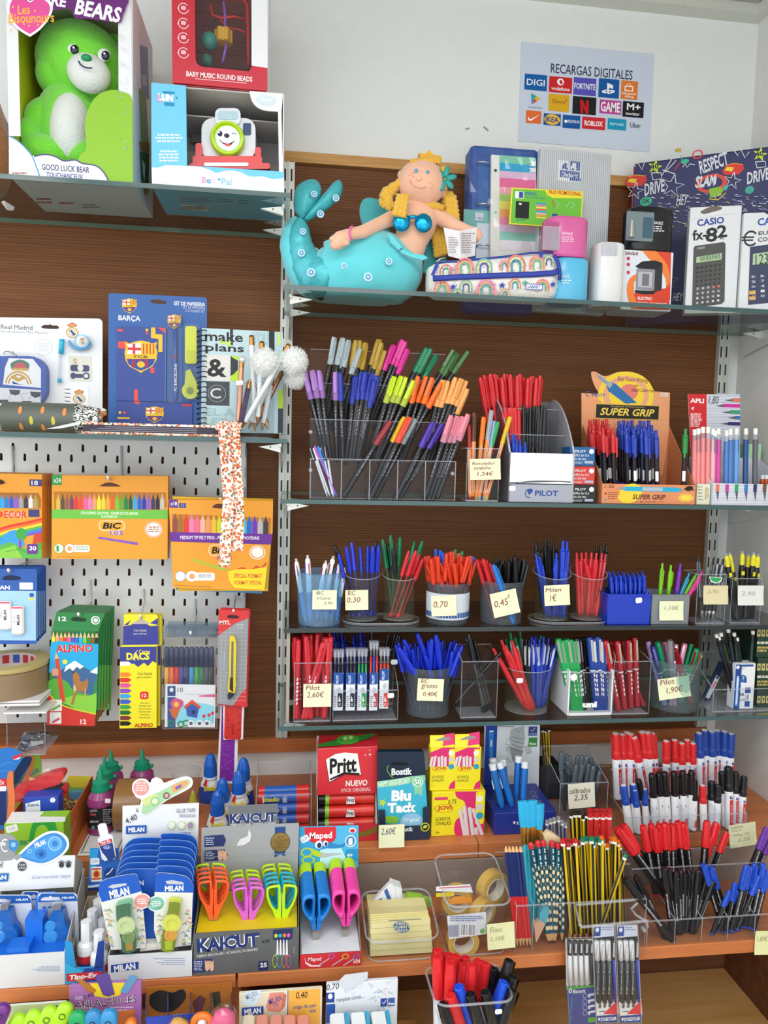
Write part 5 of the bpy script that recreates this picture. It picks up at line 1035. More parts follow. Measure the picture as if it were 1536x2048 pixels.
fancy('purple glitter pen with rose gold tip',(479,862,-.235),(500,760,-.205),'4a3656',None,glit=1)
fancy('copper glitter pen lying against the pot wall',(537,860,-.19),(512,775,-.18),'c08a5c',None,glit=1,metal=.5)
fancy('white pen crossing behind the others',(524,862,-.19),(545,752,-.185),'dfe6e8')
fancy('rose gold pen leaning to the far side behind the pompoms',(505,862,-.185),(565,742,-.17),'c98a6a',None,metal=.8)
b=M().ball(at(485,719,-.218),.0062,mat('d9dcd8',.2,.3),12,8);tt=bpy.data.objects['decorative_pen.004'];mk('pearl',b,tt)
# perforated board and the packs hanging on it
PW=mat('e3e5e4',.35,.05,'',0,60,.02)
def pegboard():
 Yp=-.012;xr=at(491,1000,Yp).x;zt=Za(876,-.1,Yp);zb=Za(1436,-.15,Yp);px,pz=.02265,.0214
 c1=at(25.5,893,Yp);t=Th('pegboard','white metal pegboard with rows of short slots on the brown panel','pegboard',(xr-.3,Yp,zb))
 b=M();cols=int((xr+.75)/px)+1;x_first=c1.x;z_first=c1.z
 i0=-12;vs=[]
 def cap(cx,cz):return[(cx+.0028*cos(R(a)),cz+(.0052 if a<180 else-.0052)+.0028*sin(R(a)))for a in(0,45,90,135,180,180.1,225,270,315,359.9)]
 def q(pts,y0=Yp,y1=None):b.add([(x,y0,z)for x,z in pts],[list(rj(len(pts)))],PW)
 i=i0
 while True:
  xl=x_first+(i-.5)*px;x2=xl+px
  if xl>xr-.004:break
  xe=min(x2,xr-.002);j=-1
  while True:
   zc=z_first-j*pz;z2=min(zc+pz/2,zt);z1=max(zc-pz/2,zb)
   if z2<=zb+.001:break
   if z2>z1+.0005 and(i+j)%2==0 and xe-xl>.02 and z2-z1>.0165 and j>=0:
    cp=cap(xl+px/2,zc);n=10;ou=[(x2,zc),(x2,z2),(xl+px/2,z2),(xl,z2),(xl,zc+.001),(xl,zc-.001),(xl,z1),(xl+px/2,z1),(x2,z1),(x2,zc-.0005)]
    vs=[(x,Yp,z)for x,z in cp+ou]+[(x,Yp+.0018,z)for x,z in cp]
    b.add(vs,[(k,(k+1)%n,n+(k+1)%n,n+k)for k in rj(n)]+[(k,2*n+k,2*n+(k+1)%n,(k+1)%n)for k in rj(n)],PW)
   elif z2>z1:q([(xl,z1),(xe,z1),(xe,z2),(xl,z2)])
   j+=1
  i+=1
 mk('perforated_sheet',b,t)
 mk('folded_rim',BX(xr-.002,xr,Yp,-.001,zb,zt-.01,PW).box(-.8,xr,Yp,-.001,zb-.001,zb,PW).tu([(xr-.001,Yp+.004,zb),(xr-.001,Yp+.004,zt-.02)],.0032,PW,6),t)
 return t
pegboard()
HK=mat('e6e8e8',.25,.2)
def Hk(x,y0,tipx,tipy,Yt,label):
 c=at(x,y0,-.014);e=at(tipx,tipy+8,Yt);t=Th('pegboard_hook',label,'hook',(c.x,-.014,c.z))
 mk('arm',M().tu([(c.x,-.0155,c.z),(c.x,-.0165,e.z+.004),(c.x,-.022,e.z),(e.x,Yt+.006,e.z),(e.x,Yt,e.z+.003),(e.x,Yt-.001,at(tipx,tipy,Yt).z)],.0026,HK,8),t)
Yk=-.135
for x,y,tx,ty,l in((243,892,216,951,'white hook through the crayon box marked 24'),(25,892,-8,958,'white hook behind the rainbow crayon boxes at the frame edge'),(181,1160,157,1225,'white hook carrying the green pencil boxes'),(287,1178,281,1228,'white hook carrying the yellow wax crayon boxes'),(390,1198,381,1262,'white hook carrying the felt tip wallets'),(470,1190,467,1218,'white hook carrying the cutter cards'),(442,985,441,995,'white hook carrying the felt pen boxes'),(53,1128,17,1137,'white hook carrying the blue eraser cards')):
 Hk(x,y,tx,ty,Yk-.012,l)
def hang(name,label,pts,Y0,th,col,cat='box',n=1,dx=0,step=.012,group=None,first=1):
 c=at(sum(p[0]for p in pts)/len(pts),max(p[1]for p in pts),Y0);t=Th(name,label,cat,c,group)
 sb('carton',pts,Y0,th,mat(col,.45,0,'',0,60,.03)if isinstance(col,str)else col,t);return t,Fr(Y0,pts[0][0],pts[0][1])
CR=['cfb24a','5a4a3a','8a5a48','7a3a5c','d8322e','e0483a','e8609a','e07ab8','e89a70','ecd82c','ecc83a','e8a03a','e05a2a','7ab82e','58a03a','1e7a3a','155a34','2aa0d8','1d5ac8','1c3c9c','8a5ac0','3a3a58','2a2a34','b8bcb0']
def crayons(a,x0,x1,y0,y1,cols,tip=11,sl=0):
 w=(x1-x0)/len(cols);n0=a.n
 for i,c in en(cols):
  x=x0+i*w;a.n=n0;dy=sl*i
  a.rc(x+.6,y0+tip+dy,x+w-.6,y1+dy,c).pg([(x+w*.2,y0+tip+dy),(x+w*.5,y0+dy),(x+w*.8,y0+tip+dy)],c)
 a.n=n0+3
def bic_logo(a,x0,y0,x1,y1):
 a.rc(x0,y0,x1,y1,'f3ead8',.4).rc(x0+1.3,y0+1.2,x1-1.3,y1-1.2,'f2a52c',.4).tx('BiC',x0+(x1-x0)*.14,y0+(y1-y0)*.2,x1-(x1-x0)*.14,y1-(y1-y0)*.2,'1c1a18',.08,.15)
for k in(1,0):
 t,a=hang('crayon_box','orange box of 24 coloured crayons in front, hanging by its slot' if k==0 else 'rear orange box of 24 crayons hidden behind its twin',Q(104,950,232,2,-1,167,-232,-1),Yk+k*.024,.0225,'e89a22')
a.pg(Q(104,950,20,0,-.5,20,-19.5,0),'2f9448').tx('x24',107,955.5,122,965,'e8eee8',.03).pg(cv(Q(201,971,7,-4,6,-2,8,0,8,2,9,4,0,2,-38,-.5,0,-1.5),2),'5c2c18').pg(Q(108,983,224,2,1,27,-5,8,-220,-1),'b8741e');crayons(a,112,329,986,1019,CR,13)
a.pg(Q(104,1019,232,1,0,18,-232,-1),'6dba46').tx('COLOURING CRAYONS - CRAIES DE COLORIAGE',162,1023.5,276,1029,'f0f4ea',.02).tx('PLASTIDECOR',203,1031,235,1035.5,'f0f4ea',.02)
bic_logo(a,198,1041,250,1062);a.tx('KiDS',221,1061,246,1070,'e8e4f0',.1).tx('K',221,1061,227,1070,'7a4ab0',.05).tx('i',228.5,1061,231,1070,'d84a3a',.05).tx('D',232,1061,238,1070,'3a7ad0',.05).tx('S',239.5,1061,246,1070,'8a4ab0',.05).pg(Q(194,1075,6,-1.5,76,11.5,-1,5,-76,-12.5),'7a4ab4').ln(Q(202,1075.5,72,11.5),.8,'a88ad8').rg(289,1043,326,1075,.14,'f0e4d4',26).ov(293,1046,322,1072,'f4efe4').rg(289.5,1043.5,325.5,1074.5,.05,'d8742a',26).ls(296,1053,320,1066,3,'a0603a','c').ov(108,1087,128,1107,'f2f2ee').rg(108,1087,128,1107,.12,'6dba46').rc(113,1091,118,1103,'3a9a4a').rc(134,1090,180,1104,'f2f2ee',.3).ov(129,1087,150,1107,'f2f2ee').rg(129,1087,150,1107,.1,'c89058').ov(135,1092,144,1102,'d8a070').ls(152,1093,178,1102,2,'8ab07a').ln(Q(113,1113,70,1.5),.6,'b8741e');a.dn(t)
for k in rj(4,-1,-1):
 dx=k*4.6;pts=[(-40+dx,947-k*.8),(84+dx,949-k*.6),(83.5+dx,1117),(-40+dx,1116-k*.5)]
 t,a=hang('crayon_box','rainbow printed box of 18 crayons, %s of the pack by the frame edge'%['front one','second','third','fourth','rearmost'][k],pts,Yk+.004+k*.0125,.0115,'e89a22',group='rainbow printed crayon boxes')
 a.rc(59+dx,959,84+dx,972,'3c3f74').pg([(70+dx,1060),(83.5+dx,1045),(83.5+dx,1116),(60+dx,1116)],'c8482e').pg([(60+dx,1090),(83.5+dx,1085),(83.5+dx,1116),(55+dx,1116)],'4aa03a')
 if k:a.dn(t)
a.tx('18',63,961,76,970.5,'eceaf0',.04).pg(Q(0,958,8,4,3,5,-11,2),'4a2c1c').pg(Q(-10,985,87,1,5,12,0,19,-92,-1),'a8681c');crayons(a,-1,76,988,1016,['2aa0d8','1d7ac8','2a5ac0','8a5ac0','9a9aa4','3a3a40','d8d8dc','a89a58'],10)
a.rc(57,1019,79,1034,'3c3f74').tx('ECOR',8,1022,53,1036,'f0e4d8',.14,.1).tx('ECOR',8,1022,53,1036,'d8392f',.07,.1).tx('D',-12,1022,6,1036,'d8392f',.07,.1)
for k,c in en(('d8392f','e87a2a','f0d040','58b04a','3a8ad0','7a5ac0')):a.ln(cv([(-10,1062+k*5),(20,1052+k*5),(50,1046+k*5),(84,1038+k*5)],3),5,c)
a.pg(cv(Q(-5,1092,15,-24,20,-8,14,8,6,24),3),'3a9ad8').pg(Q(-10,1094,30,-10,30,12,34,4,0,17,-94,-1),'5cb04a').pg(Q(0,1100,30,-10,15,26,-45,0),'8ac84a').ov(32,1056,54,1080,'3fa04a').rc(38,1080,43,1096,'8a4a9a').rc(54,1088,76,1108,'6a3a8c',.15).tx('30',59,1092,73,1101,'f0eaf4',.05).ln(Q(10,1104,30,-6,20,10),1,'2f7a34');a.dn(t)
Yf=-.155
t,a=hang('felt_pen_box','blue and orange felt pen box hidden behind the special format box',Q(352,1180,172,8,8,-38,8,-90,-188,0),Yf+.036,.016,'2f8fc4')
t,a=hang('felt_pen_box','yellow edged felt pen box second in the hanging row',Q(345,993,201,5,-2,62,-8,123,-180,-1),Yf+.018,.016,'e8b81c')
t,a=hang('felt_pen_box','orange box of 18 medium felt pens with the yellow special format corner',Q(337,999,209,2,-1,65,-16,117,-183,-8,-5,-105),Yf,.017,'e89a22')
a.pg(Q(338,999,17,0,1,17,-17.5,-1),'5c3a8c').tx('x18',341,1003,354,1011,'ece8f2',.03).rc(358,1006,372,1016,'2d4ea0');
for k in rj(10):a.ov(364.4+3*cos(k*.628),1010.4+3*sin(k*.628),365.6+3*cos(k*.628),1011.6+3*sin(k*.628),'f0d040',0,5)
a.pg(cv(Q(425,1013,7,-5,14,0,12,5,-2,4,-28,-1,-3,-3),2),'5c2c18').pg(Q(344,1028,198,8,-2,34,-196,-3),'b8741e')
crayons(a,345,455,1026,1067,['8a4a40','9a6a2a','d8392f','e87ab0','e86a8a','e8b0a0','e89a5a','ecb83a','c8d42c','58a83a'],12,.3);crayons(a,482,537,1030,1069,['3ac0d8','1d6ac8','6a3ab8','b0b4bc','3a3a44'],12,.4)
a.pg(Q(340,1064,205,4,-3,21,-200,-6),'6b2f92').tx('MEDIUM TIP FELT PENS - FEUTRES POINTE MOYENNE',361,1072,519,1079,'eee8f2',.03)
bic_logo(a,417,1089,462,1112);a.tx('KiDS',434,1111,464,1120,'c85a9a',.05).rg(499,1091,531,1119,.12,'f4efe4',22).ov(503,1094,527,1115,'f4efe4').pg(Q(382,1117,6,1,64,20,8,3,-15,0,-59,-20),'a4c83a').pg(cv(Q(470,1140,15,-6,15,6,12,-8,10,2,10,-10),3)+cv(Q(533,1128,-11,11,-10,-2,-12,8,-15,-6,-13,5),3),'d8502c').ov(350,1142,372,1163,'f2f2ee').rg(350,1142,372,1163,.12,'8a9ad0').rc(380,1145,430,1161,'f2f2ee',.3).ov(372,1142,396,1163,'f2f2ee').ov(378,1147,390,1158,'e0a070').ls(397,1149,426,1157,2,'777').pg(cv(Q(457,1142,23,-4,25,0,29,-5),3)+Q(529,1180,-59,-4)+cv(Q(470,1176,-10,-12,-4,-14,1,-8),3),'f0d62a').tx('SPECIAL FORMAT',468,1147,524,1156,'d8502c',.04).tx('FORMAT SPÉCIAL',469,1159,524,1169,'d8502c',.04).ln(Q(350,1170,72,4),.6,'8a5a18');a.dn(t)
for k in rj(4,-1,-1):
 dx=k*4.4;t,a=hang('eraser_card','blue blister card of two white erasers, %s on its hook'%['front one','second','third','fourth','rearmost'][k],rpts(-50+dx,1138-k*2,74+dx,1289-k*5,5,3),Yk+.0+k*.012,.0015,'2456a8','blister pack',group='blue eraser cards on the pegboard')
 a.pg([(-40+dx,1181),(72+dx,1182),(72+dx,1281-k*5),(-40+dx,1280-k*5)],'a4cbe6').rc(59+dx,1186,68+dx,1194,'2f5aa8',.3).rc(59+dx,1195,67+dx,1201,'e0d040',.3)
 if k:a.dn(t)
a.pg(cv(Q(5,1156,7,-5,4,1,4,-2,18,3,4,4,-6,3,-28,0,-3,-4),2),'12244c').tx('MILAN',-22,1171,20,1179,'eceff4',.08).rc(39,1165,66,1179,'e8ebf0',.1);a.dn(t)
for x0,y0,x1,y1 in((-5,1203,20,1260),(22,1213,46,1270)):
 b=M();p0=at(x0,y1,Yk-.011);p1=at(x1,y0,Yk-.011);b.cbox(p0.x,p1.x,Yk-.011,Yk-.0005,p0.z,p1.z,.003,mat('ecece8',.6));mk('eraser',b,t)
 a=Fr(Yk-.0111);a.rc(x0+1,y0+1,x1-1,y0+4,'d8527a').tx('MILAN',x0+(x1-x0)*.48,y0+17,x0+(x1-x0)*.72,y1-20,'3a3a48',.05,0,90).tx('NATA',x0+(x1-x0)*.22,y0+20,x0+(x1-x0)*.36,y1-24,'8a8a98',0,0,90);a.dn(t,'eraser_print')
for k in rj(5,-1,-1):
 dx=k*5.6;dy=-k*2.6;Y=Yk+k*.0118;t,a=hang('pencil_box','green box of 12 coloured pencils with mountain picture, %s on its hook'%['front one','second','third','fourth','fifth','rearmost'][k],[(113+dx,1224+dy),(210+dx*.6,1227+dy),(198+dx,1259+dy),(190+dx,1452-k*9),(94+dx,1450-k*7),(104+dx,1258+dy)],Y,.011,'1f7d3c',group='green pencil boxes hanging in a row')
 a.pg([(188+dx,1433-k*9),(190.5+dx,1433-k*9),(190+dx,1452-k*9),(184+dx,1452-k*9)],'c8392f').pg([(191+dx,1330),(196+dx,1330),(194+dx,1420),(190+dx,1420)],'5aa04a')
 if k:a.dn(t)
a.tx('12',117,1233,133,1242,'e8efe8',.06).pg(cv(Q(142,1238,6,-4,20,2,5,3,-5,4,-22,-1,-4,-4),2),'0f3a1c').ov(181,1231,201,1250,'dfe8df').rg(185,1234,198,1247,.3,'1f7d3c',12).rg(181,1231,201,1250,.08,'1f7d3c').ln(Q(104,1256.5,95,2),.8,'4a9a5a').pg(Q(103,1262,94,1,-1,25,-36,-1,-58,-4),'186a30')
cols=['e8d820','e8a080','e87a2a','d8392f','e05a9a','6a4ab0','2a6ad0','2aa8e0','7ac03a','2f8a3a','8a5a30','2a2a30']
for i,c in en(cols):
 x=103+i*7.85;a.n=12;a.rc(x+.4,1274,x+7.2,1286,c,0).pg([(x+.6,1275),(x+3.8,1262),(x+7,1275)],'dab888').pg([(x+2.6,1267),(x+3.8,1261.5),(x+5,1267)],c)
a.n=20;a.pg(cv(Q(102,1284,23,-2,35,4,37,2),3)+Q(196,1345,-98,0),'27a4d8').ov(125,1319,135,1328,'f0dc3a').pg(Q(98,1366,20,-21,14,-13,18,-11,22,15,23,12,0,47,-98,0),'3d6590').pg(Q(132,1332,18,-11,18,12,-8,5,-6,-5,-8,9,-6,-6,-12,8),'e9eef2').pg(Q(180,1344,15,-11,0,15),'e9eef2').pg(cv(Q(97,1362,18,-6,20,8,15,18,44,10),3)+Q(192,1428,-22,-4,-74,-29),'58a83c').pg(Q(194,1350,-4,15,-5,25,9,2),'2f8a4a').pg(cv(Q(118,1400,32,-10,25,2,18,-7),3)+Q(192,1430,-32,-8),'86c843').pg(cv(Q(96,1385,14,17,20,12,30,9,31,6),3)+Q(190,1452,-96,-2),'cf3830').ln(cv(Q(96,1384,14,16,20,12,30,9,31,6),3),3,'d8c63a').tx('ALPINO',112,1289,186,1304,'f0ddd0',.13).tx('ALPINO',112,1289,186,1304,'cf3230',.07).pg(Q(112,1305,6,10,13,89,-10,-2,-11,-84),'d04a34').pg(Q(112,1304,-2,14,8,-2),'dab888').rc(104,1337,117,1351,'d89a7a')
br='a9743e';a.pg(cv(Q(146,1350,4,-6,6,2,4,8,1,8,9,0,4,-6,3,12,-5,12,-12,4,-8,-8,-5,-14,-1,-12),2),br).pg(Q(150,1378,5,2,-8,30,-5,-2),br).pg(Q(170,1376,3,0,-2,22,-3,0),'c9985e').pg(Q(148,1366,5,12,-4,8,-2,-10),'dcc09a').pg(Q(144,1340,6,5,-4,3),'5a3a20').rc(101,1399,124,1422,'e9e6e0').rc(100,1424,123,1447,'e9e6e0').pg(Q(102,1419,18,-11,2,4,-16,9),'7aa83a').pg(Q(102,1444,16,-10,3,4,-13,8),'d0566a').tx('12',161,1438,173,1448,'f0e0dc',.06);a.dn(t)
for k in(1,0):
 dx=k*7;t,a=hang('wax_crayon_box',['yellow and purple box of 12 soft wax crayons hanging in front','second yellow wax crayon box just behind the front one'][k],[(248+dx,1230),(252+dx,1228),(312+dx,1229),(316+dx,1233),(317+dx,1289),(313.5+dx,1292),(313+dx,1456-k*4),(239+dx,1457-k*4),(240+dx,1294),(246+dx,1290)],Yk+.002+k*.018,.016,'eadb1e')
 if k:a.pg([(314+dx,1292),(306+dx,1292),(306+dx,1330),(314+dx,1330)],'3c3f8c');a.dn(t)
a.pg(Q(247,1252,15,-2,8,-7,7,-3,13,6,10,6,16.5,-1,.5,38,-71,1),'3b3f8e').pg(Q(262,1248,20,-12,20,12),'b8b0a0').pg(Q(248,1250,14,-10,-6,10),'3b3f8e').pg(Q(300,1246,16,-10,0,14),'3b3f8e').tx('Cera blanda',268,1258,293,1263,'d8d4c0',.0).tx('para colorear',267,1265,294,1270,'d8d4c0',.0).pg(Q(240,1294,73,-1,0,33,-8,-4,-9,10,-8,-7,-12,9,-8,-7,-16,3,-12,-6),'3b3f8e').tx('Ceras',278,1299,300,1307,'ecdf30',.02).tx('DACS',253,1305,299,1320,'f0e42e',.09).ln(Q(270,1322,-2,-14,8,-8),1,'ece8e0')
for i,c in en(('ecece4','e8d82c','e8862a','d8322a','d8509a','8a4ab0','3aa0d8','3a5ac0','3a9a48','1e6a38','7a3438','22221e')):
 y=1323+i*10.9-i*.05;a.pg([(240.5,y),(257,y),(263,y+4.2),(257,y+8.6),(240.5,y+8.6)],c);a.rc(243,y+.3,250,y+8.4,'1c1c1c' if c=='22221e' else 'ffffff',.1)if i==0 else None
a.tx('Cera blanda',275,1344,304,1350,'5a5640',-.01).tx('para colorear',274,1352,303,1357,'5a5640',-.01).rc(280,1383,297,1398,'d8322a',.25).tx('12',284,1387,293,1394,'f4eeda',.04).ls(276,1405,304,1440,6,'9a9440','c',.3).tx('ALPINO',269,1446,306,1454,'c8322e',.06);a.dn(t)
Yw=Yk-.004
for k in(3,2,1):t,a=hang('clear_wallet','clear plastic wallet of felt tips behind the front wallet',[(324+k*4,1259-k*5),(436+k*2,1262-k*5),(436+k*2,1275),(324+k*4,1275)],Yw+k*.012,.010,FROST,'wallet',group='rear felt tip wallets')
t,a=hang('felt_tip_wallet','clear wallet of 10 felt tips with dark blue caps and birdhouse card',Q(324,1262,4,-3,108,3,.5,193,-3.5,6,-107,-1,-3.5,-4),Yw,.0006,WRAP,'pen set');a.dn(t)
for i,c in en(('e8a03a','e8682a','cf2c34','3a3f8e','23356e','2a8ed0','3aa048','1f7a52','4a4a54','2a2c34')):
 x=333.5+i*10;b=M();bb=at(x,1375,Yw+.007);m_=at(x,1333,Yw+.007);tt=at(x,1294,Yw+.007);b.tu([bb,m_],.0043,mat(c,.4),8);mk('felt_tip_barrel',b,t);mk('felt_tip_cap',M().tu([m_,tt+V((0,0,-.004)),tt],[.0048,.0048,.0035],mat('26345e',.35),8),t)
sb('insert_card',Q(331,1368,100,2,-1,85,-101,-1),Yw+.0012,.001,mat('e6e9ec',.5),t);a=Fr(Yw+.001).rc(335,1372,351,1392,'25437e').ov(339,1375,347,1384,'e0e6ee').rc(335,1394,351,1456,'2f4f94').tx('10',355,1375,366,1384,'44506a',.0).ln(Q(369,1388,61,1),.5,'9aa0ac').pg(Q(398,1391,32,-3,0,6,-32,-1),'d85a9a').pg(cv(Q(354,1420,16,-12,30,-2,28,6),3)+Q(428,1446,-76,2),'8ad0e4').pg(Q(367,1414,17,-15,19,15,-5,4,-14,-10,-13,10),'d8502e').pg(Q(372,1416,12,-9,14,9,-4,20,-20,-4),'3a5aa8').ov(383,1420,391,1428,'1c2c5c').pg(cv(Q(340,1405,10,-9,16,6,-2,12,-14,6,-8,-8,-2,-7),3),'d0508a').ov(347,1403,358,1414,'e8b83a').pg(Q(338,1418,24,-4,-10,26,-8,-8),'c86a3a')
for x,y in Q(408,1432,10,-2,7,-4):a.ov(x-3.5,y-3.5,x+3.5,y+3.5,'c8404a',0,10);a.ln([(x,y+3),(x,y+16)],.7,'5a8a3a')
for x,y in Q(342,1446,20,2,10,-2):a.rg(x-7,y-7,x+7,y+7,.4,'2f8a50',14)
for x in(382,399,414):a.ov(x-7,1440,x+7,1453,'e9ecee',0,14);a.ov(x-4,1443,x+4,1450,'5a6070',0,10)
a.dn(t,'insert_print');Fr(Yw-.0002).tx('7,50',416,1268,431,1276,'33374a',-.01,.2).dn(t,'handwriting')
mk('welded_seam',M().tu(PT(Yw-.0004,Q(325,1290,109,1,0,166,-108,0)),.0008,ACE,4,1).tu(PT(Yw-.0004,Q(367,1277,1,-4,30,1,1,4,-31,-1)),.0006,ACE,4),t)
for k in(1,0):
 dx=k*3;t,a=hang('cutter_card',['red and grey card with a yellow snap-off cutter','red card edge of a second cutter behind the first'][k],[(437.5+dx,1221-k*4),(441+dx,1219-k*4),(494+dx,1221-k*4),(498+dx,1224-k*4),(492.5+dx,1411+k*2),(489+dx,1414+k*2),(434+dx,1408+k*2),(433+dx,1400)],Yk-.014+k*.012,.0012,'cf2c2c','blister pack')
 if k==0:
  a.pg(Q(436,1272,12,-9,22,-16,27,-11,-4.5,140,-8.5,9,-10,15,-8,11,-32,-4),'8e9296')
  for y in rj(1256,1408,8):a.ln([(458 if y<1262 else 438,y),(493,y+1)],.5,'b4b8ba');a.n-=1
  for x in rj(444,494,8):a.ln([(x,max(1240,1270-(x-440)*.7)),(x-3,1404 if x<470 else 1385)],.5,'b4b8ba');a.n-=1
  a.n+=1;a.tx('MTL',439,1241,461,1249,'f0e6e4',.05).tx('CUTTER',472,1248,488,1252,'d0d2d4',.02).tx('9 mm',475,1253,486,1257,'d0d2d4',0).pg(cv(Q(454,1233,4,-3,16,1,4,3,-4,3,-16,-1,-4,-3),2),'3a1a1a');a.dn(t)
  b=M();Yc=Yk-.019;b.pr(PT(Yc-.004,Q(459,1275,5,-4,6,4,3,15,-2,70,1,10,-3,20,-12,-2,-2,-13,3,-20)),(0,.008,0),mat('e0c41c',.35));mk('cutter_handle',b,t)
  mk('blade_slot',PR(PT(Yc-.0046,Q(463,1283,4,0,-1,89,-5,0)),(0,.001,0),mat('6c7076',.3,.6)),t);mk('slider_and_tip',PR(PT(Yc-.0055,Q(459,1378,1,-22,6,-1,0,30)),(0,.003,0),mat('1f1f22',.4)).pr(PT(Yc-.0045,Q(455,1391,3,-7,12,3,-4,6,-9,7)),(0,.008,0),mat('1f1f22',.4)),t)
  mk('spare_blades',PR(PT(Yk-.0155,Q(448,1302,3,0,-2,40,-3,0)),(0,.001,0),mat('a8acb0',.2,.8)),t)
for k,(nm,lab,pts,col,Y,txt)in en((('ruler_pack','red flexible ruler in its sleeve hanging under the cutter card',Q(446,1405,42,6,-2,72,-39,-3),'c2302a',Yk-.001,1),('ruler_pack','long purple glitter ruler hanging down in front of the glue bottles',Q(441,1409,36,2,-3,151,-4,6,-36,-4),'7a2f98',Yk+.008,2))):
 t=Th(nm,lab,'ruler',at(465,1480,Y));sb('sleeve',pts,Y,.0006,mat('e2dfe0',.4),t)
 c=rpts(450,1406,484,1479,5,3,-2)if k==0 else rpts(444,1408,472,1562,4,3,-5);sb('ruler',c,Y-.0012,.001,mat(col,.25,0,'',0,500,.25),t)
 a=Fr(Y-.0013);rn=random.Random(k)
 if k==0:a.tx('JUNIOR',463,1448,469,1470,'6a1410',.0,0,90);[a.ov(x-1.5,y-1.5,x+1.5,y+1.5,'7a1c18',0,8)for x,y in Q(454,1429,26,2,-27,43,25,1,-22,-35,22,5,-21,10,20,5)]
 else:[a.ov(x-1,y-1,x+1,y+1,rn.choice(['4a1a6a','b868c8']),0,6)for x,y in((rn.uniform(444,468),rn.uniform(1485,1555))for q in rj(34))]
 a.dn(t,'ruler_print')
Yt=-.135;t=Th('dish_stand','two stacked white plastic dishes hooked on the pegboard, under the tape roll','dish',at(20,1410,Yt));wm=mat('e6e7e6',.3);zd=Za(1399,at(20,1400,Yt).x,Yt-.06)
for k in rj(2):c=at(16,1400,Yt);mk('dish',M().cbox(c.x-.12,c.x+.080,Yt-.068,Yt+.115,zd-.005-k*.006,zd-.001-k*.006,.0018,wm),t)
t=Th('packing_tape','wide brown packing tape roll lying on the white dish at the frame edge','tape roll',(c.x,Yt,zd));z0=zd-.0005;T=MT((c.x,Yt,z0));hh=.05+.0
mk('tape',LA(Q(.074,0,0,.048),mat('8a7355',.3,0,'',0,40,.08),40,T,cap=0),t);mk('tape_side',LA(Q(.0738,.049,.0012,.003,0,.006,-.025,.0005),mat('b8a66a',.5),40,T,cap=0),t)
mk('cardboard_core',LA(Q(.05,.0582,-.0005,-.0542),mat('cfc0bc',.6),40,T,cap=0),t)
for k in rj(5):
 a0=R(40+k*22);b=M();q=[]
 for s_ in rj(5):an=a0+s_*.06;q+=[(c.x+.0492*cos(an),Yt+.0492*sin(an),z0+.054),(c.x+.0492*cos(an),Yt+.0492*sin(an),z0+.038)]
 b.add(q,[(2*s_,2*s_+1,2*s_+3,2*s_+2)for s_ in rj(4)],mat('b8333a' if k!=2 else '3a5ab0',.5,0,'print'));mk('core_print',b,t)
zb=Za(1507,at(50,1507,Yt-.05).x,Yt-.05);t,xa,xb,zt=tray5('clear_accessory_box','small clear box holding metal sharpeners under the white dishes',14,90,1427,zb,Yt-.06,Yt+.03,cat='box')
mk('hanging_lip',BX(xa-.004,xb+.004,Yt-.064,Yt+.12,zt+.001,zt+.004,mat('e6e7e6',.3)),t)
sm=mat('b9bcc2',.22,.9)
rn=random.Random(4)
for k in rj(12):
 x=rn.uniform(xa+.018,xb-.018);y=rn.uniform(Yt-.045,Yt+.01);T=MT((x,y,zb+.009+.008*(k//5)))@MR(rn.uniform(0,6),4,'Z')@MR(rn.uniform(-.5,.5),4,'X')
 s=Th('metal_sharpener','small metal wedge pencil sharpener in the clear box','pencil sharpener',(x,y,zb+.003),'metal sharpeners in the clear box')
 b=M();vs=[(-.011,-.006,-.004),(.011,-.0075,-.004),(.011,.0075,-.004),(-.011,.006,-.004),(-.011,-.006,.002),(.011,-.0075,.005),(.011,.0075,.005),(-.011,.006,.002)]
 b.add(vs,[(3,2,1,0),(4,5,6,7),(0,1,5,4),(1,2,6,5),(2,3,7,6),(3,0,4,7)],sm,0,T);mk('wedge_body',b,s);mk('blade',M().add([(-.008,-.003,.0035),(.010,-.002,.0058),(.010,.005,.0058),(-.008,.004,.0035)],[(0,1,2,3)],mat('7a7d86',.15,.95),0,T),s)
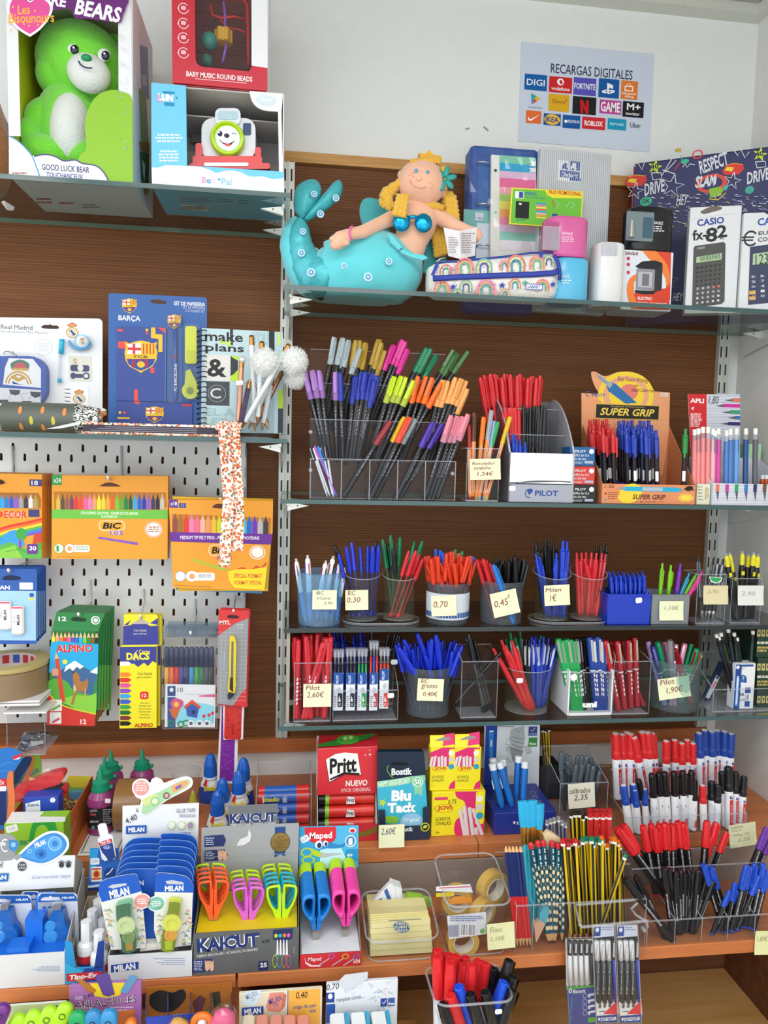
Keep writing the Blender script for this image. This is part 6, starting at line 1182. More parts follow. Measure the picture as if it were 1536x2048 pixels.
# right middle shelf: brush pen stand, displays
z=ZMR
def slim(col,capc):
 k=('slim',col,capc)
 if k not in PROTO:
  b=LA(Q(.0008,0,.0018,.008,.0004,.012,0,.078),mat(col,.2,.5),7);b2=M();b2.la(Q(.0034,.096,0,.034,-.0006,.004),mat(capc,.25,.3),7);b3=M();clip(b3,0,.0034,.10,.131,.001,mat('c9ccd0',.2,.9))
  PROTO[k]=([pm('barrel',b),pm('cap',b2),pm('clip',b3)],.134)
 return k
def brush_stand():
 tx=[(620,682,738,794,849,909)];Ys=[-.262,-.222,-.182,-.142];tops=[920,842,770,703]
 xs=[Xa(p,Ys[0],z)for p in tx[0]];t=Th('brush_pen_stand','clear four-tier stand crowded with black brush pens in many cap colours','pen stand',((xs[0]+xs[-1])/2,-.262,z))
 zt=[Za(tops[i],xs[2],Ys[i])for i in rj(4)];fl=[z+.002,zt[0]-.002,zt[1]-.002];th=.002
 for i in rj(4):
  b=BX(xs[0],xs[-1],Ys[i],Ys[i]+th,(z+.0008 if i in(0,3)else fl[i-1]),zt[i],ACR);mk('front_wall' if i<3 else 'back_wall',b,t)
  mk('top_edge',BX(xs[0],xs[-1],Ys[i]-.0004,Ys[i]+th+.0004,zt[i],zt[i]+.0012,ACE),t)
 for i in rj(3):mk('tier_floor',BX(xs[0],xs[-1],Ys[i]+th,Ys[i+1],fl[i]-.0005,fl[i]+.001,ACE),t)
 for x in xs:
  b=M();pr=[(Ys[0]+th,z+.0008),(Ys[3],z+.0008),(Ys[3],zt[3]),(Ys[2]+th,zt[2]),(Ys[2]+th,zt[2]-.02),(Ys[1]+th,zt[1]),(Ys[1]+th,zt[1]-.02),(Ys[0]+th,zt[0])]
  b.pr([(x-.0007,y,zz)for y,zz in pr],(.0014,0,0),ACR);mk('divider',b,t);mk('divider_edge',BX(x-.0009,x+.0009,Ys[0]-.0004,Ys[0]+.0006,z+.001,zt[0],ACE),t)
 b=M()
 for x,y in Q(621,864,0,76,284,7):
  c=at(x,y,Ys[0]-.003);b.la(Q(.0035,-.002,0,.004),ACE,10,MT(c)@MR(R(90),4,'X'));
 mk('bolt',b,t)
 return Ys,fl
Ys,fl=brush_stand()
def bp(col,tops,bots,ti,label,tip=None):
 Yt=Ys[ti]+.012
 for i,(x,y)in en(tops):
  bx=bots[i]if isinstance(bots,(list,tuple))else bots
  yb=Ys[ti]+.014+random.uniform(0,.012);p1=at(x,y,Yt+random.uniform(-.004,.012));zb=fl[ti]if ti<3 else fl[2]
  p0=V((Xa(bx,yb,zb),yb,zb+.002));d=p1-p0
  pen('brush_pen',(col,tip)if tip else(col,),p0,p1,label,'pen',label,random.uniform(-30,30))
bp('a3b2b8',Q(670,675,15,1,14,5,20,16,-26,-13),[640,652,662,672,655],2,'brush pen with a silver grey cap in the top row of the clear stand')
bp('b08f2c',Q(711,681,10,1,12,4,24,-7,7,7,5,15),[690,700,703,712,716,722],2,'brush pen with a gold cap in the top row of the clear stand')
bp('d4248e',Q(786,690,18,-10,8,4,5,15),[730,738,745,752],2,'brush pen with a magenta cap in the top row of the clear stand')
bp('0d7f56',Q(853,697,9,1,12,14),[780,786,792],2,'brush pen with an emerald cap in the top row of the clear stand')
bp('3c6a34',Q(908,701,6,5,22,-3),[822,830,838],2,'brush pen with a dark olive green cap at the top corner of the clear stand')
bp('a878c8',Q(609,743,16,-3,13,1,33,3),[652,655,660,673],1,'brush pen with a translucent lilac cap in the second row','8d64a8')
bp('1d2f9c',Q(680,745,30,7,12,-7,11,-1,11,2,12,6,-8,8),[686,692,700,706,712,716,722],1,'brush pen with a royal blue cap in the second row')
bp('c4dc1c',Q(788,753,14,-1,10,3,16,7),[736,745,752,757],1,'brush pen with a neon yellow cap in the second row','a8b83a')
bp('ec6a14',Q(837,753,15,0,14,3,16,11),[790,798,806,800],1,'brush pen with an orange cap in the second row')
bp('eea45a',Q(885,760,11,2,15,-7,10,2,10,5,4,16),[845,850,855,862,868,872],1,'brush pen with a peach cap in the second row')
bp('8e2430',[(781,841)],[687],0,'brush pen with a dark red cap leaning alone in the bottom row')
bp('e0b014',[(809,834)],[735],0,'brush pen with a yellow cap beside the vermilion one in the bottom row')
bp('e0482a',[(819,834)],[742],0,'brush pen with a vermilion cap between yellow and grey caps')
bp('838c90',[(830,837)],[750],0,'brush pen with a grey cap in the bottom row')
bp('4a2f9c',Q(866,844,18,4),[792,800],0,'brush pen with a violet cap in the bottom row')
bp('e08294',Q(903,831,11,1,11,1,12,-4),[850,858,866,874],0,'brush pen with a translucent pink cap in the bottom row','c07a90')
for i,(c,cc,x,y,bx,l)in en((('c9ccd2','17171a',622,893,655,'slim silver pen with black cap, outermost in the corner pocket'),('a64fc0','a64fc0',629,892,674,'slim purple metallic pen in the corner pocket'),('1f8fc8','1f8fc8',636,893,670,'slim bright blue metallic pen in the corner pocket'),('d4d6da','3a3a6c',643,893,666,'slim silver pen with indigo cap in the corner pocket'),('d8dade','17171a',652,890,667,'slim white pen with black and silver cap upright in the corner pocket'),('d0d2d8','d8dade',626,896,660,'slim white pen leaning beside the purple one'))):
 k=slim(c,cc);yb=Ys[0]+.014;p0=V((Xa(bx,yb,z+.003),yb,z+.004));p1=at(x,y,Ys[0]+.02)
 d=(p1-p0);L=PROTO[k][1];s=d.length/L;t=Th('slim_pen',l,'pen',p0);t.rotation_mode='QUATERNION';t.rotation_quaternion=d.normalized().to_track_quat('Z','Y');t.scale=(s,s,s)
 for n,me in PROTO[k][0]:o=bpy.data.objects.new(n,me);C.objects.link(o);o.parent=t
t,xa,xb,zt=tray5('fineliner_box','small clear box of orange fineliners with a handwritten note',933,997,897,z,-.262,-.21)
pn=[('5c3420',948,826,945,'fineliner with a brown cap in the clear box'),('a3262c',938,850,940,'fineliner with a dark red cap behind the brown one'),('ee7a24',967,834,952,'fineliner with an orange cap in the clear box'),('9aa4ac',983,821,958,'fineliner with a grey cap standing tallest'),('7fa8c4',988,842,968,'fineliner with a pale blue cap behind the green one'),('28a05a',996,844,955,'fineliner with a green cap in the clear box'),('e8b81c',1020,834,972,'fineliner with a yellow cap leaning out of the box')]
for c,x,y,bx,l in pn:pens('fineliner',(c,),[(x,y,None,bx)],(bx,bx),l,-.235,-.24,z+.003)
Nt(940,917,1000,960,-.2635,[('Rotulador',946,923,992,930),('stabilo',948,932,983,939),('1,24€',955,943,987,953)],'yellow sticky note reading Rotulador stabilo 1,24 on the fineliner box',rot=2)
def pilot_stand():
 Yf,Yb=-.264,-.125;xa=Xa(1018,Yf,z);xb=Xa(1143,Yf,z);t=Th('curved_pen_stand','grey curved counter stand with mirrored front holding red and black pens','pen stand',((xa+xb)/2,Yf,z));gm=mat('5f6166',.3,.2,'',0,60,.03);zt=Za(797,xa,Yb)
 z1=Za(905,xa,Yf);pr=[(Yf,z+.001),(Yb,z+.001),(Yb,zt)]+[(Yb+(Yf-Yb)*u,z1+(zt-z1)*(1-u**2.2))for u in(.12,.25,.4,.55,.7,.82,.92,1)]
 for x in(xa-.0025,xb):b=M();b.pr([(x,y,zz)for y,zz in pr],(.0025,0,0),gm if x<xa else mat('a9abb2',.3,.2));mk('curved_side',b,t)
 b=M()
 for x in(xa-.0035,xb-.001):b.tu([(x+.002,y,zz)for y,zz in pr[2:]],.0019,mat('b9bcc4',.25,.3),6)
 mk('side_rim',b,t)
 mk('mirror_panel',BX(xa,xb,Yf+.001,Yf+.003,Za(966,xa,Yf),z1,mat('f2f4f8',.08,1)),t);mk('name_panel',BX(xa,xb,Yf-.001,Yf+.003,z+.001,Za(968,xa,Yf),mat('9ea2ae',.4)),t)
 mk('tier_wall',BX(xa,xb,Yf+.045,Yf+.047,z+.04,z1+.034,ACR).box(xa,xb,Yf+.09,Yf+.092,z+.06,z1+.086,ACR),t);mk('tier_edge',BX(xa,xb,Yf+.0445,Yf+.0475,z1+.034,z1+.0355,ACE).box(xa,xb,Yf+.0895,Yf+.0925,z1+.086,z1+.0875,ACE),t)
 mk('back_plate',BX(xa,xb,Yb-.002,Yb,z+.001,zt-.004,gm),t)
 for y0,zz in((Yf+.003,z+.004),(Yf+.047,z+.045),(Yf+.092,z+.085)):mk('tier_floor',BX(xa,xb,y0,y0+.042,zz,zz+.002,gm),t)
 a=Fr(Yf-.001);a.tx('PILOT',1070,981,1116,992,'274a92',.05).rg(1050,978,1064,996,.22,'274a92',18,60,300).pg(Q(1053,979,10,-2,3,5,-8,8),'274a92').pg(cv(Q(1018,971,32,-8,40,-2,51,5),3)+Q(1142,963,-124,1),'6f737c');a.dn(t);Sk(1018,972,1031,982,Yf-.0012,t)
 return Yf,z1
Yf,z1=pilot_stand()
rp=random.Random(21)
def crowd(kind,cols,x0,x1,y0,y1,n,bx0,bx1,Yt,Yb,zb,label,jit=5,grp=None,rows=2,**k):
 tops=[]
 for i in rj(n):
  f=(i+.5)/n;tops.append((x0+(x1-x0)*f+rp.uniform(-2,2),y0+(y1-y0)*abs(f-.5)*2+rp.uniform(-jit,jit),Yt[0]+(Yt[1]-Yt[0])*((i*7%n)/n),bx0+(bx1-bx0)*f+rp.uniform(-2,2)))
 for i,tp in en(tops):
  p1=at(tp[0],tp[1],tp[2]);yb=Yb[0]+(Yb[1]-Yb[0])*((i*7%n)/n);p0=V((Xa(tp[3],yb,zb),yb,zb));pen(kind,cols,p0,p1,label,'pen',grp,real=0,**k)
crowd('stick',('d5232a','c8262c'),958,1084,752,752,19,985,1068,(Yf+.098,Yf+.128),(Yf+.098,Yf+.122),z+.088,'red capped pen in the rear tier of the curved grey stand')
crowd('stick',('d5232a','c8262c'),1004,1038,812,822,7,1015,1040,(Yf+.052,Yf+.08),(Yf+.052,Yf+.08),z+.048,'red capped pen in the middle tier of the curved grey stand')
crowd('stick',(BLK,'2a2a2e'),1046,1092,812,814,8,1045,1085,(Yf+.052,Yf+.08),(Yf+.052,Yf+.08),z+.048,'black capped pen in the middle tier of the curved grey stand')
for x,y in Q(1018,876,8,-8,6,4,8,6,10,6):pens('click',('1f46b8',),[(x,y)],(x+2,x+2),'short blue pen peeking over the mirrored front panel',(Yf+.012,Yf+.034),(Yf+.012,Yf+.034),z+.007)
for x,y in Q(1066,884,8,4):pens('click',(BLK,),[(x,y)],(x,x),'short black pen peeking over the mirrored front panel',(Yf+.012,Yf+.034),(Yf+.012,Yf+.034),z+.007)
zs=z
for i,(col,y0,y1,l)in en((('1e1f22',970,1007,'black refill box at the bottom of the little stack'),('cf3a34',933,969,'red refill box in the middle of the little stack'),('1c5c96',894,931,'blue refill box on top of the little stack'))):
 xo=(1,-1,-1)[i];t,a,(xa,xb,zt)=Cn('refill_box',l,1140+xo,1190+xo,y0,-.255,zs,.045,col);a.tx('PILOT',1150,y0+6,1172,y0+11,'dfe4ea',.05).tx('REFILL for G-2',1146,y0+14,1178,y0+19,'dfe4ea',.02).tx('GEL INK PEN',1146,y0+22,1172,y0+26,'dfe4ea',.02).tx('BLS-G2-7',1146,y0+29,1165,y0+33,'dfe4ea',.02).ov(1178,y0+4,1188,y0+14,'dfe4ea').rc(1169,y0+28,1186,y0+33,'aab4c4');a.dn(t);zs=zt+.0003
def tray_box(name,label,x0,x1,yf,Yf_,Yb_,zb,col,hdr=None,hcol=None,inner=None,cat='display box',back_py=None,cut=None,slot=1):
 xa=Xa(x0,Yf_,zb);xb=Xa(x1,Yf_,zb);zf=Za(yf,(xa+xb)/2,Yf_);cm=card(col);im=mat(inner or col,.6,0,'',0,60,.03);zk=Za(back_py,(xa+xb)/2,Yb_)if back_py else zf+.08
 t=Th(name,label,cat,((xa+xb)/2,Yf_,zb));mk('front_panel',BX(xa,xb,Yf_,Yf_+.0015,zb+.0006,zf,cm),t)
 for x in(xa,xb-.0012):b=M();b.pr([(x,Yf_+.0015,zb+.0006),(x,Yb_,zb+.0006),(x,Yb_,zk),(x,Yf_+.0015,zf)],(.0012,0,0),im);mk('side_panel',b,t)
 mk('bottom_panel',BX(xa+.0012,xb-.0012,Yf_+.0015,Yb_,zb+.0006,zb+.0016,im),t);mk('rear_panel',BX(xa+.0012,xb-.0012,Yb_-.0012,Yb_,zb+.0016,zk,im),t)
 if hdr:sb('header_card',hdr,Yb_-.0014,.0012,card(hcol or col),t)
 return t,xa,xb,zf
hdr=[(1163,786)]+cv(Q(1200,788,-9,-13,-7,-18,-1,-13,9,0,15,8,13,-2,16,-6,22,0,22,8,17,13,13,18),3)+Q(1340,785,-2,75,-13,90,-157,0,-5,-100)
t,xa,xb,zf=tray_box('pen_display','orange counter display with yellow circle header holding red and blue retractable pens',1203,1389,969,-.262,-.15,z,'d98a5c',hdr,'e09a6c','c47a50',back_py=850)
a=Fr(-.1516).ov(1196,743,1308,838,'e9c93a',0,32).ov(1206,752,1298,830,'e0a07a',0,30).ov(1218,760,1288,822,'e9c93a',0,26).ov(1240,768,1276,800,'dc7a6a',0,20).pg(Q(1164,838,174,2,-1,-40,-37,12,-90,0,-10,-12,-36,0),'e09a6c').pg(Q(1190,746,10,5,16,11,16,6,42,38,-24,1,-34,-25,-4,-12,-16,-15),'2f6fa8').pg(Q(1190,746,10,5,16,11,10,5,-6,10,-8,-7,-16,-15),'9aa4ac').ln(Q(1197,753,17,14),1,'4a545c')
for k in rj(8):a.ln([(1226+k*5,768+k*4.4),(1220+k*5,780+k*4.2)],1,'1f4f84')
a.tx('Easy Touch Writing',1235,755,1296,766,'5c3a2a',.0,.15,-2).tx('with',1268,769,1277,773,'5c3a2a',0).tx('Added Comfort Feel',1262,777,1308,784,'5c3a2a',0).tx('PILOT',1184,787,1211,793,'3a5aa0',.03).rg(1171,782,1181,793,.25,'3a5aa0',14,60,300).rc(1320,786,1336,793,'e8d8c8').tx('MEDIUM',1321,787.5,1335,791.5,'6a4a3a',.0).rc(1190,809,1319,839,'d8b04a').rc(1192,810.5,1317.5,837.5,'23211f').tx('SUPER GRIP',1200,817,1309,832,'e8c852',.05,.25).tx('Transparent Writing Sensation',1221,812,1289,816,'c8b070',-.01);a.dn(t)
a=Fr(-.2621).tx('1,30',1209,970,1228,977,'3a2a24',-.01,.2).ov(1235,968,1285,1006,'e9c93a',20,24).pg(Q(1236,977,16,-4,100,2,12,3,-1,5,-13,1,-100,-2),'2aa6cc').pg(Q(1232,977,18,-4,0,8),'8a949c').rc(1285,975,1325,982,'a8b8c4').tx('SUPER GRIP',1265,989,1331,999,'5a3028',.04,.2).tx('BALL POINT PEN',1280,1002,1312,1005,'5a3028',0).ln(Q(1270,1003.5,7,0),.7,'5a3028').ln(Q(1315,1003.5,13,0),.7,'5a3028').ov(1356,987,1386,1004,'e9d04a').ov(1358,988.5,1384,1002.5,'e09a6c').ov(1360,990,1382,1001,'e9d04a').ls(1216,984,1240,1000,4,'a85a3a').ov(1370,972,1386,982,'231f1e',10).ln(Q(1368,979,8,-5,12,7),2,'231f1e')
for x,c in((1211,'5a3028'),(1211,'3a9ad0')):a.ov(x-2,985+12*(c=='3a9ad0'),x+2,989+12*(c=='3a9ad0'),c,0,8)
a.dn(t)
for i,(x,y,dp)in en([(1180,840,.07),(1189,838,.07),(1196,839,.06),(1205,841,.07),(1213,838,.06),(1186,848,.05),(1199,850,.045),(1216,848,.05),(1206,856,.022),(1225,857,.022)]):pens('supergrip',('c8242a',),[(x,y,-.262+dp,x+5)],(x,x),'red retractable pen with clear barrel in the orange display',-.2,-.262+dp,z+.003,roll=rp.uniform(-60,60))
for i,(x,y,dp)in en([(1238,842,.08),(1247,840,.08),(1256,842,.07),(1264,840,.08),(1280,841,.08),(1288,842,.07),(1297,840,.08),(1303,850,.06),(1244,848,.06),(1253,856,.03),(1250,850,.055),(1268,852,.05),(1267,858,.022),(1283,856,.03),(1292,860,.02),(1297,856,.04),(1276,849,.06),(1312,860,.02)]):pens('supergrip',('1f3fae',),[(x,y,-.262+dp,x+3)],(x,x),'blue retractable pen with clear barrel in the orange display',-.2,-.262+dp,z+.003,roll=rp.uniform(-60,60))
pens('supergrip',('1c8a3c',),[(1371,857,-.245,1366)],(1366,1366),'single green retractable pen at the end of the orange display',-.245,-.245,z+.003,roll=-30)
t,a,b_=Cn('small_white_box','small cream box standing between the two pen displays',1393,1419,968,-.258,z,.03,'dcdcc6');a.ls(1396,972,1408,1004,5,'9aa088').rc(1410,975,1413,1000,'c8a86a').tx('PILOT',1414.5,975,1417.5,995,'5a6a8a',.02,0,90);a.dn(t)
t,xa,xb,zf=tray_box('pencil_display','white striped counter display of pastel mechanical pencils with red header',1424,1570,968,-.262,-.17,z,'dfe2ea',Q(1376,788,104,1,0,161,-96,0),'dcdfe6','cfd2da',back_py=915)
a=Fr(-.1716).pg(Q(1376,788,37,0,0,142,-30,0),'cf2a30')
for k in rj(48):a.ln([(1413,790+k*3),(1480,790.5+k*3)],.6,'8f95ac');a.n-=1
a.n+=1;a.tx('APLI',1380,797,1408,806,'f0e8e8',.08).tx('1,80',1417,792,1437,810,'3a3a44',-.01,.2).ls(1381,827,1406,855,7,'f0dcdc',fill=.55).pg(Q(1382,816,6,-3,-2,8),'f0e8e8')
for y,c,x in((800,'d8745c',1465),(811,'c83a94',1446),(824,'3a9a74',1460),(835,'2a6ab0',1470),(847,'332a66',1456)):a.rc(x,y-3,1480,y+4,c);a.pg([(x,y-2),(x,y+3),(x-16,y+.5)],'5a5a64')
a.dn(t);a=Fr(-.2621);a.tm=-9
for k in rj(14):a.ln([(1424,970+k*3),(1560,971.5+k*3)],.6,'8f95ac');a.n-=1
a.n+=1
for x,c in((1435,'d8745c'),(1454,'c83a94'),(1473,'3a9a6c'),(1492,'3a7ac0'),(1510,'332f5c'),(1529,'6a5230')):a.rc(x-3.5,968.5,x+3.5,983,c);a.pg([(x-3,983),(x+3,983),(x+.5,1003)],'5a5a64')
a.dn(t)
for c,l,ps in(('e88a8a','coral pink mechanical pencil at the near end of the white display',Q(1389,859,8,-2,9,-3,10,0)),('e8b0b8','pale pink mechanical pencil between coral and magenta ones',[(1426,858)]),('cf4a9c','magenta mechanical pencil in the white display',Q(1430,862,7,-5)),('4a7ac0','blue mechanical pencil in the white display',Q(1453,861,8,-3)),('5a9ae0','sky blue mechanical pencil in the white display',[(1473,857)]),('1c4a86','navy blue mechanical pencil in the white display',[(1492,857)]),('5c5e66','grey mechanical pencil nearest the side wall',[(1511,857)])):
 for x,y in ps:pens('mechanical',(c,),[(x,y,-.235,x-2)],(x,x),l,-.235,-.242,z+.003,roll=rp.uniform(10,60))
t,a,b_=Cn('green_box','small green and yellow box behind the pastel pencils by the side wall',1481,1516,888,-.13,z,.04,'a8d8b0');a.rc(1481,935,1516,1000,'9fb84a').rc(1481,925,1488,946,'d8c02a');a.dn(t)
for i in rj(3):
 x=1521+i*8;t=Th('small_bottle','tiny orange ink bottle with white cap at the frame edge','bottle',at(x,966,-.225),'tiny orange bottles');T=MT((Xa(x,-.225,z),-.225,z+.002));mk('bottle',LA(Q(.0045,0,0,.045,-.0015,.005),mat('b8481c',.2),8,T),t);mk('lid',LA(Q(.0036,.05,0,.008),WHT,8,T),t)
# row of round pots on the dark glass shelf
z=ZC;zt_=z+.004
BF=glass('blue_frost','d6eaf8',.03,.13,'bfe0f6')
CC=glass('clear_plastic_warm','f4f5ee',.04,.012,'f0f2e8')
GF=glass('grey_frost','e6ecf0',.03,.05,'e8f0f8')
def CW(kind,cols,pts,b0,b1,Yc,label,grp=None,spread=.02,zb=None,**k):
 n=len(pts)
 for i,(x,y)in en(pts):
  f=(i+.5)/n;yt=Yc+rp.uniform(-spread,spread)*1.3;yb=Yc+rp.uniform(-spread,spread)*.7;bx=b0+(b1-b0)*f;p1=at(x,y,yt);p0=V((Xa(bx,yb,zb or zt_),yb,zb or zt_));pen(kind,cols,p0,p1,label,'pen',grp,real=0,**k)
cup('frosted_pen_pot','bluish frosted round pot of white four-colour pens, first in the row',594,686,1151,z,-.215,BF,BF)
CW('fourcolor',('c8242a',),Q(592,1117,23,-7,37,11,15,-9,-8,14,21,-4,9,13),606,678,-.215,'white four-colour ballpoint pen with blue lower barrel in the frosted pot')
Nt(625,1180,673,1218,-.257,[('BIC',633,1183,648,1190),('4 Colores',634,1194,661,1200,'5a5f6a'),('2,90',648,1204,665,1210,'5a5f6a')],'sticky note reading BIC 4 colores 2,90 on the frosted pot',ink='4a5060')
def twin_base(x0,x1,Yc,label):
 xa=Xa(x0,Yc,z);xb=Xa(x1,Yc,z);t=Th('oval_base',label,'pot base',((xa+xb)/2,Yc,z));r=.043;b=M();n=36;o=[]
 for i in rj(n):a_=2*pi*i/n;cx=(xa+r)if cos(a_)<0 else(xb-r);o.append((cx+r*cos(a_),Yc+r*sin(a_),z+.0007))
 b.pr(o,(0,0,.004),CC,ACE).tu([(p[0],p[1],z+.0047)for p in o],.0012,ACE,4,1);mk('plate',b,t)
twin_base(683,838,-.205,'clear oval base under the two pots of see-through ballpoints')
zt_=z+.009;zc_=z+.005
cup('clear_pen_pot','clear round pot of blue capped ballpoints on the oval base',689,760,1160,zc_,-.205,CC,ACE,slant=.012,taper=.97)
cup('clear_pen_pot','clear round pot of red and green capped ballpoints on the oval base',765,833,1162,zc_,-.205,CC,ACE,slant=.012,taper=.97)
CW('cristal',('1f35c0',),Q(677,1107,15,-15,11,-8,17,9,16,-2,10,0,11,-1),702,752,-.205,'clear ballpoint pen with a blue cap in the pot noted 0,30')
CW('cristal',(BLK,),Q(669,1090,83,-8),712,740,-.195,'clear ballpoint pen with a black cap among the blue ones')
CW('cristal',('0f6a40',),Q(765,1078,16,-9,15,13,4,-9,29,9,16,-1),785,800,-.195,'clear ballpoint pen with a dark green cap in the second clear pot')
CW('cristal',(BLK,),Q(775,1088,11,9),790,800,-.21,'clear ballpoint pen with a black cap beside the green ones')
CW('cristal',('cf2430',),Q(818,1101,14,0,10,-1,4,17),776,806,-.215,'clear ballpoint pen with a red cap leaning in the second clear pot')
Nt(691,1180,736,1219,-.245,[('BIC',696,1182,711,1191),('0,30',694,1195,721,1207)],'sticky note reading BIC 0,30 on the clear pot',rot=1)
zt_=z+.004
t,xc,r,zr=cup('frosted_pen_pot','frosted round pot of vermilion capped pens noted 0,70',854,939,1171,z,-.212,GF,GF,taper=.97)
b=M();n=24;T=[R(-180+180*i/n)for i in rj(n+1)];za,zb2=Za(1188,xc,-.25),Za(1240,xc,-.25)
b.add([(xc+(r+.0006)*cos(q)*(.985 if k else 1),-.212+(r+.0006)*sin(q)*(.985 if k else 1),(za,zb2)[k])for q in T for k in(0,1)],[(2*i,2*i+1,2*i+3,2*i+2)for i in rj(n)],mat('cfdae2',.5),1);mk('paper_label',b,t)
zc2,zc3=Za(1226,xc,-.25),Za(1236,xc,-.25);b=M()
for i in rj(1,n,1):b.add([(xc+(r+.0011)*cos(q),-.212+(r+.0011)*sin(q),zz)for q,zz in((T[i],zc3),(T[i]+.09,zc3),(T[i]+.09,zc2),(T[i],zc2))],[(0,1,2,3)],mat('2f5aa0',.5,0,'print'))
mk('blue_band',b,t)
fan=[(849+i*4.4,1104+abs(i-12)*1.1+rp.uniform(-5,5))for i in rj(25)]+[(852+i*7,1122+rp.uniform(-4,6))for i in rj(14)]
CW('stick',('dc3c1c','5c1f2c'),fan,868,930,-.212,'orange barrelled ballpoint with a vermilion cap in the pot noted 0,70',spread=.024)
CW('stick',('1f55c8','5c1f2c'),Q(871,1098,9,2,4,4,62,8),880,915,-.205,'blue capped ballpoint among the vermilion caps');CW('stick',('1c7a3c','5c1f2c'),Q(911,1098,14,4),890,900,-.20,'green capped ballpoint at the back of the vermilion caps')
Nt(863,1191,912,1231,-.259,[('0,70',868,1203,896,1217)],'sticky note reading 0,70 on the pot of vermilion caps',rot=2)
cup('frosted_pen_pot','frosted round pot of red and black capped pens noted 0,45',961,1047,1168,z,-.212,GF,GF,taper=.95)
CW('stick',('c8242c','8a2a3a'),Q(954,1119,6,1,6,-3,6,3,6,6),985,1020,-.215,'red capped ballpoint at the side of the pot noted 0,45')
CW('stick',('1c7ad0','1c7ad0'),Q(986,1129,4,2),1024,1032,-.235,'bright blue capped ballpoint leaning in the pot noted 0,45')
CW('stick',('131316','131316'),[(988+i*3.8,1120+rp.uniform(-6,8))for i in rj(18)],990,1036,-.208,'black capped ballpoint in the crowded pot noted 0,45');CW('stick',('131316','131316'),Q(1050,1130,6,-2,-26,-16),1020,1036,-.22,'black capped ballpoint hanging over the rim of its pot')
Nt(984,1182,1035,1230,-.258,[('0,45',990,1198,1017,1213),('€',1019,1192,1024,1198)],'tilted sticky note reading 0,45 on the pot of black caps',rot=13)
twin_base(1058,1213,-.208,'clear oval base under the blue and red soft pens')
zt_=z+.009
cup('clear_pen_pot','clear slanted pot of blue and black retractable pens noted Milan',1068,1140,1160,zc_,-.208,CC,ACE,slant=.018,taper=.95)
cup('clear_pen_pot','clear slanted pot of red soft retractable pens',1142,1212,1160,zc_,-.208,CC,ACE,slant=.018,taper=.95)
CW('click',('17171a',),Q(1071,1082,7,3,12,-5,7,3,11,-2,4,5),1085,1115,-.19,'black retractable pen at the back of the Milan pot',spread=.006,roll=0)
CW('click',('1a3ec0',),Q(1071,1107,8,7,34,-8,-4,12,17,-37,8,1),1092,1130,-.222,'blue soft retractable pen in the Milan pot',spread=.012)
CW('click',('d8303a',),Q(1153,1105,10,0,9,-1,11,1,10,1,11,0,7,2,-42,10),1156,1200,-.212,'red soft retractable pen in the clear slanted pot',spread=.018)
CW('click',('17171a',),Q(1193,1092,9,-3,12,-1),1188,1200,-.185,'black retractable pen behind the red ones',spread=.004)
Nt(1089,1170,1138,1210,-.252,[('Milan',1093,1176,1124,1184),('1€',1101,1189,1113,1202)],'sticky note reading Milan 1 on the clear slanted pot',rot=3)
zt_=z+.004
blu=mat('1236b4',.3);gry=mat('7d8386',.4)
t,xa,xb,zr=tray5('blue_bin','solid blue square bin packed with blue retractable pens',1215,1301,1189,z,-.25,-.175,blu,blu,th=.003);Sk(1271,1195,1284,1206,-.2515,t,8)
for row in rj(3):CW('click',('1a3ec0',),[(1217+i*9.5+row*3,1142+rp.uniform(-3,5)+row*5)for i in rj(8)],1222,1290,-.235+.022*(2-row)-.0,'blue retractable pen in the solid blue bin',spread=.004)
CW('click',('1a3ec0',),[(1300,1178)],1255,1255,-.235,'blue retractable pen fallen across the bin corner')
tray5('grey_bin','solid grey square bin of bright retractable pens with a note',1304,1378,1190,z,-.25,-.18,gry,gry,th=.003)
for c,x,y,bx,l in(('7ac41c',1325,1126,1316,'lime retractable pen upright at the end of the grey bin'),('7ac41c',1342,1130,1332,'second lime retractable pen in the grey bin'),('7a2fb8',1361,1127,1346,'purple retractable pen in the grey bin'),('1fa0c4',1379,1146,1340,'turquoise retractable pen in the grey bin'),('6ec41c',1396,1143,1342,'lime retractable pen leaning over the grey bin rim'),('d82f8c',1405,1143,1350,'magenta retractable pen leaning furthest out of the grey bin')):CW('click',(c,),[(x,y)],bx,bx,-.225,l,spread=.008)
Nt(1319,1202,1365,1240,-.2525,[('1,10€',1331,1212,1359,1222,'8a9a80')],'pale sticky note reading 1,10 on the grey bin',rot=0)
tray5('clear_pen_box','clear box of metal pens with a watermelon sticker',1393,1450,1149,z,-.25,-.195)
for x,y,bx,l in((1395,1110,1404,'black and silver metal pen standing tallest'),(1427,1118,1410,'metal pen leaning in the watermelon box'),(1437,1116,1416,'grey metal pen beside its leaning twin'),(1447,1118,1424,'metal pen at the box corner')):CW('wire_pen',(),[(x,y)],bx,bx,-.225,l,spread=.006)
a=Fr(-.2512).pg(Q(1418,1153,27,2,-3,8,-10,4,-10,-3),'e8eee8').pg(Q(1420,1154,23,2,-3,6,-8,3,-9,-3),'2fa05a');tt=Th('watermelon_sticker','little green slice sticker on the clear pen box','sticker',at(1431,1160,-.2512));a.dn(tt)
Nt(1407,1171,1454,1208,-.2525,[('2,90',1417,1180,1439,1188,'a8a07a')],'faded cream note on the box of metal pens',col='d9cfa6',rot=0)
tray5('clear_pen_box','clear box of black pens with yellow tips by the side wall',1462,1521,1157,z,-.25,-.19)
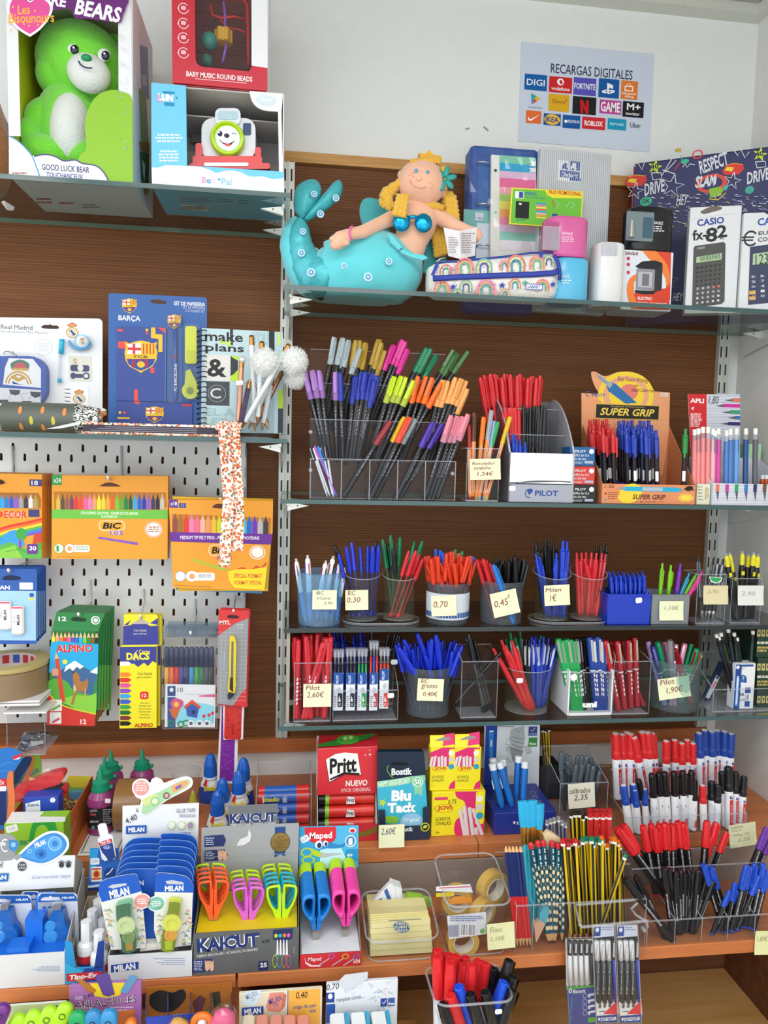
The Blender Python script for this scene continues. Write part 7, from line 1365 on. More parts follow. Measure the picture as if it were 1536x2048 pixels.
for x,y,bx in((1452,1106,1470),(1459,1104,1476),(1463,1120,1474),(1485,1102,1480),(1497,1108,1490),(1508,1104,1496),(1517,1108,1502)):CW('highlighter_pen',(),[(x,y)],bx,bx,-.225,'black pen with a yellow tip in the clear box by the side wall',spread=.012)
Nt(1476,1171,1525,1210,-.2525,[('2,40',1485,1183,1512,1193,'a8aaa8')],'white faded note on the box of yellow tipped pens',col='dfe0da',rot=0)
# lowest glass shelf
z=ZD;zt_=z+.004;Yf=-.25
def CB(kind,cols,pts,b0,b1,Y0,Y1,label,grp=None,**k):
 n=len(pts)
 for i,(x,y)in en(pts):
  f=(i+.5)/n;g=((i*5)%n+.5)/n;yt=Y0+(Y1-Y0)*g;bx=b0+(b1-b0)*f;p1=at(x,y,yt);p0=V((Xa(bx,yt,zt_),yt,zt_));pen(kind,cols,p0,p1,label,'pen',grp,real=0,**k)
t,xa,xb,zr=tray5('clear_pen_box','tall clear box of red flame printed pens noted Pilot 2,60',588,661,1326,z,Yf,-.17)
CB('frixion',('c6222e',),[(589+i*4.6,1268+rp.uniform(-6,8))for i in rj(16)],594,655,Yf+.012,-.178,'glossy red erasable pen with white flame print in the clear box',roll=None)
for x,y,bx in((597,1278,592),(612,1270,622),(655,1274,612),(646,1284,606),(662,1272,648)):CB('frixion',('c6222e',),[(x,y)],bx,bx,Yf+.008,Yf+.008,'glossy red erasable pen with white flame print in the clear box')
Nt(607,1368,662,1412,Yf-.0025,[('Pilot',612,1372,640,1381),('2,60€',614,1385,648,1397)],'sticky note reading Pilot 2,60 on the box of red pens')
t,xa,xb,zr=tray5('lead_pack_tray','low clear tray of lead refill packs with blue labels',666,796,1381,z,Yf,-.185,back=.035)
for i,(x0,x1,y0,y1,c,l)in en(((666,689,1298,1424,'26262a','clear pack of black refills at the end of the tray'),(691,713,1296,1425,'2c2c34','second clear pack of black refills'),(714,736,1296,1425,'1f9a44','clear pack of green refills in the low tray'),(738,758,1281,1423,'cf2430','tall clear pack of red and blue refills'),(758,780,1295,1418,'e03c28','clear pack of bright red refills nearest the empty corner'))):
 Y=Yf+.008;t=Th('refill_pack',l,'refill pack',at((x0+x1)/2,y1,Y));mk('clear_sleeve',PR(PT(Y,((x0+2,y0),(x1,y0),(x1-2,y1-3),(x0,y1-2))),(0,.009,0),ACR),t)
 mk('clear_cap',PR(PT(Y-.0005,((x0+1,y0+2),(x1,y0+2),(x1-1,y0+17),(x0+1,y0+17))),(0,.010,0),ACE),t)
 for k in rj(3):
  x=x0+4+k*((x1-x0-8)/2);cc='2a4ab8' if i==3 and k==1 else c;mk('refill',M().tu([at(x-1.5,y1-8,Y+.005),at(x,y0+32,Y+.005)],.0021,mat(cc,.3),6).tu([at(x,y0+31,Y+.005),at(x,y0+4,Y+.005)],.0013,mat('c9ccd2',.2,.5),6),t)
 a=Art(at((x0+x1)/2,1370,Y-.0002));h0=y0+(55 if i<4 else 42);h0=1346 if i<4 else 1338;a.rc(x0+1,h0,x1-3,1421 if i<4 else 1417,'dfe3e8').rc(x0+1.5,h0-1,x1-2.5,h0+23,'1f4f9e',.2).tx('PILOT',x0+6,h0+4,x0+11,h0+21,'e8ecf2',.03,0,90).ov(x0+7,h0+28,x1-6,h0+40,'b8bcc4',0,8).rc(x0+9,1386,x1-4,1414,c if i else '1c1c20',.25).pg([((x0+x1)/2+1,1391),((x0+x1)/2+4,1403),((x0+x1)/2-1,1403)],'e8ecf2').tx('G2',(x0+x1)/2-1,1406,(x0+x1)/2+4,1411,'e8ecf2',.02).ls(x0+2,1392,x0+8,1416,6,'8a8e96');a.dn(t)
Sk(782,1319,795,1329,-.2,bpy.data.objects['lead_pack_tray']);Sk(775,1386,788,1396,Yf-.002,bpy.data.objects['lead_pack_tray'],3)
tray5('clear_pen_box','clear box of blue pens behind the lead refill packs',652,786,1300,z,-.165,-.10)
CB('click',('1b2fa8',),Q(655,1264,6,-2,6,2,6,-1,9,2,6,7,18,0,6,-4,8,-5,8,5),662,740,-.155,-.115,'dark blue retractable pen behind the refill packs',roll=0)
CB('cristal',(BLK,),Q(743,1259,35,7,12,0,6,2,4,2),738,780,-.155,-.115,'black capped pen leaning behind the refill packs')
cup('frosted_pen_pot','frosted round pot of blue capped pens noted BIC grueso 0,40',811,902,1342,z,-.205,GF,GF,taper=.95)
zt_=z+.004
pts=[(791+i*5.6,1283+abs(i-12)*.9+rp.uniform(-12,12))for i in rj(25)]+Q(796,1294,10,-16,44,32,30,8,25,-16,15,10,-86,-46,38,2)
CW('stick',('1a35cc','23242c'),pts,826,892,-.205,'blue capped thick ballpoint in the pot noted BIC grueso 0,40',spread=.024,zb=z+.004)
Nt(835,1358,886,1400,-.253,[('BIC',842,1360,856,1368),('grueso',843,1371,875,1380),('0,40€',847,1384,876,1394)],'sticky note reading BIC grueso 0,40 on the frosted pot',rot=-3)
t,xa,xb,zr=tray5('clear_pen_box','clear box with black handwriting Bic grueso 0,40 on its front',922,994,1323,z,Yf,-.19,back=.018)
CB('cristal',(BLK,'555'),Q(937,1266,-5,6,9,12,7,-4),966,985,-.235,-.20,'black capped clear ballpoint in the box with handwriting');pen('cristal',(BLK,'555'),at(930,1385,-.215),at(1003,1304,-.238),'black capped clear ballpoint lying across the box corner','pen',None,real=1)
Fr(Yf-.0008).tx('Bic',933,1344,950,1353,'17171a',-.01,.2).tx('grueso',933,1357,968,1368,'17171a',-.01,.2,4).tx('0,40',945,1371,966,1379,'17171a',-.01,.2).dn(t,'handwriting')
cup('clear_pen_pot','clear round pot of red and blue retractable pens',1009,1100,1346,z,-.2,CC,ACE,taper=.95)
CW('click',('d02a34','d02a34','d02a34'),Q(986,1297,16,-18,22,2,-14,9),1052,1072,-.225,'red glossy retractable pen leaning in the clear pot',spread=.008,zb=z+.004)
CW('click',('157a4a','157a4a','c9ccd2'),Q(1020,1264,20,-3,-28,17,71,-8,-53,5),1040,1062,-.185,'green retractable pen at the back of the clear pot',spread=.01,zb=z+.004)
CW('click',('17171a','17171a','c9ccd2'),Q(1052,1275,6,3,-10,4),1050,1064,-.195,'black retractable pen in the middle of the clear pot',spread=.01,zb=z+.004)
CW('click',('1f3cb8','1f3cb8','b9c4d8'),Q(1063,1273,8,-1,8,5,9,-5,10,3,16,6,-47,-3,38,12),1066,1090,-.205,'blue retractable pen with clear clip in the clear pot',spread=.014,zb=z+.004)
Sk(1033,1356,1046,1366,-.247,bpy.data.objects.get('clear_pen_pot.006')or bpy.data.objects['clear_pen_pot'])
wp=mat('e3e6e9',.35);t,xa,xb,zr=tray5('white_pen_box','box with white sides and clear front lettered uni, full of rollerballs',1139,1222,1345,z,Yf,-.155)
zk=Za(1326,xa,-.155)
for x in(xa-.003,xb):b=M();b.pr([(x,Yf,z+.0008),(x,-.155,z+.0008),(x,-.155,zk+.022),(x,Yf,zr+.004)],(.003,0,0),wp);mk('white_side',b,t)
mk('white_base',BX(xa,xb,Yf-.001,-.155,z+.0007,z+.006,wp),t);a=Fr(Yf-.0013).tx('uni',1165,1403,1194,1415,'e9ecee',.14);a.dn(t);Sk(1141,1348,1154,1361,Yf-.0012,t,20)
CB('rollerball',('149a4a','b9c8bc','18a050'),Q(1116,1277,9,3,8,-2,8,1,9,2),1144,1164,-.240,-.165,'green rollerball pen with metal clip in the white sided box');CB('rollerball',('1c1c22','8a8c92','1a1a1e'),Q(1153,1276,7,2,8,-3,6,4),1166,1186,-.240,-.165,'black rollerball pen in the white sided box');CB('rollerball',('143a86','c9ccd2','173f94'),Q(1179,1274,8,3,8,-4,6,5,5,5),1190,1214,-.240,-.165,'navy rollerball pen with metal clip in the white sided box')
tray5('clear_pen_box','clear box of dark red rollerballs with broad metal clips',1226,1299,1323,z,Yf,-.17,back=.014)
CB('rollerball',('a81c28','d4c4b0','b01e2a'),Q(1211,1281,11,2,12,-1,12,0,11,-2,7,-4,5,-1,-29,13,-12,0),1234,1290,Yf+.01,-.18,'dark red rollerball pen with metal clip in the clear box',roll=10)
cup('frosted_pen_pot','frosted round pot of assorted capped pens noted Pilot 1,90',1303,1397,1331,z,-.205,glass('frost_teal','e0ecee',.03,.06,'dcecf0'),GF,taper=.95)
for c,c2,x,y,b0,l in(('b79ad8','c8b4e4',1296,1283,1330,'lilac capped rollerball leaning to the outside of the frosted pot'),('2a2a7a','8a8ad8',1305,1292,1338,'indigo capped rollerball in the frosted pot'),('159a68','9cd0b8',1315,1284,1345,'green capped rollerball behind the pink one'),('e88ab0','f0b8cc',1328,1284,1350,'pink capped rollerball standing upright in the frosted pot'),('3a4aa8','9aa8e0',1330,1294,1352,'blue capped rollerball with clear clip in the frosted pot'),('c02430','c02430',1349,1298,1384,'dark red capped pen leaning across the frosted pot'),('e88ab0','f0b8cc',1352,1288,1340,'pink capped rollerball at the back of the frosted pot'),('f09ab8','f0b8cc',1370,1287,1344,'pale pink capped pen leaning back in the frosted pot'),('129a64','129a64',1383,1288,1352,'bright green thick capped pen in the frosted pot'),('129a64','c8322e',1394,1298,1358,'green capped pen with a red clip at the pot edge'),('7a6a4c','c9b080',1402,1306,1362,'brown capped pen leaning lowest over the pot edge'),('8a8a90','c9ccd2',1340,1280,1346,'grey clear capped pen at the back of the frosted pot')):
 CW('rollerball',(c,c2,c),[(x,y)],b0,b0,-.205,l,spread=.02,zb=z+.004)
Nt(1317,1355,1378,1395,-.25,[('Pilot',1324,1358,1352,1368),('1,90€',1334,1374,1366,1387)],'tilted sticky note reading Pilot 1,90 on the frosted pot',rot=7)
tray5('clear_pen_tray','wide clear tray with a pencil carton by the side wall',1427,1560,1378,z,Yf,-.15,back=.05)
t,a,(xa,xb,zt)=Cn('pencil_carton','white and blue pencil carton holding bright mechanical pencils',1466,1506,1327,-.242,z+.003,.024,'e4e7ea',cat='box')
a.rc(1469,1329,1481,1418,'24468e').rc(1480,1329,1507,1333,'2a4c94').ov(1472,1331,1479,1338,'e4e7ea').rc(1471,1356,1477,1412,'5aa0dc').rc(1472.5,1352,1475.5,1408,'dfe6ee').tx('12',1484,1332,1489,1338,'8a8e9a',-.01).pg(cv(Q(1480,1364,1,-12,7,-2,5,5,0,11),3),'2f5aa4').pg(Q(1484,1352,5,1,-3,9),'8ac0b0').rc(1490,1375,1501,1386,'2f4f96').rc(1489,1402,1499,1413,'2f4f96').bars(1490,1389,1498,1400,'33406a').tx('HB',1480,1386,1488,1392,'33333a',.03).tx('0,95',1480,1397,1490,1403,'33333a',0);a.dn(t)
s=Art((xa-.0002,-.242,z),(0,-1,0),(0,0,1)).pg(Q(1455,1325,10,3,1,34,-12,-5),'2a3f7c');s.dn(t)
zt_=z+.008
for c,x,y,b0,l in(('1f9ac8',1432,1268,1474,'mechanical pencil with a blue sleeve leaning lowest'),('8ac41c',1441,1265,1478,'mechanical pencil with a lime sleeve next to the lowest one'),('1fb4c0',1437,1273,1470,'mechanical pencil with a cyan sleeve at the front'),('1fc0b0',1456,1257,1480,'mechanical pencil with a turquoise sleeve standing tallest'),('8ac41c',1468,1265,1484,'mechanical pencil with a lime sleeve in the middle of the carton'),('2a9ab8',1474,1275,1492,'mechanical pencil with a teal sleeve behind the lime one'),('1fc8b8',1506,1261,1496,'mechanical pencil with an aqua sleeve leaning to the wall side')):CB('polymer',(c,),[(x,y)],b0,b0,-.236,-.222,l)
t=Th('pen_pack','dark blue blister pack of pens leaning in the clear tray','pen pack',at(1415,1410,-.19));sb('card',Q(1440,1322,10,6,-30,74,-14,-7),-.19,.004,mat('26304e',.4),t);Fr(-.19).pg(Q(1433,1350,7,4,-22,44,-7,-4),'c4ccd4').pg(Q(1430,1362,4,2,-9,14,-4,-2),'c87a7a').rc(1432,1352,1438,1358,'55606e').dn(t)
zs=z
for i in rj(3):
 t,a,(xa,xb,zt)=Cn('dark_green_box',['dark green and gold lettered box at the bottom by the side wall','dark green gold lettered box in the middle of the pile by the wall','dark green gold lettered box on top of the pile, touching the frame edge'][i],1513,1580,(1380,1315,1247)[i],-.23,zs+.0004,.09,'1f3a2c')
 yy=(1380,1315,1247)[i]
 for k in rj(3):a.rc(1514+k*9,yy+12,1521+k*9,yy+26,'c4b878',.1);a.ov(1516+k*9,yy+15,1519+k*9,yy+22,'3a4a2c',0,8)
 a.ls(1514,yy+36,1545,yy+42,1,'c9ccb8',fill=.8).ls(1514,yy+46,1545,yy+58,2,'b8a860',fill=.7);a.dn(t);zs=zt
# upper wooden shelf
z=ZA
def PP(kind,cols,pts,bots,Yt,Yb,zb,label,grp=None,cat='pen',**k):
 n=len(pts)
 for i,(x,y)in en(pts):
  bx=bots[i%len(bots)]if isinstance(bots,list)else bots[0]+(bots[1]-bots[0])*(i+.5)/n
  j=((i*3)%5)/5-.4;p1=at(x,y,Yt+j*.012);p0=V((Xa(bx,Yb+j*.012,zb),Yb+j*.012,zb));pen(kind,cols,p0,p1,label,cat,grp,real=0,**k)
t=Th('tape_display','blue correction product display with rounded blue header at the frame edge','display box',at(-10,1680,-.25));sb('header_card',cv(Q(-60,1520,40,-20,20,-2,20,-2,20,8,4,14,-14,22,-15,35,-2,65,-3,32),3)+[(-60,1672)],-.215,.002,mat('1c6fc0',.35),t);a=Fr(-.215).pg(Q(-60,1560,74,-3,0,15,-74,3),'c8303a').tx('Ex',-2,1560,9,1569,'e8e8ee',.05,.1).pg(Q(-60,1574,73,-2,-1,10,-72,2),'e4e8ee').pg(Q(-60,1584,72,-2,0,68,-72,0),'1f3470').pg(Q(25,1513,20,-7,-2,6,-16,8),'c8303a').pg(Q(26,1520,16,-7,-4,5),'e8e8ee')
for p in(Q(0,1532,18,-8,12,4),Q(-5,1545,17,-5,8,4)):a.ln(p,2,'3a90dc')
a.dn(t)
t=Th('arc_display','orange and green arched header card with dark blue panel behind the stapler','display card',at(60,1600,-.14));sb('header_card',[(22,1572)]+cv(Q(24,1545,14,-25,17,-12,17,0,8,6,3,26,-3,50),3)+[(30,1620)],-.14,.002,mat('8fb83a',.4),t);a=Fr(-.14).pg([(24,1574)]+cv(Q(26,1545,12,-23,14,-11,14,1,2,13,-8,45),3)+[(44,1600)],'e0803c').pg([(26,1572)]+cv(Q(28,1545,10,-20,12,-11,14,1,-6,20,-14,25),3)+[(38,1590)],'2f4f7c').tx('ROLLER',58,1540,78,1548,'6a70b8',.05,.1,32).ln(Q(36,1570,10,-18,12,-18),1.2,'8ab0a8').ln(Q(40,1574,10,-18,10,-16),1.2,'8ab0a8');a.dn(t)
Y0,Y1=-.30,-.12
t=Th('orange_tray','orange cardboard tray with slanted sides holding a stapler pack and small packs','display box',at(90,1690,Y0));om=mat('d0703a',.5,0,'',0,50,.05);xa=Xa(12,Y0,z);xb=Xa(131,Y0,z);zl=Za(1642,xb,Y0);zk=Za(1552,xb,Y1)
mk('front_panel',BX(xa,xb,Y0,Y0+.0015,z+.0008,zl-.012,om),t)
for x,s_ in((xa,-1),(xb,1)):b=M();b.pr([(x,Y0+.0015,z+.0008),(x,Y1,z+.0008),(x,Y1,zk),(x,Y0+.0015,zl)],(.0015*s_,0,0),om);mk('side_panel',b,t)
mk('rear_panel',PR([(xa,Y1,z+.0008),(xb,Y1,z+.0008),(xb,Y1,zk-.02),(xa,Y1,zk-.02)],(0,.0015,0),om),t)
s=Art((xb+.0017,Y0,z),(0,1,0));s.tm=.001;s.tx('office',133,1660,152,1675,'e8b89a',.03,0,25);s.dn(t)
st=sb('logo_tab',cv(Q(17,1600,-3,-30,1,-20,5,-8,6,4,1,24,3,20),3)+Q(28,1650,-16,0),Y0+.01,.0015,om,t)
Ys_=-.235;t=Th('stapler','glossy red stapler in clear wrapping leaning on top of the orange tray','stapler',at(75,1600,Ys_));rd=mat('cf2a2c',.2)
mk('upper_arm',PR(PT(Ys_-.011,cv(Q(24,1588,4,-8,22,-10,40,-18,30,-7,8,5,-3,10,-9,9,-26,8,-30,13,-20,10,-13,3,-3,-15),3)[:-1]),(0,.022,0),rd),t)
mk('base_arm',PR(PT(Ys_-.009,cv(Q(28,1604,32,-7,40,-9,28,-3,6,-5,-4,-6,-8,2,10,0,-1,12,-13,3,-38,5,-30,5,-20,5,-2,-2),2)[:-1]),(0,.018,0),rd),t)
mk('metal_magazine',PR(PT(Ys_-.007,Q(58,1592,32,-12,28,-8,8,4,-4,6,-22,4,-34,9)),(0,.014,0),mat('55504c',.25,.8)),t)
b=M();rn=random.Random(8);n=9;vs=[at(18+i*13.5,1608-i*6.6+j*9-34,Ys_-.016+rn.uniform(-.003,.003))for j in rj(6)for i in rj(n)];b.add(vs,[(j*n+i,j*n+n+i,j*n+n+1+i,j*n+i+1)for j in rj(5)for i in rj(n-1)],WRAP);mk('clear_wrapping',b,t)
t,a,b_=Cn('staple_box','blue staple refill box with a white label under the stapler',48,118,1594,-.272,z+.001,.03,'2344ae');a.pg(Q(51,1607,29,-7,2,40,-30,0),'e2e6ee').tx('Petrus',56,1606,77,1612,'2a3a7a',.03,0,5).ln(Q(52,1613.5,29,-2.5),.8,'2344ae').ov(100,1595,111,1605,'e2e6ee');a.dn(t)
for nm,lab,pts,col,Y in(('small_pack','yellow tape dispenser in a blister at the back of the orange tray',Q(133,1560,45,2,-6,15,-37,-4),'e0cc28',-.15),('small_pack','green strip pack under the yellow one in the orange tray',Q(136,1575,36,2,-7,9,-27,-3),'7ab83a',-.152),('small_pack','pale blue pack in the orange tray beside the staple box',Q(138,1585,27,-2,-2,19,-23,-4),'5aa0cc',-.16)):
 t=Th(nm,lab,'pack',at(*pts[2],Y));mk('contents',PR(PT(Y,pts),(0,.02,0),mat(col,.35)),t);mk('clear_blister',PR([at(x+(2 if i in(1,2)else-2),y+(3 if i>1 else-3),Y-.004)for i,(x,y)in en(pts)],(0,.0005,0),WRAP),t)
t=Th('clip_bag','clear bag of small gold paper fasteners in the orange tray','pack',at(136,1630,-.2));b=M();rn=random.Random(2)
for k in rj(26):c=at(rn.uniform(120,155),rn.uniform(1596,1628),-.2);b.ball(c,rn.uniform(.003,.005),mat(['b8a878','c9a43a','8f8a80'][k%3],.3,.5),7,5)
mk('fasteners',b,t)['kind']='stuff';mk('bag',PR(PT(-.215,Q(117,1590,43,6,-4,36,-34,2)),(0,.0005,0),WRAP),t)
t,a,(xa,xb,zt)=Cn('green_box','lime green box with white folded lid and a figure print, in front of the tray',12,130,1645,-.328,ZB+.0,.04,'8cc02c',top=None);mk('white_lid',PR([at(130,1643,-.328),at(12,1647,-.328),at(24,1625,-.29),at(133,1624,-.29)],(0,0,.0012),WHT),t)
a.tm=-9;a.pg(cv(Q(58,1684,2,-19,6,-20),3)+cv(Q(110,1644,4,16,2,16),3)+cv(Q(100,1668,-10,-18,-16,5,-8,29),3),'2f9a3c').rc(12,1650,36,1664,'e6e8e4',.2,14).tx('5,50',17,1654,30,1660,'7a80a0',-.01,.2,14).tx('BIC',40,1680,60,1690,'2f8a6a',.05);a.dn(t)
gp=mat('8f3a72',.2);gg=mat('128a68',.35)
def glue_bottle(x,ytip,Yc,lab,zb=None,dx=0):
 zb=z+.004 if zb is None else zb;xc=Xa(x,Yc,zb+.1);t=Th('glue_bottle',lab,'glue bottle',(xc,Yc,zb));zt=Za(ytip,xc,Yc);h=zt-zb;k=h/.185;T=MT((xc,Yc,zb))
 b=M();r=.024;b.la([(r*.9,.0005),(r,.004),(r,.085*k),(r*.93,.098*k),(r*.55,.118*k),(r*.5,.122*k)],gp,20,T);mk('bottle',b,t)
 mk('label',LA([(r+.0004,.015),(r+.0004,.078*k)],mat('1d1c20',.4),20,T,cap=0),t);mk('nozzle_cap',LA([(.0165,.115*k),(.0165,.122*k),(.0148,.123*k),(.0145,.138*k),(.009,.143*k),(.0062,.146*k),(.0022,.183*k),(.0015,.185*k)],gg,18,T).ball((xc+.019,Yc,zb+.122*k),.0042,gg,8,6),t);a=Art((xc,Yc-r-.0006,zb));return t,a,xc,r,k
t,a,xc,r,k=glue_bottle(284,1498,-.09,'purple liquid glue bottle with green nozzle standing apart behind the glue tape display');a.dn(t)if a.b.v else None
glue_bottle(222,1500,-.10,'purple glue bottle with green nozzle at the back of the three');glue_bottle(209,1513,-.155,'purple glue bottle with green nozzle in the middle of the three')
t,a,xc,r,k=glue_bottle(201,1529,-.212,'front purple glue bottle with green nozzle and white price sticker on the white dish');a.rc(210,1597,221,1606,'e8e8ea',.2,-5).tx('silicona',180,1640,197,1645,'d8d4d8',.03).tx('LIQUIDA',180,1619,195,1624,'c8bcc4',.02).tx('fluida',181,1626,192,1631,'d85a6a',.04).ls(206,1618,226,1650,9,'8a8890').ov(183,1651,190,1659,'5a8a84');a.dn(t)
t=Th('white_dish','white rimmed plastic dish under the front glue bottle','dish',(Xa(200,-.22,z),-.22,z));b=M();xa,xb=Xa(162,-.27,z),Xa(245,-.27,z);b.cbox(xa,xb,-.295,-.15,z+.0007,z+.0038,.001,WHT);mk('tray',b,t);mk('rim',M().tu([(xa+.006,-.291,z+.005),(xb-.006,-.291,z+.005),(xb-.003,-.155,z+.005),(xa+.003,-.155,z+.005)],.0018,WHT,6,1),t)
t,xc,r,zr=cup('clear_tub','wide clear tub standing behind the glue tape display',343,402,1552,z,-.16,taper=.95)
t=Th('craft_brush','yellow green rubber tip with pink point inside the clear tub','applicator',at(385,1620,-.165));b=M();c=at(386,1606,-.165);b.la(Q(.011,-.02,-.001,.02,-.006,.022,-.002,.004),mat('b8b02c',.4),10,MT(c));mk('rubber_tip',b,t);mk('point',M().ball(c+V((0,0,.026)),.0025,mat('d86a8a',.4),8,6),t);mk('handle',LA([(.006,z+.006-c.z),(.006,-.02)],mat('8a8a3c',.4),8,MT(c)),t)
t=Th('packing_tape','brown packing tape roll standing on edge behind the glue tape display','tape roll',at(262,1690,-.2));c=at(262,1640,-.2);T=MT((c.x,-.2,z+.0475))@MR(R(90),4,'Y')@MR(R(0),4,'Z');mk('tape',LA(Q(.036,-.024,.01,0,0,.048,-.01,0,0,-.048),mat('8a6238',.25),32,T,cap=0),t);mk('cardboard_core',LA(Q(.0355,-.0245,0,.049),mat('d8c8b8',.6),32,T,cap=0),t)
bc=mat('1c5fc0',.2)
def white_glue(x,y,Yc,lab):
 xc=Xa(x,Yc,z+.1);zt=Za(y,xc,Yc);h=zt-z;T=MT((xc,Yc,z));t=Th('white_glue_bottle',lab,'glue bottle',(xc,Yc,z));r=.0225
 mk('bottle',LA([(r*.9,.0007),(r,.004),(r,h-.085),(r*.86,h-.062),(r*.62,h-.045)],WHT,18,T,sy=.7),t);mk('cap',LA([(.0135,h-.047),(.0137,h-.042),(.013,h-.022),(.009,h-.006),(.004,h)],bc,16,T),t);mk('collar',LA([(.0152,h-.049),(.0152,h-.045)],WHT,16,T),t)
 mk('label_band',LA([(r+.0005,h-.108),(r+.0005,h-.087),(r*.87+.0004,h-.0655)],mat('2348a0',.35),18,T,cap=0,sy=.71).la([(r+.0005,h-.110),(r+.0005,h-.1085)],mat('c9bc2c',.35),18,T,cap=0,sy=.71),t)
 a=Art((xc,Yc-r*.72-.0006,z));a.pg([(x-15,y+62),(x-9,y+50),(x-6,y+52),(x-9,y+72)],'cf3030').tx('Imedio',x-13,y+62,x+13,y+74,'e8dc28',.06,.15,2).tx('COLA',x-11,y+100,x+7,y+109,'22222a',.05).ls(x-8,y+112,x+10,y+126,2,'555');a.dn(t);return t
white_glue(421,1508,-.10,'white glue bottle with blue cap standing behind the purple ruler');white_glue(487,1516,-.13,'white glue bottle with blue cap rearmost on the side of the ruler');white_glue(478,1540,-.185,'white glue bottle with blue cap in front behind the scissors header');white_glue(445,1557,-.19,'white glue bottle with blue cap second from the clear tub');white_glue(435,1581,-.235,'lowest standing white glue bottle with blue cap by the clear tub')
t,xa,xb,zr=tray5('glue_stick_box','clear box of stacked red and blue glue sticks behind the scissors display',512,622,1590,z,-.27,-.19,back=.03)
for k in rj(8):
 row,col=k//2,k%2;zc=z+.014+row*.021;yc=-.255+col*.024;g=Th('glue_stick','red and blue glue stick lying across in the clear box','glue stick',(xa+.004,yc,zc),'glue sticks stacked in the clear box');T=MT((xa+.003,yc,zc))@MR(R(90),4,'Y');L=xb-xa-.007
 mk('tube',LA([(.0098,0),(.0100,L*.12)],mat('cf302c',.3),14,T).la([(.0099,L*.12),(.0099,L*.75)],mat('2a5ab0',.35),14,T,cap=0),g);mk('cap',LA([(.0102,L*.75),(.0102,L)],mat('cf302c',.3),14,T),g)
 if col==0:a=Art((xa,yc-.0104,zc));y_=1577+(3-row)*24;a.O=V((xa,yc-.0103,zc));u=[V((xa+.02,0,0)),0];vs,fs=Gy('Imedio',.05,.2);a.raw([(.014+q*.028,-.004+w*.009)for q,w in vs],fs,'e8dc28');vs,fs=Gy('BARRA',.02);a.raw([(.048+(1-w)*.008,-.006+q*.012)for q,w in vs],fs,'e8e8ee').raw(Q(.012,-.006,.002,0,-.0005,.012,-.003,0),[(0,1,2,3)],'e6e2e0');a.dn(g)
hd=Q(637,1474,3,-4,115,-3,-2,118,-119,5,1,-90)
t,xa,xb,zf=tray_box('glue_stick_display','red counter box with white logo header and red glue sticks in its opening',634,754,1650,-.285,-.20,z,'c22430',None,None,'d8c8c4',back_py=1470)
mk('header_card',PR(PT(-.262,Q(634,1590,119,-4,2,-93,-119,5)),(0,.002,0),mat('d02a34',.4)),t);b=M();p=[at(636,1498,-.262),at(755,1493,-.262),at(755,1468,-.215),at(638,1473,-.215)];b.pr(p,(0,.002,.001),mat('c22430',.4));mk('slanted_top',b,t)
a=Fr(-.2622).pg(Q(651,1522,19,-12,18,-5,28,3,7,44,-33,-2,-32,17),'8e1a22').pg(Q(652,1519,19,-11,18,-3,26,2,7,43,-32,-4,-31,18),'eceae8').tx('Pritt',659,1515,713,1546,'1c1a1c',.07,.05,3).pg(Q(660,1557,28,-13,31,2,0,4,-30,-2,-29,13),'1c1a1c').tx('NUEVO',691,1560,735,1572,'f0e4e2',.06,.1,1).tx('STICK ORIGINAL',682,1576,741,1583,'eec8c4',.03,.1,1)
for x,y,s_ in((740,1509,4),(731,1510,2.4),(739,1500,2)):a.pg([(x-s_,y),(x-s_*.2,y-s_*.2),(x,y-s_),(x+s_*.2,y-s_*.2),(x+s_,y),(x+s_*.2,y+s_*.2),(x,y+s_),(x-s_*.2,y+s_*.2)],'f0dedc')
a.ln(Q(636,1498,119,-5),.8,'e88a90');a.dn(t);tt=Art(at(700,1482,-.24),(1,0,0),(at(700,1468,-.215)-at(700,1495,-.262))).pg(cv(Q(638,1487,27,-7,35,-6,45,-5),3)+cv(Q(750,1473,-30,11,-40,6,-43,2),3),'2a7a2c').ov(672,1470,718,1489,'4a9a34').ov(685,1473,694,1481,'a8d078').ov(696,1472,705,1480,'a8d078');tt.n+=2;tt.b.v=[v+V((0,-.0018,.001))for v in tt.b.v];tt.dn(t)
Fr(-.2851).pg([(634,1660)]+cv(Q(640,1662,50,6,40,-6,24,-12),3)+[(754,1662)]+cv(Q(752,1664,-22,8,-40,4,-54,-6),3),'7a6a24').dn(t)
for k in rj(6):
 row,col=k//2,k%2;zc=Za(1652-row*26,xa,-.25);yc=-.244+col*.028;g=Th('glue_stick','large red glue stick with black base lying in the red display','glue stick',(xa+.004,yc,zc),'large glue sticks in the red display');T=MT((xa+.003,yc,zc))@MR(R(90),4,'Y');L=xb-xa-.006;r=.0118
 mk('black_base',LA([(r*.96,0),(r*.96,L*.12)],mat('1c1a1c',.35),16,T),g);mk('green_ring',LA([(r,L*.12),(r,L*.19)],mat('8ac83a',.35),16,T),g);mk('tube',LA([(r*.98,L*.19),(r*.98,L*.76)],mat('d8302a',.3),16,T,cap=0).la([(r*1.02,L*.76),(r*1.02,L)],mat('dc3a30',.3),16,T),g)
 if col==0:a=Art((xa,yc-r-.0003,zc));vs,fs=Gy('Pritt',.05);a.raw([(.050+q*.0,w)for q,w in vs][:0]or Q(.055,-.007,.017,0,-.002,.013,-.013,.002),[(0,1,2,3)],'eceae8').raw([(.057+q*.013,-.004+w*.008)for q,w in vs],fs,'1c1a1c');a.dn(g)
nv='1c2c44';t,xa,xb,zf=tray_box('putty_display','navy counter display of blue adhesive putty wallets',757,859,1653,-.29,-.22,z,nv,None,None,'c9c2b6',back_py=1600)
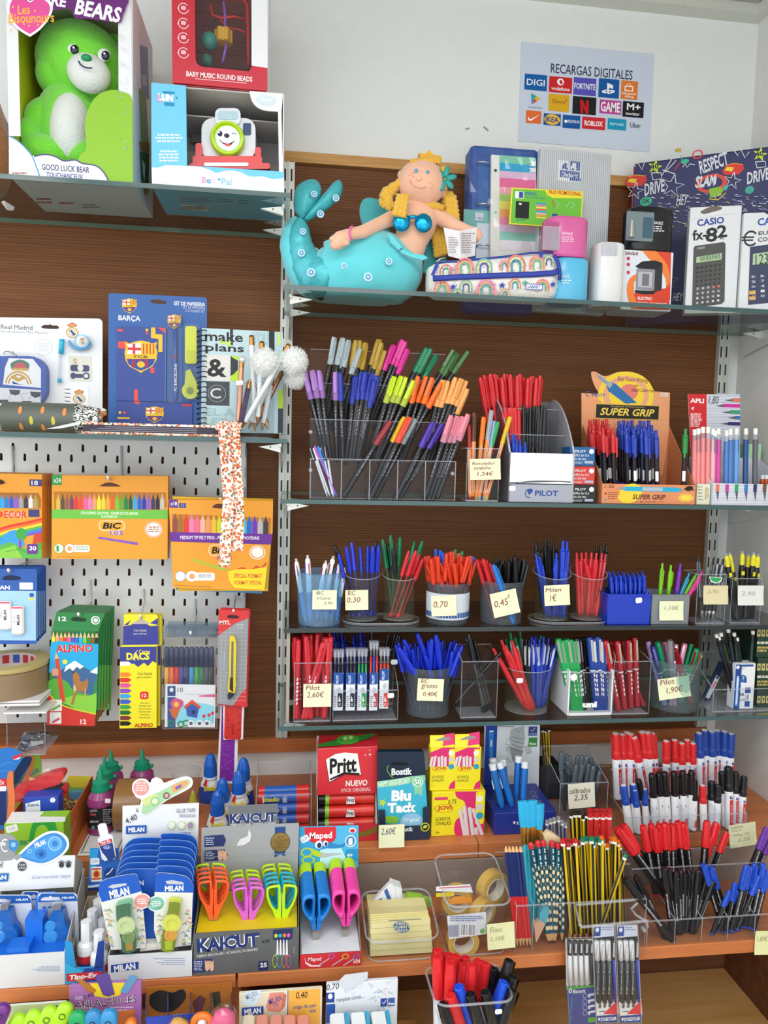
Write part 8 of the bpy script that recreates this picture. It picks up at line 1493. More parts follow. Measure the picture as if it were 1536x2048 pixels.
for k in(1,0):
 g=Th('putty_wallet',['navy and turquoise adhesive putty wallet in front of the display','navy wallet edge behind the front putty wallet'][k],'wallet',at(805,1650,-.28+k*.01));Y=-.284+k*.012;dy=-k*2
 sb('wallet',[(754,1507+dy),(757,1504+dy),(844,1503+dy),(848,1507+dy),(858,1615),(845,1648),(770,1648),(756,1620)],Y,.008,mat('16273c',.25),g)
 if k==0:
  a=Fr(Y);a.pg(Q(754,1570,36,-4,35,-10,25,-3,7,95,-100,0),'3fb0cc').pg(Q(754,1563,36,-5,35,-6,25,-2,1,10,-26,4,-35,8,-36,3),'8ac8a0').tx('HAPPY ANNIVERSARY',757,1559,820,1571,'eef4ee',.0,.15,6).tx('Bostik',783,1536,824,1550,'e8eef0',.07).ln(cv(Q(777,1530,-3,10,6,10,6,6),3),1.2,'7ac04a').pg(Q(828,1570,18,2,-3,21,-7,-7,-7,4),'8ac8a0').ov(823,1551,848,1576,'8ac8a0').ov(825.5,1553.5,845.5,1573.5,'dfeee4').ov(827,1555,844,1572,'6ab88a').tx('50',829,1558,842,1569,'f0f6f0',.06).tx('Blu',783,1580,822,1602,'f2f5f5',.1).tx('Tack',775,1605,833,1625,'f2f5f5',.1).ov(800,1626,846,1660,'8fc0dc').tx('Original',806,1635,837,1645,'f0f5f8',-.0).pg(cv(Q(768,1632,17,0,13,4,-6,10,-20,-2,-4,-12),3),'8ac040').ov(760,1600,770,1610,'b8d840')
  for d in rj(5):a.ln([(765,1605),(765+9*cos(d*1.3),1605+9*sin(d*1.3))],1.8,'b8d840')
  a.pg(cv(Q(783,1527,4,-3,10,2,3,-3,3,3,10,-1,3,3,-4,2,-26,0,-3,-3),2),'0a0e16');a.dn(g)
sb('front_corner',Q(757,1620,13,0,1,30,-14,0),-.2902,.0012,mat(nv,.4),t);sb('front_corner',Q(846,1616,13,-4,0,38,-13,-2),-.2902,.0012,mat(nv,.4),t)
Fr(-.2904).tx('Bostik',798,1654,826,1663,'e8eef0',.06).ov(841,1645,859,1663,'c8c83a').ov(843,1647,857,1661,'1c2c2c').pg(Q(845,1657,3,-7,7,0,-2,6),'c8c83a').dn(t)
Nt(758,1650,808,1692,-.316,[('2,60€',763,1658,792,1672,'4a5070')],'sticky note reading 2,60 stuck on the shelf edge below the putty display',rot=0)
def chalk(lab,x0,x1,yt,Y,zb,dep,big):
 t,a,(xa,xb,zt)=Cn('chalk_box',lab,x0,x1,yt,Y,zb,dep,'e9d81c');w,h=x1-x0,0;pk='d42f6c'
 return t,a,zt
t,a,ztc=chalk('wide yellow and pink chalk box at the bottom with 0,75 written on it',862,968,1583,-.28,z,.09,1)
a.pg(cv(Q(910,1583,4,12,16,10,-5,25,-13,10,-4,20,4,12),3)+Q(968,1669,0,-87),'d42f6c').rc(951,1583,968,1648,'ebdc20',.2).rc(869,1594,896,1600,'d84a6a',.4).tx('0,75',896,1599,913,1609,'2a2a30',-.01,.2).tx('JOVI',875,1611,903,1622,'c8402c',.08).rg(869,1608,907,1625,.06,'c8402c').tx('SCHOOL',871,1634,902,1641,'4a4a28',.01).tx('CHALKS',871,1643,902,1650,'4a4a28',.01).tx('3+',871,1662,879,1668,'55502a',0)
for x0,y0,x1,y1 in((919,1619,930,1672),(928,1612,935,1671),(938,1615,946,1670),(945,1617,964,1669),(951,1655,953,1669)):a.pg([(x0-3,y0),(x0+4,y0-1),(x1+4,y1),(x1-4,y1)],'d6cfcc');a.ln([(x0+3,y0),(x1+3,y1)],.8,'a89a9a')
for y,c in((1597,'e8e6d8'),(1614,'c8c8c4'),(1631,'2a9ac0')):a.ov(952,y-7,966,y+7,c)
a.dn(t)
for i,(x0,x1,yt)in en(((859,910,1470),(909,960,1468))):
 t,a,zt=chalk(['small yellow and pink chalk box standing on the wide one, beside the putty','small yellow and pink chalk box standing on the wide one, beside the blue pen block'][i],x0,x1,1495,-.275,ztc+.0003,.022,0)
 b=M();q=[at(x0+1,1495,-.275),at(x1-1,1494,-.275),at(x1-3,yt,-.262),at(x0+1,yt+1,-.262)];b.pr(q,(0,.001,.0003),mat('e9d81c',.45));mk('hanging_flap',b,t)
 f=Art(q[0],(1,0,0),(q[3]-q[0]));f.b.v=[];f.pg([(x0+26,1494),(x0+28,yt+1),(x1-3,yt),(x1-1,1493)],'d42f6c').pg(cv([(x0+10,yt+12),(x0+24,yt+7),(x0+38,yt+8),(x0+40,yt+13),(x0+12,yt+13),(x0+10,yt+12)],2),'8a8488');f.b.v=[v+V((0,-.0004,0))for v in f.b.v];f.dn(t)
 a.pg(cv([(x0+1,1505),(x0+14,1500),(x0+26,1495)],3)+[(x1,1495),(x1,1530),(x0+40,1533),(x0+1,1533)],'d42f6c').rc(x0+39,1498,x1,1538,'ebdc20',.2).tx('JOVI',x0+11,1534,x0+31,1541,'c8402c',.08).rg(x0+6,1532,x0+34,1543,.08,'c8402c').tx('SCHOOL',x0+5,1551,x0+29,1556,'4a4a28',0).tx('CHALKS',x0+5,1558,x0+28,1563,'4a4a28',0).pg(cv([(x1,1560),(x1-9,1567),(x1-13,1578)],3)+[(x1,1577)],'d42f6c')
 for q in rj(5):xx=x0+3+q*6.5;a.pg([(xx-(4 if q<2 else 0),1533-(0)),(xx+(1 if q<2 else 5),1533),(xx+5,1513-q%2*2),(xx,1514-q%2*2)],'d8d0ce')
 for y,c in((1506,'e8e6d8'),(1519,'c8c8c4'),(1533,'2a9ac0')):a.ov(x1-13,y-5.5,x1-2,y+5.5,c)
 a.dn(t)
t=Th('pen_block_display','blue block display with holes for pens and a sketched header card','display box',at(1040,1670,-.285));bl=mat('23358e',.4,0,'',0,60,.03);xa=Xa(988,-.285,z);xb=Xa(1111,-.285,z);zt=Za(1622,xb,-.285)
mk('block',M().cbox(xa,xb,-.285,-.165,z+.0007,zt,.001,bl),t);sb('header_card',Q(969,1449,111,1,-3,150,-109,0),-.1655,.0015,mat('d5dbe0',.45),t)
a=Fr(-.1656).rc(969,1450,992,1600,'2444a0').pg(Q(978,1462,9,0,-1,58,-4,32,-3,-32),'2a84d0').rc(979,1461,987,1464,'e4e8ec').rc(981,1480,984,1493,'c8dcec',.4)
rn=random.Random(12)
a.pg(Q(1022,1458,26,-6,2,26,-6,32,-18,-5,-8,-25),'a9adb0').pg(Q(1010,1495,12,-7,12,16,-14,8),'c2c6c8').rc(1050,1490,1062,1508,'b4b8ba',0,20).pg(Q(1018,1492,26,8,-2,30,-16,-6),'8e9294')
for q in rj(22):x=rn.uniform(1015,1060);y=rn.uniform(1455,1530);a.ln([(x,y),(x+rn.uniform(-12,12),y+rn.uniform(-5,8))],.7,'6c7074')
for y in(1479,1487,1495,1503):a.ln([(1024,y-6),(1046,y)],.9,'606468')
a.rc(1057,1453,1074,1471,'24468e').ln(Q(1061,1459,3,4,6,-8),1.6,'d89a7a').tx('MADE IN GERMANY',1058,1466,1073,1469,'dfe4ec',0).rc(1057,1475,1074,1493,'3a8a4a').tx('free',1059,1484,1072,1490,'e4eee4',.05).ln(Q(993,1452,35,1),1,'70757c').rg(1052,1552,1064,1568,.06,'a8acb0').ov(1014,1550,1032,1564,'c2c6c8');a.dn(t)
u=Art((xa,-.285,zt),(1,0,0),(0,1,0))
for x,y in Q(1045,1583,21,2,4,9,6,9,-20,-3,-21,4):u.ov(x-5,y-2.2,x+5,y+2.2,'dfe2e6');u.ov(x-4.4,y-1.7,x+4.4,y+1.9,'15204c')
u.dn(t,'hole');a=Fr(-.2851).tx('S',1033,1643,1037,1649,'dfe4ec',.08).tx('STAEDTLER',1039,1643,1078,1649,'dfe4ec',.06).ov(1026,1642,1031,1648,'dfe4ec');a.dn(t)
for x,y,bx,yy,l in((984,1527,1004,-.262,'blue capped block pen leaning front nearest the chalk'),(985,1517,1000,-.24,'blue block pen behind the nearest one'),(998,1524,1024,-.258,'blue block pen leaning in the front middle'),(1005,1519,1014,-.235,'blue block pen standing behind the middle pair'),(1037,1512,1032,-.235,'tallest blue block pen before the sketch'),(1050,1523,1046,-.25,'blue block pen leaning to the wall side')):
 p1=at(x,y,yy+.012);p0=V((Xa(bx,yy,zt),yy,zt+.0005));d=p1-p0;L=d.length;T=MT(p0)@d.normalized().to_track_quat('Z','Y').to_matrix().to_4x4();g=Th('eraser_pen',l,'pen',p0);mk('barrel',LA([(.004,0),(.0065,.01),(.0068,L-.012)],mat('1f6cc0',.25),10,T),g);mk('white_end',LA([(.0070,L-.012),(.0070,L-.001),(.006,L)],mat('dfe6ec',.3),10,T),g);mk('slider',BX(-.0022,.0022,-.0085,-.0062,L*.42,L*.62,mat('cfe0f0',.3),MT(p0)@d.normalized().to_track_quat('Z','Y').to_matrix().to_4x4()),g)
t,xa,xb,zr=tray5('clear_pen_tray','clear tray of grey fineliners noted calibrados 2,35',1119,1214,1566,z,-.27,-.16,back=.03)
PP('stick',('5b6870','49555c'),Q(1122,1503,12,5,6,4,16,-2,9,0,9,1,10,4,8,8,9,7,-75,0,5,-8),(1120,1196),-.19,-.19,z+.02,fat=1.5,label='grey fineliner with dark cap in the clear tray noted calibrados')
PP('stick',('4f5b62','39444a'),Q(1122,1541,31,-13,12,0,13,-1,9,4,13,10,-55,4),(1124,1200),-.23,-.235,z+.02,fat=1.5,label='grey fineliner in the front row of the clear tray noted calibrados')
Nt(1137,1567,1188,1613,-.2725,[('calibrados',1140,1578,1182,1587,'2a2a2c'),('2,35',1149,1591,1176,1602,'2a2a2c')],'cream note reading calibrados 2,35 on the clear tray',col='dfddcc',rot=3)
t,xa,xb,zr=tray5('dark_pencil_box','dark box holding the tall black and yellow pencils behind the grey tray',1081,1120,1532,z,-.15,-.10,mat('23252c',.5),mat('23252c',.5),th=.002)
PP('pencil',('d8b41c','1c1c1c','1c1c1c'),Q(1084,1456,6,1,8,-2,-4,5),(1090,1108),-.125,-.125,z+.004,'tall black and yellow pencil in the dark box')
def tier_tray(name,lab,x0,x1,Ys_,tops,zb,fl,divs):
 xs=[Xa(p,Ys_[0],zb+.03)for p in divs];t=Th(name,lab,'pen tray',((xs[0]+xs[-1])/2,Ys_[0],zb));zt=[Za(tops[i],(xs[0]+xs[-1])/2,Ys_[i])for i in rj(len(tops))];n=len(Ys_)-1
 for i in rj(len(tops)):mk('wall',BX(xs[0],xs[-1],Ys_[i],Ys_[i]+.002,zb+.0008 if i in(0,n)else fl[i-1],zt[i],ACR),t);mk('top_edge',BX(xs[0],xs[-1],Ys_[i]-.0004,Ys_[i]+.0024,zt[i],zt[i]+.0013,ACE),t)
 for i in rj(n):mk('tier_floor',BX(xs[0],xs[-1],Ys_[i]+.002,Ys_[i+1],fl[i]-.0012,fl[i],ACR),t)
 for x in xs:
  pr=[(Ys_[0],zb+.0008),(Ys_[-1],zb+.0008),(Ys_[-1],zt[-1])]
  for i in rj(n-1,-1,-1):pr+=[(Ys_[i+1]-.001,min(zt[i]+.012,zt[i+1])),(Ys_[i]+.0005,zt[i])]
  mk('divider',PR([(x-.0008,y,zz)for y,zz in pr],(.0016,0,0),ACR),t);mk('divider_edge',M().tu([(x,Ys_[0],zb+.001),(x,Ys_[0],zt[0])]+[(x,y,zz)for y,zz in[(Ys_[1]-.001,min(zt[0]+.012,zt[1]))]],.0009,ACE,4),t)
 return t,zt
t,zt=tier_tray('marker_tray','large clear two-tier tray of whiteboard and paint markers on the upper wooden shelf',0,0,[-.338,-.262,-.185],[1632,1536,1530],z,[z+.003,z+.035],[1253,1318,1378,1440,1492])
mr='d0282c';f1,f2=z+.036,z+.004
PP('marker',(mr,),Q(1231,1466,13,2,17,-1,-7,-3),[1236,1250,1262,1248],-.225,-.225,f1,fat=1.12,label='white marker with a red ribbed cap at the back, first cluster',roll=12);PP('marker',(mr,),Q(1268,1474,16,-11,11,1,9,2),[1292,1298,1306,1312],-.23,-.23,f1,fat=1.12,label='white marker with a red cap leaning in the second cluster at the back',roll=12)
PP('marker',(mr,),Q(1332,1481,17,-2,15,7,10,-7,12,7),[1334,1350,1364,1376,1384],-.23,-.23,f1,fat=1.12,label='white marker with a flat topped red cap in the middle at the back',roll=12);PP('marker',('1d3f94',),Q(1398,1465,11,-6,15,3,10,-2,15,2,13,4),[1402,1410,1424,1432,1446,1456],-.225,-.225,f1,fat=1.12,label='white marker with a blue cap at the back near the side wall',roll=12)
PP('marker',('1f4aa8',),Q(1247,1570,19,-2,3,11,20,-2),[1260,1272,1278,1292],-.30,-.305,f2,fat=1.3,label='white marker with a blue cap in the front tier',roll=150)
PP('whiteboard',(BLK,),Q(1304,1547,13,-2,12,-1,-52,15),[1312,1324,1336,1300],-.295,-.30,f2,fat=1.12,label='slim white marker with a black cap in the front tier, first group',roll=5);PP('whiteboard',('1c1616',),Q(1348,1543,7,10,10,-11,8,7,10,-8,7,19),[1352,1360,1368,1374,1382,1386],-.295,-.30,f2,fat=1.12,label='slim white marker with a black cap in the front tier, middle group',roll=5)
PP('marker',(mr,),[(1405,1570)],[1408],-.30,-.305,f2,fat=1.3,label='white marker with a red cap alone among the black caps',roll=170);PP('marker',(BLK,),Q(1436,1569,-13,-7),[1432,1424],-.30,-.305,f2,fat=1.3,label='white marker with a thick black cap beside the lone red one',roll=170);PP('marker',(BLK,),Q(1457,1533,14,10,17,9,-44,-9),[1458,1470,1482,1450],-.295,-.30,f2,fat=1.12,label='white marker with a black cap at the wall end of the front tier',roll=-5)
Nt(1459,1648,1510,1690,-.342,[('rotuladores',1464,1652,1490,1657,'9a9c86'),('pizarra',1466,1660,1486,1664,'9a9c86'),('edding 1,95',1468,1668,1500,1673,'9a9c86'),('2,25',1476,1677,1500,1683,'9a9c86')],'pale green price list note stuck on the marker tray',col='d9dcb4',rot=6)
# lower wooden shelf
z=ZB
def disp(name,lab,x0,x1,yf,Yf_,Yb_,zb,fcol,icol,hdr=None,hY=None,hcol=None,side=None,cat='display box',yk=None,dside=None):
 xa=Xa(x0,Yf_,zb);xb=Xa(x1,Yf_,zb);zf=Za(yf,(xa+xb)/2,Yf_);fm=card(fcol);sm_=mat(side or icol,.55,0,'',0,50,.04);t=Th(name,lab,cat,((xa+xb)/2,Yf_,zb));zk=Za(yk,(xa+xb)/2,Yb_)if yk else zf+.07
 mk('front_panel',BX(xa,xb,Yf_,Yf_+.0016,zb+.0008,zf,fm),t)
 for x,d in((xa,.0014),(xb-.0014,.0014)):b=M();b.pr([(x,Yf_+.0016,zb+.0008),(x,Yb_,zb+.0008),(x,Yb_,zk),(x,Yf_+.0016,zf)],(d,0,0),sm_);mk('side_panel',b,t)
 mk('bottom_panel',BX(xa+.0014,xb-.0014,Yf_+.0016,Yb_,zb+.0008,zb+.002,sm_),t);mk('rear_panel',BX(xa+.0014,xb-.0014,Yb_-.0014,Yb_,zb+.002,zk,sm_),t)
 if hdr:sb('header_card',hdr,hY,.0014,card(hcol),t)
 return t,xa,xb,zf
Y0=-.488
t,xa,xb,zf=disp('correction_tape_display','white counter display of blue correction tapes with a large cut-out tape picture',-40,130,1909,Y0,-.375,z,'d3d4d6','b9bcc2',Q(-60,1716,88,0,32,-4,90,-1,-3,63,-207,12),Y0+.075,'dcdfe2','a8a69c',yk=1740)
b=M();q=[at(150,1711,Y0+.075),at(147,1775,Y0+.075),at(153,1880,Y0+.09),at(165,1726,-.375)];b.pr([at(150,1711,Y0+.076),at(165,1727,Y0+.118),at(165,1860,Y0+.118),at(147,1776,Y0+.076)],(.001,0,0),mat('a9a69a',.6));mk('header_side',b,t)
cp=cv(Q(25,1721,5,-7,30,-28,25,-18,20,-6,17,3,13,11,3,16,-6,12,-12,10,-22,12,-18,5,-20,-3,-15,-6,-15,0,-5,-1),3)[:-1];sb('cutout_picture',cp,Y0+.0738,.001,mat('e4e7ea',.45),t)
cp=cv(Q(-60,1700,40,-28,25,-4,17,2,12,10,3,14,-7,12,-6,14,-84,6),3)[:-1];sb('cutout_picture',cp,Y0+.0742,.001,mat('8f9498',.45),t)
a=Fr(Y0+.0736);bp_=cv(Q(36,1714,24,-22,25,-19,20,-7,15,3,11,11,2,12,-9,14,-19,13,-20,7,-20,-3,-20,-7,-9,-2),3)[:-1];a.pg(bp_,'3f86cc').pg([(x*.86+13,y*.86+238)for x,y in bp_],'4a94d6').ov(96,1672,124,1702,'5aa4e0').rg(96,1673,123,1701,.1,'a8cdec').ov(104,1681,116,1693,'3a7cc4').ov(70,1697,94,1718,'3a7ac0').ov(78,1703,88,1713,'2456a0').pg(Q(28,1716,10,-9,6,6,-10,8),'8a98a4').tx('MILAN',69,1682,92,1692,'e8f0f8',.08,.1,22).ov(54,1697,64,1707,'7ab4e6').ov(57,1700,62,1704,'3f86cc').rg(2,1677,20,1704,.25,'e0e4e6',16,60,300).pg(Q(-10,1684,22,0,0,7,-22,0),'c8ccd0').pg(Q(18,1680,18,2,1,12,-9,10,-10,-8),'3a84c8').ov(22,1684,32,1694,'8abce6').ov(35,1723,53,1742,'55585e').tx('5 mm',38,1727,50,1731,'dfe2e6',.03).tx('x 8 m',38,1733,50,1737,'dfe2e6',.03).tx('€',0,1724,8,1735,'22242a',-.01,.2)
for s_ in(0,1):
 x=119+s_*14;a.ov(x-1,1725,x+9,1735,'3a3c42');[a.ln([(x+4,1730),(x+4+8*sin(k*.42-.85),1730-10*cos(k*.42-.85))],1.5,'3a3c42')for k in rj(5)]
a.tx('Correction tape',64,1749,141,1758,'7a90b8',-.01,.12).pg(Q(-30,1748,48,-2,-2,16,-46,2),'2468ae').tx('MILAN',-26,1750,13,1759,'e8ecf2',.08);a.dn(t)
Fr(Y0-.0002).ls(64,1932,120,1944,4,'8a9cc0','r',.35).dn(t)
blu=mat('1468d0',.4)
b=M();xs0,xs1=Xa(16,Y0+.01,z+.05),Xa(60,Y0+.01,z+.05)
b.box(xs0,xs1,Y0+.004,Y0+.03,z+.005,zf+.008,blu).box(xs0+.018,xs1+.012,Y0+.03,Y0+.055,z+.005,zf+.035,blu).box(xs0+.026,xs1+.02,Y0+.055,Y0+.07,z+.005,zf+.055,blu);mk('blue_insert',b,t);mk('blue_floor',BX(xa+.003,xb-.003,Y0+.004,Y0+.05,z+.01,zf-.004,blu),t)
for i,(x0,x1,y0,Y,l)in en(((42,80,1783,Y0+.072,'blue correction tape card hidden at the back of the display'),(-30,62,1790,Y0+.055,'blue correction tape card cut by the frame edge'),(75,154,1786,Y0+.055,'blue correction tape card at the side of the white display'))):
 g=Th('correction_tape',l,'correction tape',at((x0+x1)/2,1890,Y));sb('card',rpts(x0,y0,x1,1905,7,3,5),Y,.0012,mat('c4ccda',.4),g);a=Fr(Y,(x0+x1)/2,1830);xx=x0+1
 a.pg([(x0+2,y0+8),(x0+8,y0+1),(x1-7,y0+1),(x1-1,y0+8),(x1+1,y0+16),(x0+1,y0+18)],'2458a8').pg(cv([(x0+7,y0+12),(x0+14,y0+8),(x0+22,y0+8),(x0+26,y0+5),(x0+30,y0+8),(x0+42,y0+8),(x0+46,y0+12),(x0+40,y0+14),(x0+10,y0+15),(x0+7,y0+12)],2),'c8ccd2')
 if i:a.tx('MILAN',x1-30,y0+7,x1-6,y0+11,'dfe4ec',.08)
 if i:
  a.ov(x0+10,y0+26,x0+18,y0+32,'3a5a9a').ov(x0+20,y0+26,x0+28,y0+31,'3a5a9a');a.dn(g)
  tm=mat('1f5fae',.1);b=M();c=at(x0+35,1870,Y-.012);b.la(Q(.001,-.011,.025,.001,.002,.01,-.002,.009,-.025,.001),tm,24,MT(c)@MR(R(90),4,'X')).pr(PT(Y-.020,((x0+14,1862),(x0+28,1826),(x0+50,1824),(x0+58,1860),(x0+54,1885),(x0+20,1888))),(0,.017,0),tm);mk('tape_housing',b,g)
  for yy,r_ in Q(1852,.009,22,.003):b=M();b.la([(r_,0),(r_*.8,.003),(r_*.3,.003)],mat('3a8ad0',.15),16,MT(at(x0+26,yy,Y-.021))@MR(R(90),4,'X'));mk('spool',b,g)
  mk('nose',PR(PT(Y-.012,((x0+29,1833),(x0+31,1812),(x0+47,1812),(x0+46,1833))),(0,.006,0),mat('3a3a44',.3)),g);mk('clear_guard',PR(PT(Y-.014,((x0+29,1826),(x0+33,1806),(x0+48,1806),(x0+45,1828))),(0,.009,0),ACE),g)
 else:a.dn(g)
t,xa,xb,zf=disp('correction_fluid_display','narrow blue counter display of white correction fluid bottles, red lettering at its foot',131,208,1935,Y0,-.36,z,'2a8fcc','b4aa98',Q(180,1697,58,0,-2,83,-60,0),-.37,'1f62b8','b4aa98',yk=1790)
xm=(xa+xb)/2
sb('front_corner',Q(130,1882,14,3,8,51,-22,2),Y0,.0014,mat('2a8fcc',.4),t);sb('front_corner',Q(196,1885,12,-4,-1,55,-19,2),Y0,.0014,mat('23408e',.4),t)
Fr(Y0-.0002).pg(Q(170,1937,37,-2,0,27,-57,6),'24489c').pg(Q(130,1925,20,11,18,4,-18,20,-19,10),'35a8d8').pg(Q(133,1947,72,-5,-1,15,-71,6),'c92f38').tx('Tipp-Ex',139,1947,196,1960,'f0ebea',.08,.15,3).dn(t)
a=Fr(-.3702).pg(Q(180,1697,18,0,-8,43,-12,20),'2f9ad8').pg(Q(176,1771,24,-3,36,-10,0,6,-36,9,-24,3),'c8dcf0').pg(Q(176,1776,24,-3,36,-9,0,16,-60,1),'1a3470').rc(182,1733,204,1763,'e4e6ec',.1).rc(183,1736,203,1759,'c02f40',.1).rc(184,1739,202,1756,'f0ece4',.1).ov(185,1739,201,1757,'e0a02c').ov(188,1742,198,1754,'b8322c').rc(181,1716,199,1729,'e8eaee',.15).tx('2,50',184,1719,196,1725,'3a4a9a',0,.2).ov(208,1735,232,1757,'1c3f86').ln(Q(212,1750,8,-6,6,-8),2.5,'dfe6ee');a.dn(t)
cut=Th('bottle_cutout','cardboard cut-out of a white correction bottle tilted above the blue display','display card',at(214,1720,-.376));sb('bottle_outline',Q(195,1652,5,-4,10,-1,3,4,4,18,8,2,7,41,-2,8,-22,6,-4,-4,-9,-44,5,-4),-.376,.002,mat('e6e8ec',.4),cut);a=Fr(-.3762).pg(Q(197,1685,26,-8,2,7,-26,8),'cf2f38').tx('Tipp-Ex',199,1681,222,1688,'f0ebea',.05,.15,12).pg(Q(199,1693,26,-8,6,31,-17,6,-8,-14),'27438e').ov(207,1691,221,1698,'dfe4ee').ov(207.8,1691.8,220.2,1697.2,'27438e').tx('Fluid',210,1692.5,218,1696,'e8ecf2',0).pg(Q(206,1706,7,9,3,5,-8,2),'e8eaf0');a.dn(cut)
for i,(x,yt,Y)in en(((204,1786,-.385),(196,1800,-.405),(184,1820,-.428),(206,1838,-.430),(172,1842,-.456),(198,1862,-.472))):
 g=Th('correction_fluid','white correction fluid bottle with octagonal cap in the narrow blue display','correction fluid',(Xa(x,Y,z+.06),Y,z+.003),'correction fluid bottles');xc=Xa(x,Y,z+.09);zt=Za(yt,xc,Y);zb=z+.003;T=MT((xc,Y,zb));h=zt-zb;w=mat('e4e6e8',.3)
 mk('bottle',LA([(.0125,0),(.0135,.002),(.0135,h-.042),(.0125,h-.036),(.0085,h-.032)],w,16,T),g);mk('cap',LA([(.0085,h-.033),(.0080,h)],w,8,T,smooth=0),g);mk('label',LA([(.0138,h-.062),(.0138,h-.050)],mat('c92f38',.4),16,T,cap=0).la([(.0137,.01),(.0137,h-.062)],mat('27438e',.4),16,T,cap=0),g)
t,xa,xb,zf=disp('glue_tape_display','white counter display of glue tapes with a cut-out tape picture on its header',216,384,1907,Y0,-.36,z,'d5d8dc','c4c8ce',Q(245,1612,55,-2,98,-4,-4,184,-150,0),-.362,'e0e3e6','a6a8a6',yk=1760)
cp=cv(Q(264,1580,2,-14,12,-8,14,1,8,7,4,-8,10,-3,10,5,4,6,17,-6,25,-7,14,5,0,14,-14,10,-35,18,-30,22,-13,8,-12,-1,-2,-13,4,-16,-10,-6,-8,-14),3)[:-1];sb('cutout_picture',cp,-.3635,.0012,mat('e8eaec',.4),t)
a=Fr(-.3637).ov(267,1560,298,1591,'e09a98').ls(271,1570,294,1584,3,'f0d8d6','c').tx('GLUE TAPE',271,1563,294,1568,'f3e4e2',.02).pg(Q(283,1626,3,-20,14,-14,25,-12,35,-18,18,-4,3,8,-11,11,-40,23,-30,24,-10,5),'a8d0a0').pg(Q(342,1572,30,-12,6,6,-12,10,-20,10),'e8a070').pg(Q(284,1600,21,-12,13,2,-14,16,-16,6),'d0d890').ov(301,1593,319,1612,'8ac48a').ov(304,1596,316,1608,'dfe8c0').ov(326,1584,340,1598,'6a6a6a').ov(329,1587,337,1595,'e0a090').pg(Q(350,1574,12,-6,2,6,-12,6),'7a6aa8').tx('GLUE TAPE',353,1617,391,1625,'6a6a72',.0).ls(346,1629,391,1636,2,'a0a2a8','r').tx('4,40',250,1632,275,1645,'1c1c20',.0,.15,24).tx('€',272,1617,278,1624,'1c1c20',.0,.15,24).pg(Q(252,1652,41,-2,0,16,-41,2),'2a5aa8').tx('MILAN',257,1654,289,1664,'e8ecf2',.09)
for x,c in((343,'c8d08a'),(363,'b8cc7a'),(381,'9a84b0')):a.ov(x-8,1642,x+8,1659,'c8d890');a.ov(x-6,1644,x+6,1657,c if x==381 else 'e2e5e0')
a.ls(362,1664,390,1668,1,'8a9ac0');a.dn(t)
a=Fr(Y0-.0002).pg(Q(222,1930,55,-7,0,15,-55,7),'24489a').tx('MILAN',228,1928,271,1941,'e8ecf2',.09,0,6).ls(306,1916,370,1932,4,'8a9cc0','r',.35);a.dn(t);mk('white_tab',PR(PT(Y0+.012,Q(279,1903,5,-15,34,-2,2,13)),(0,.012,0),mat('dcd8ce',.5)),t)
blc=mat('1f55b4',.4,0,'',0,50,.04)
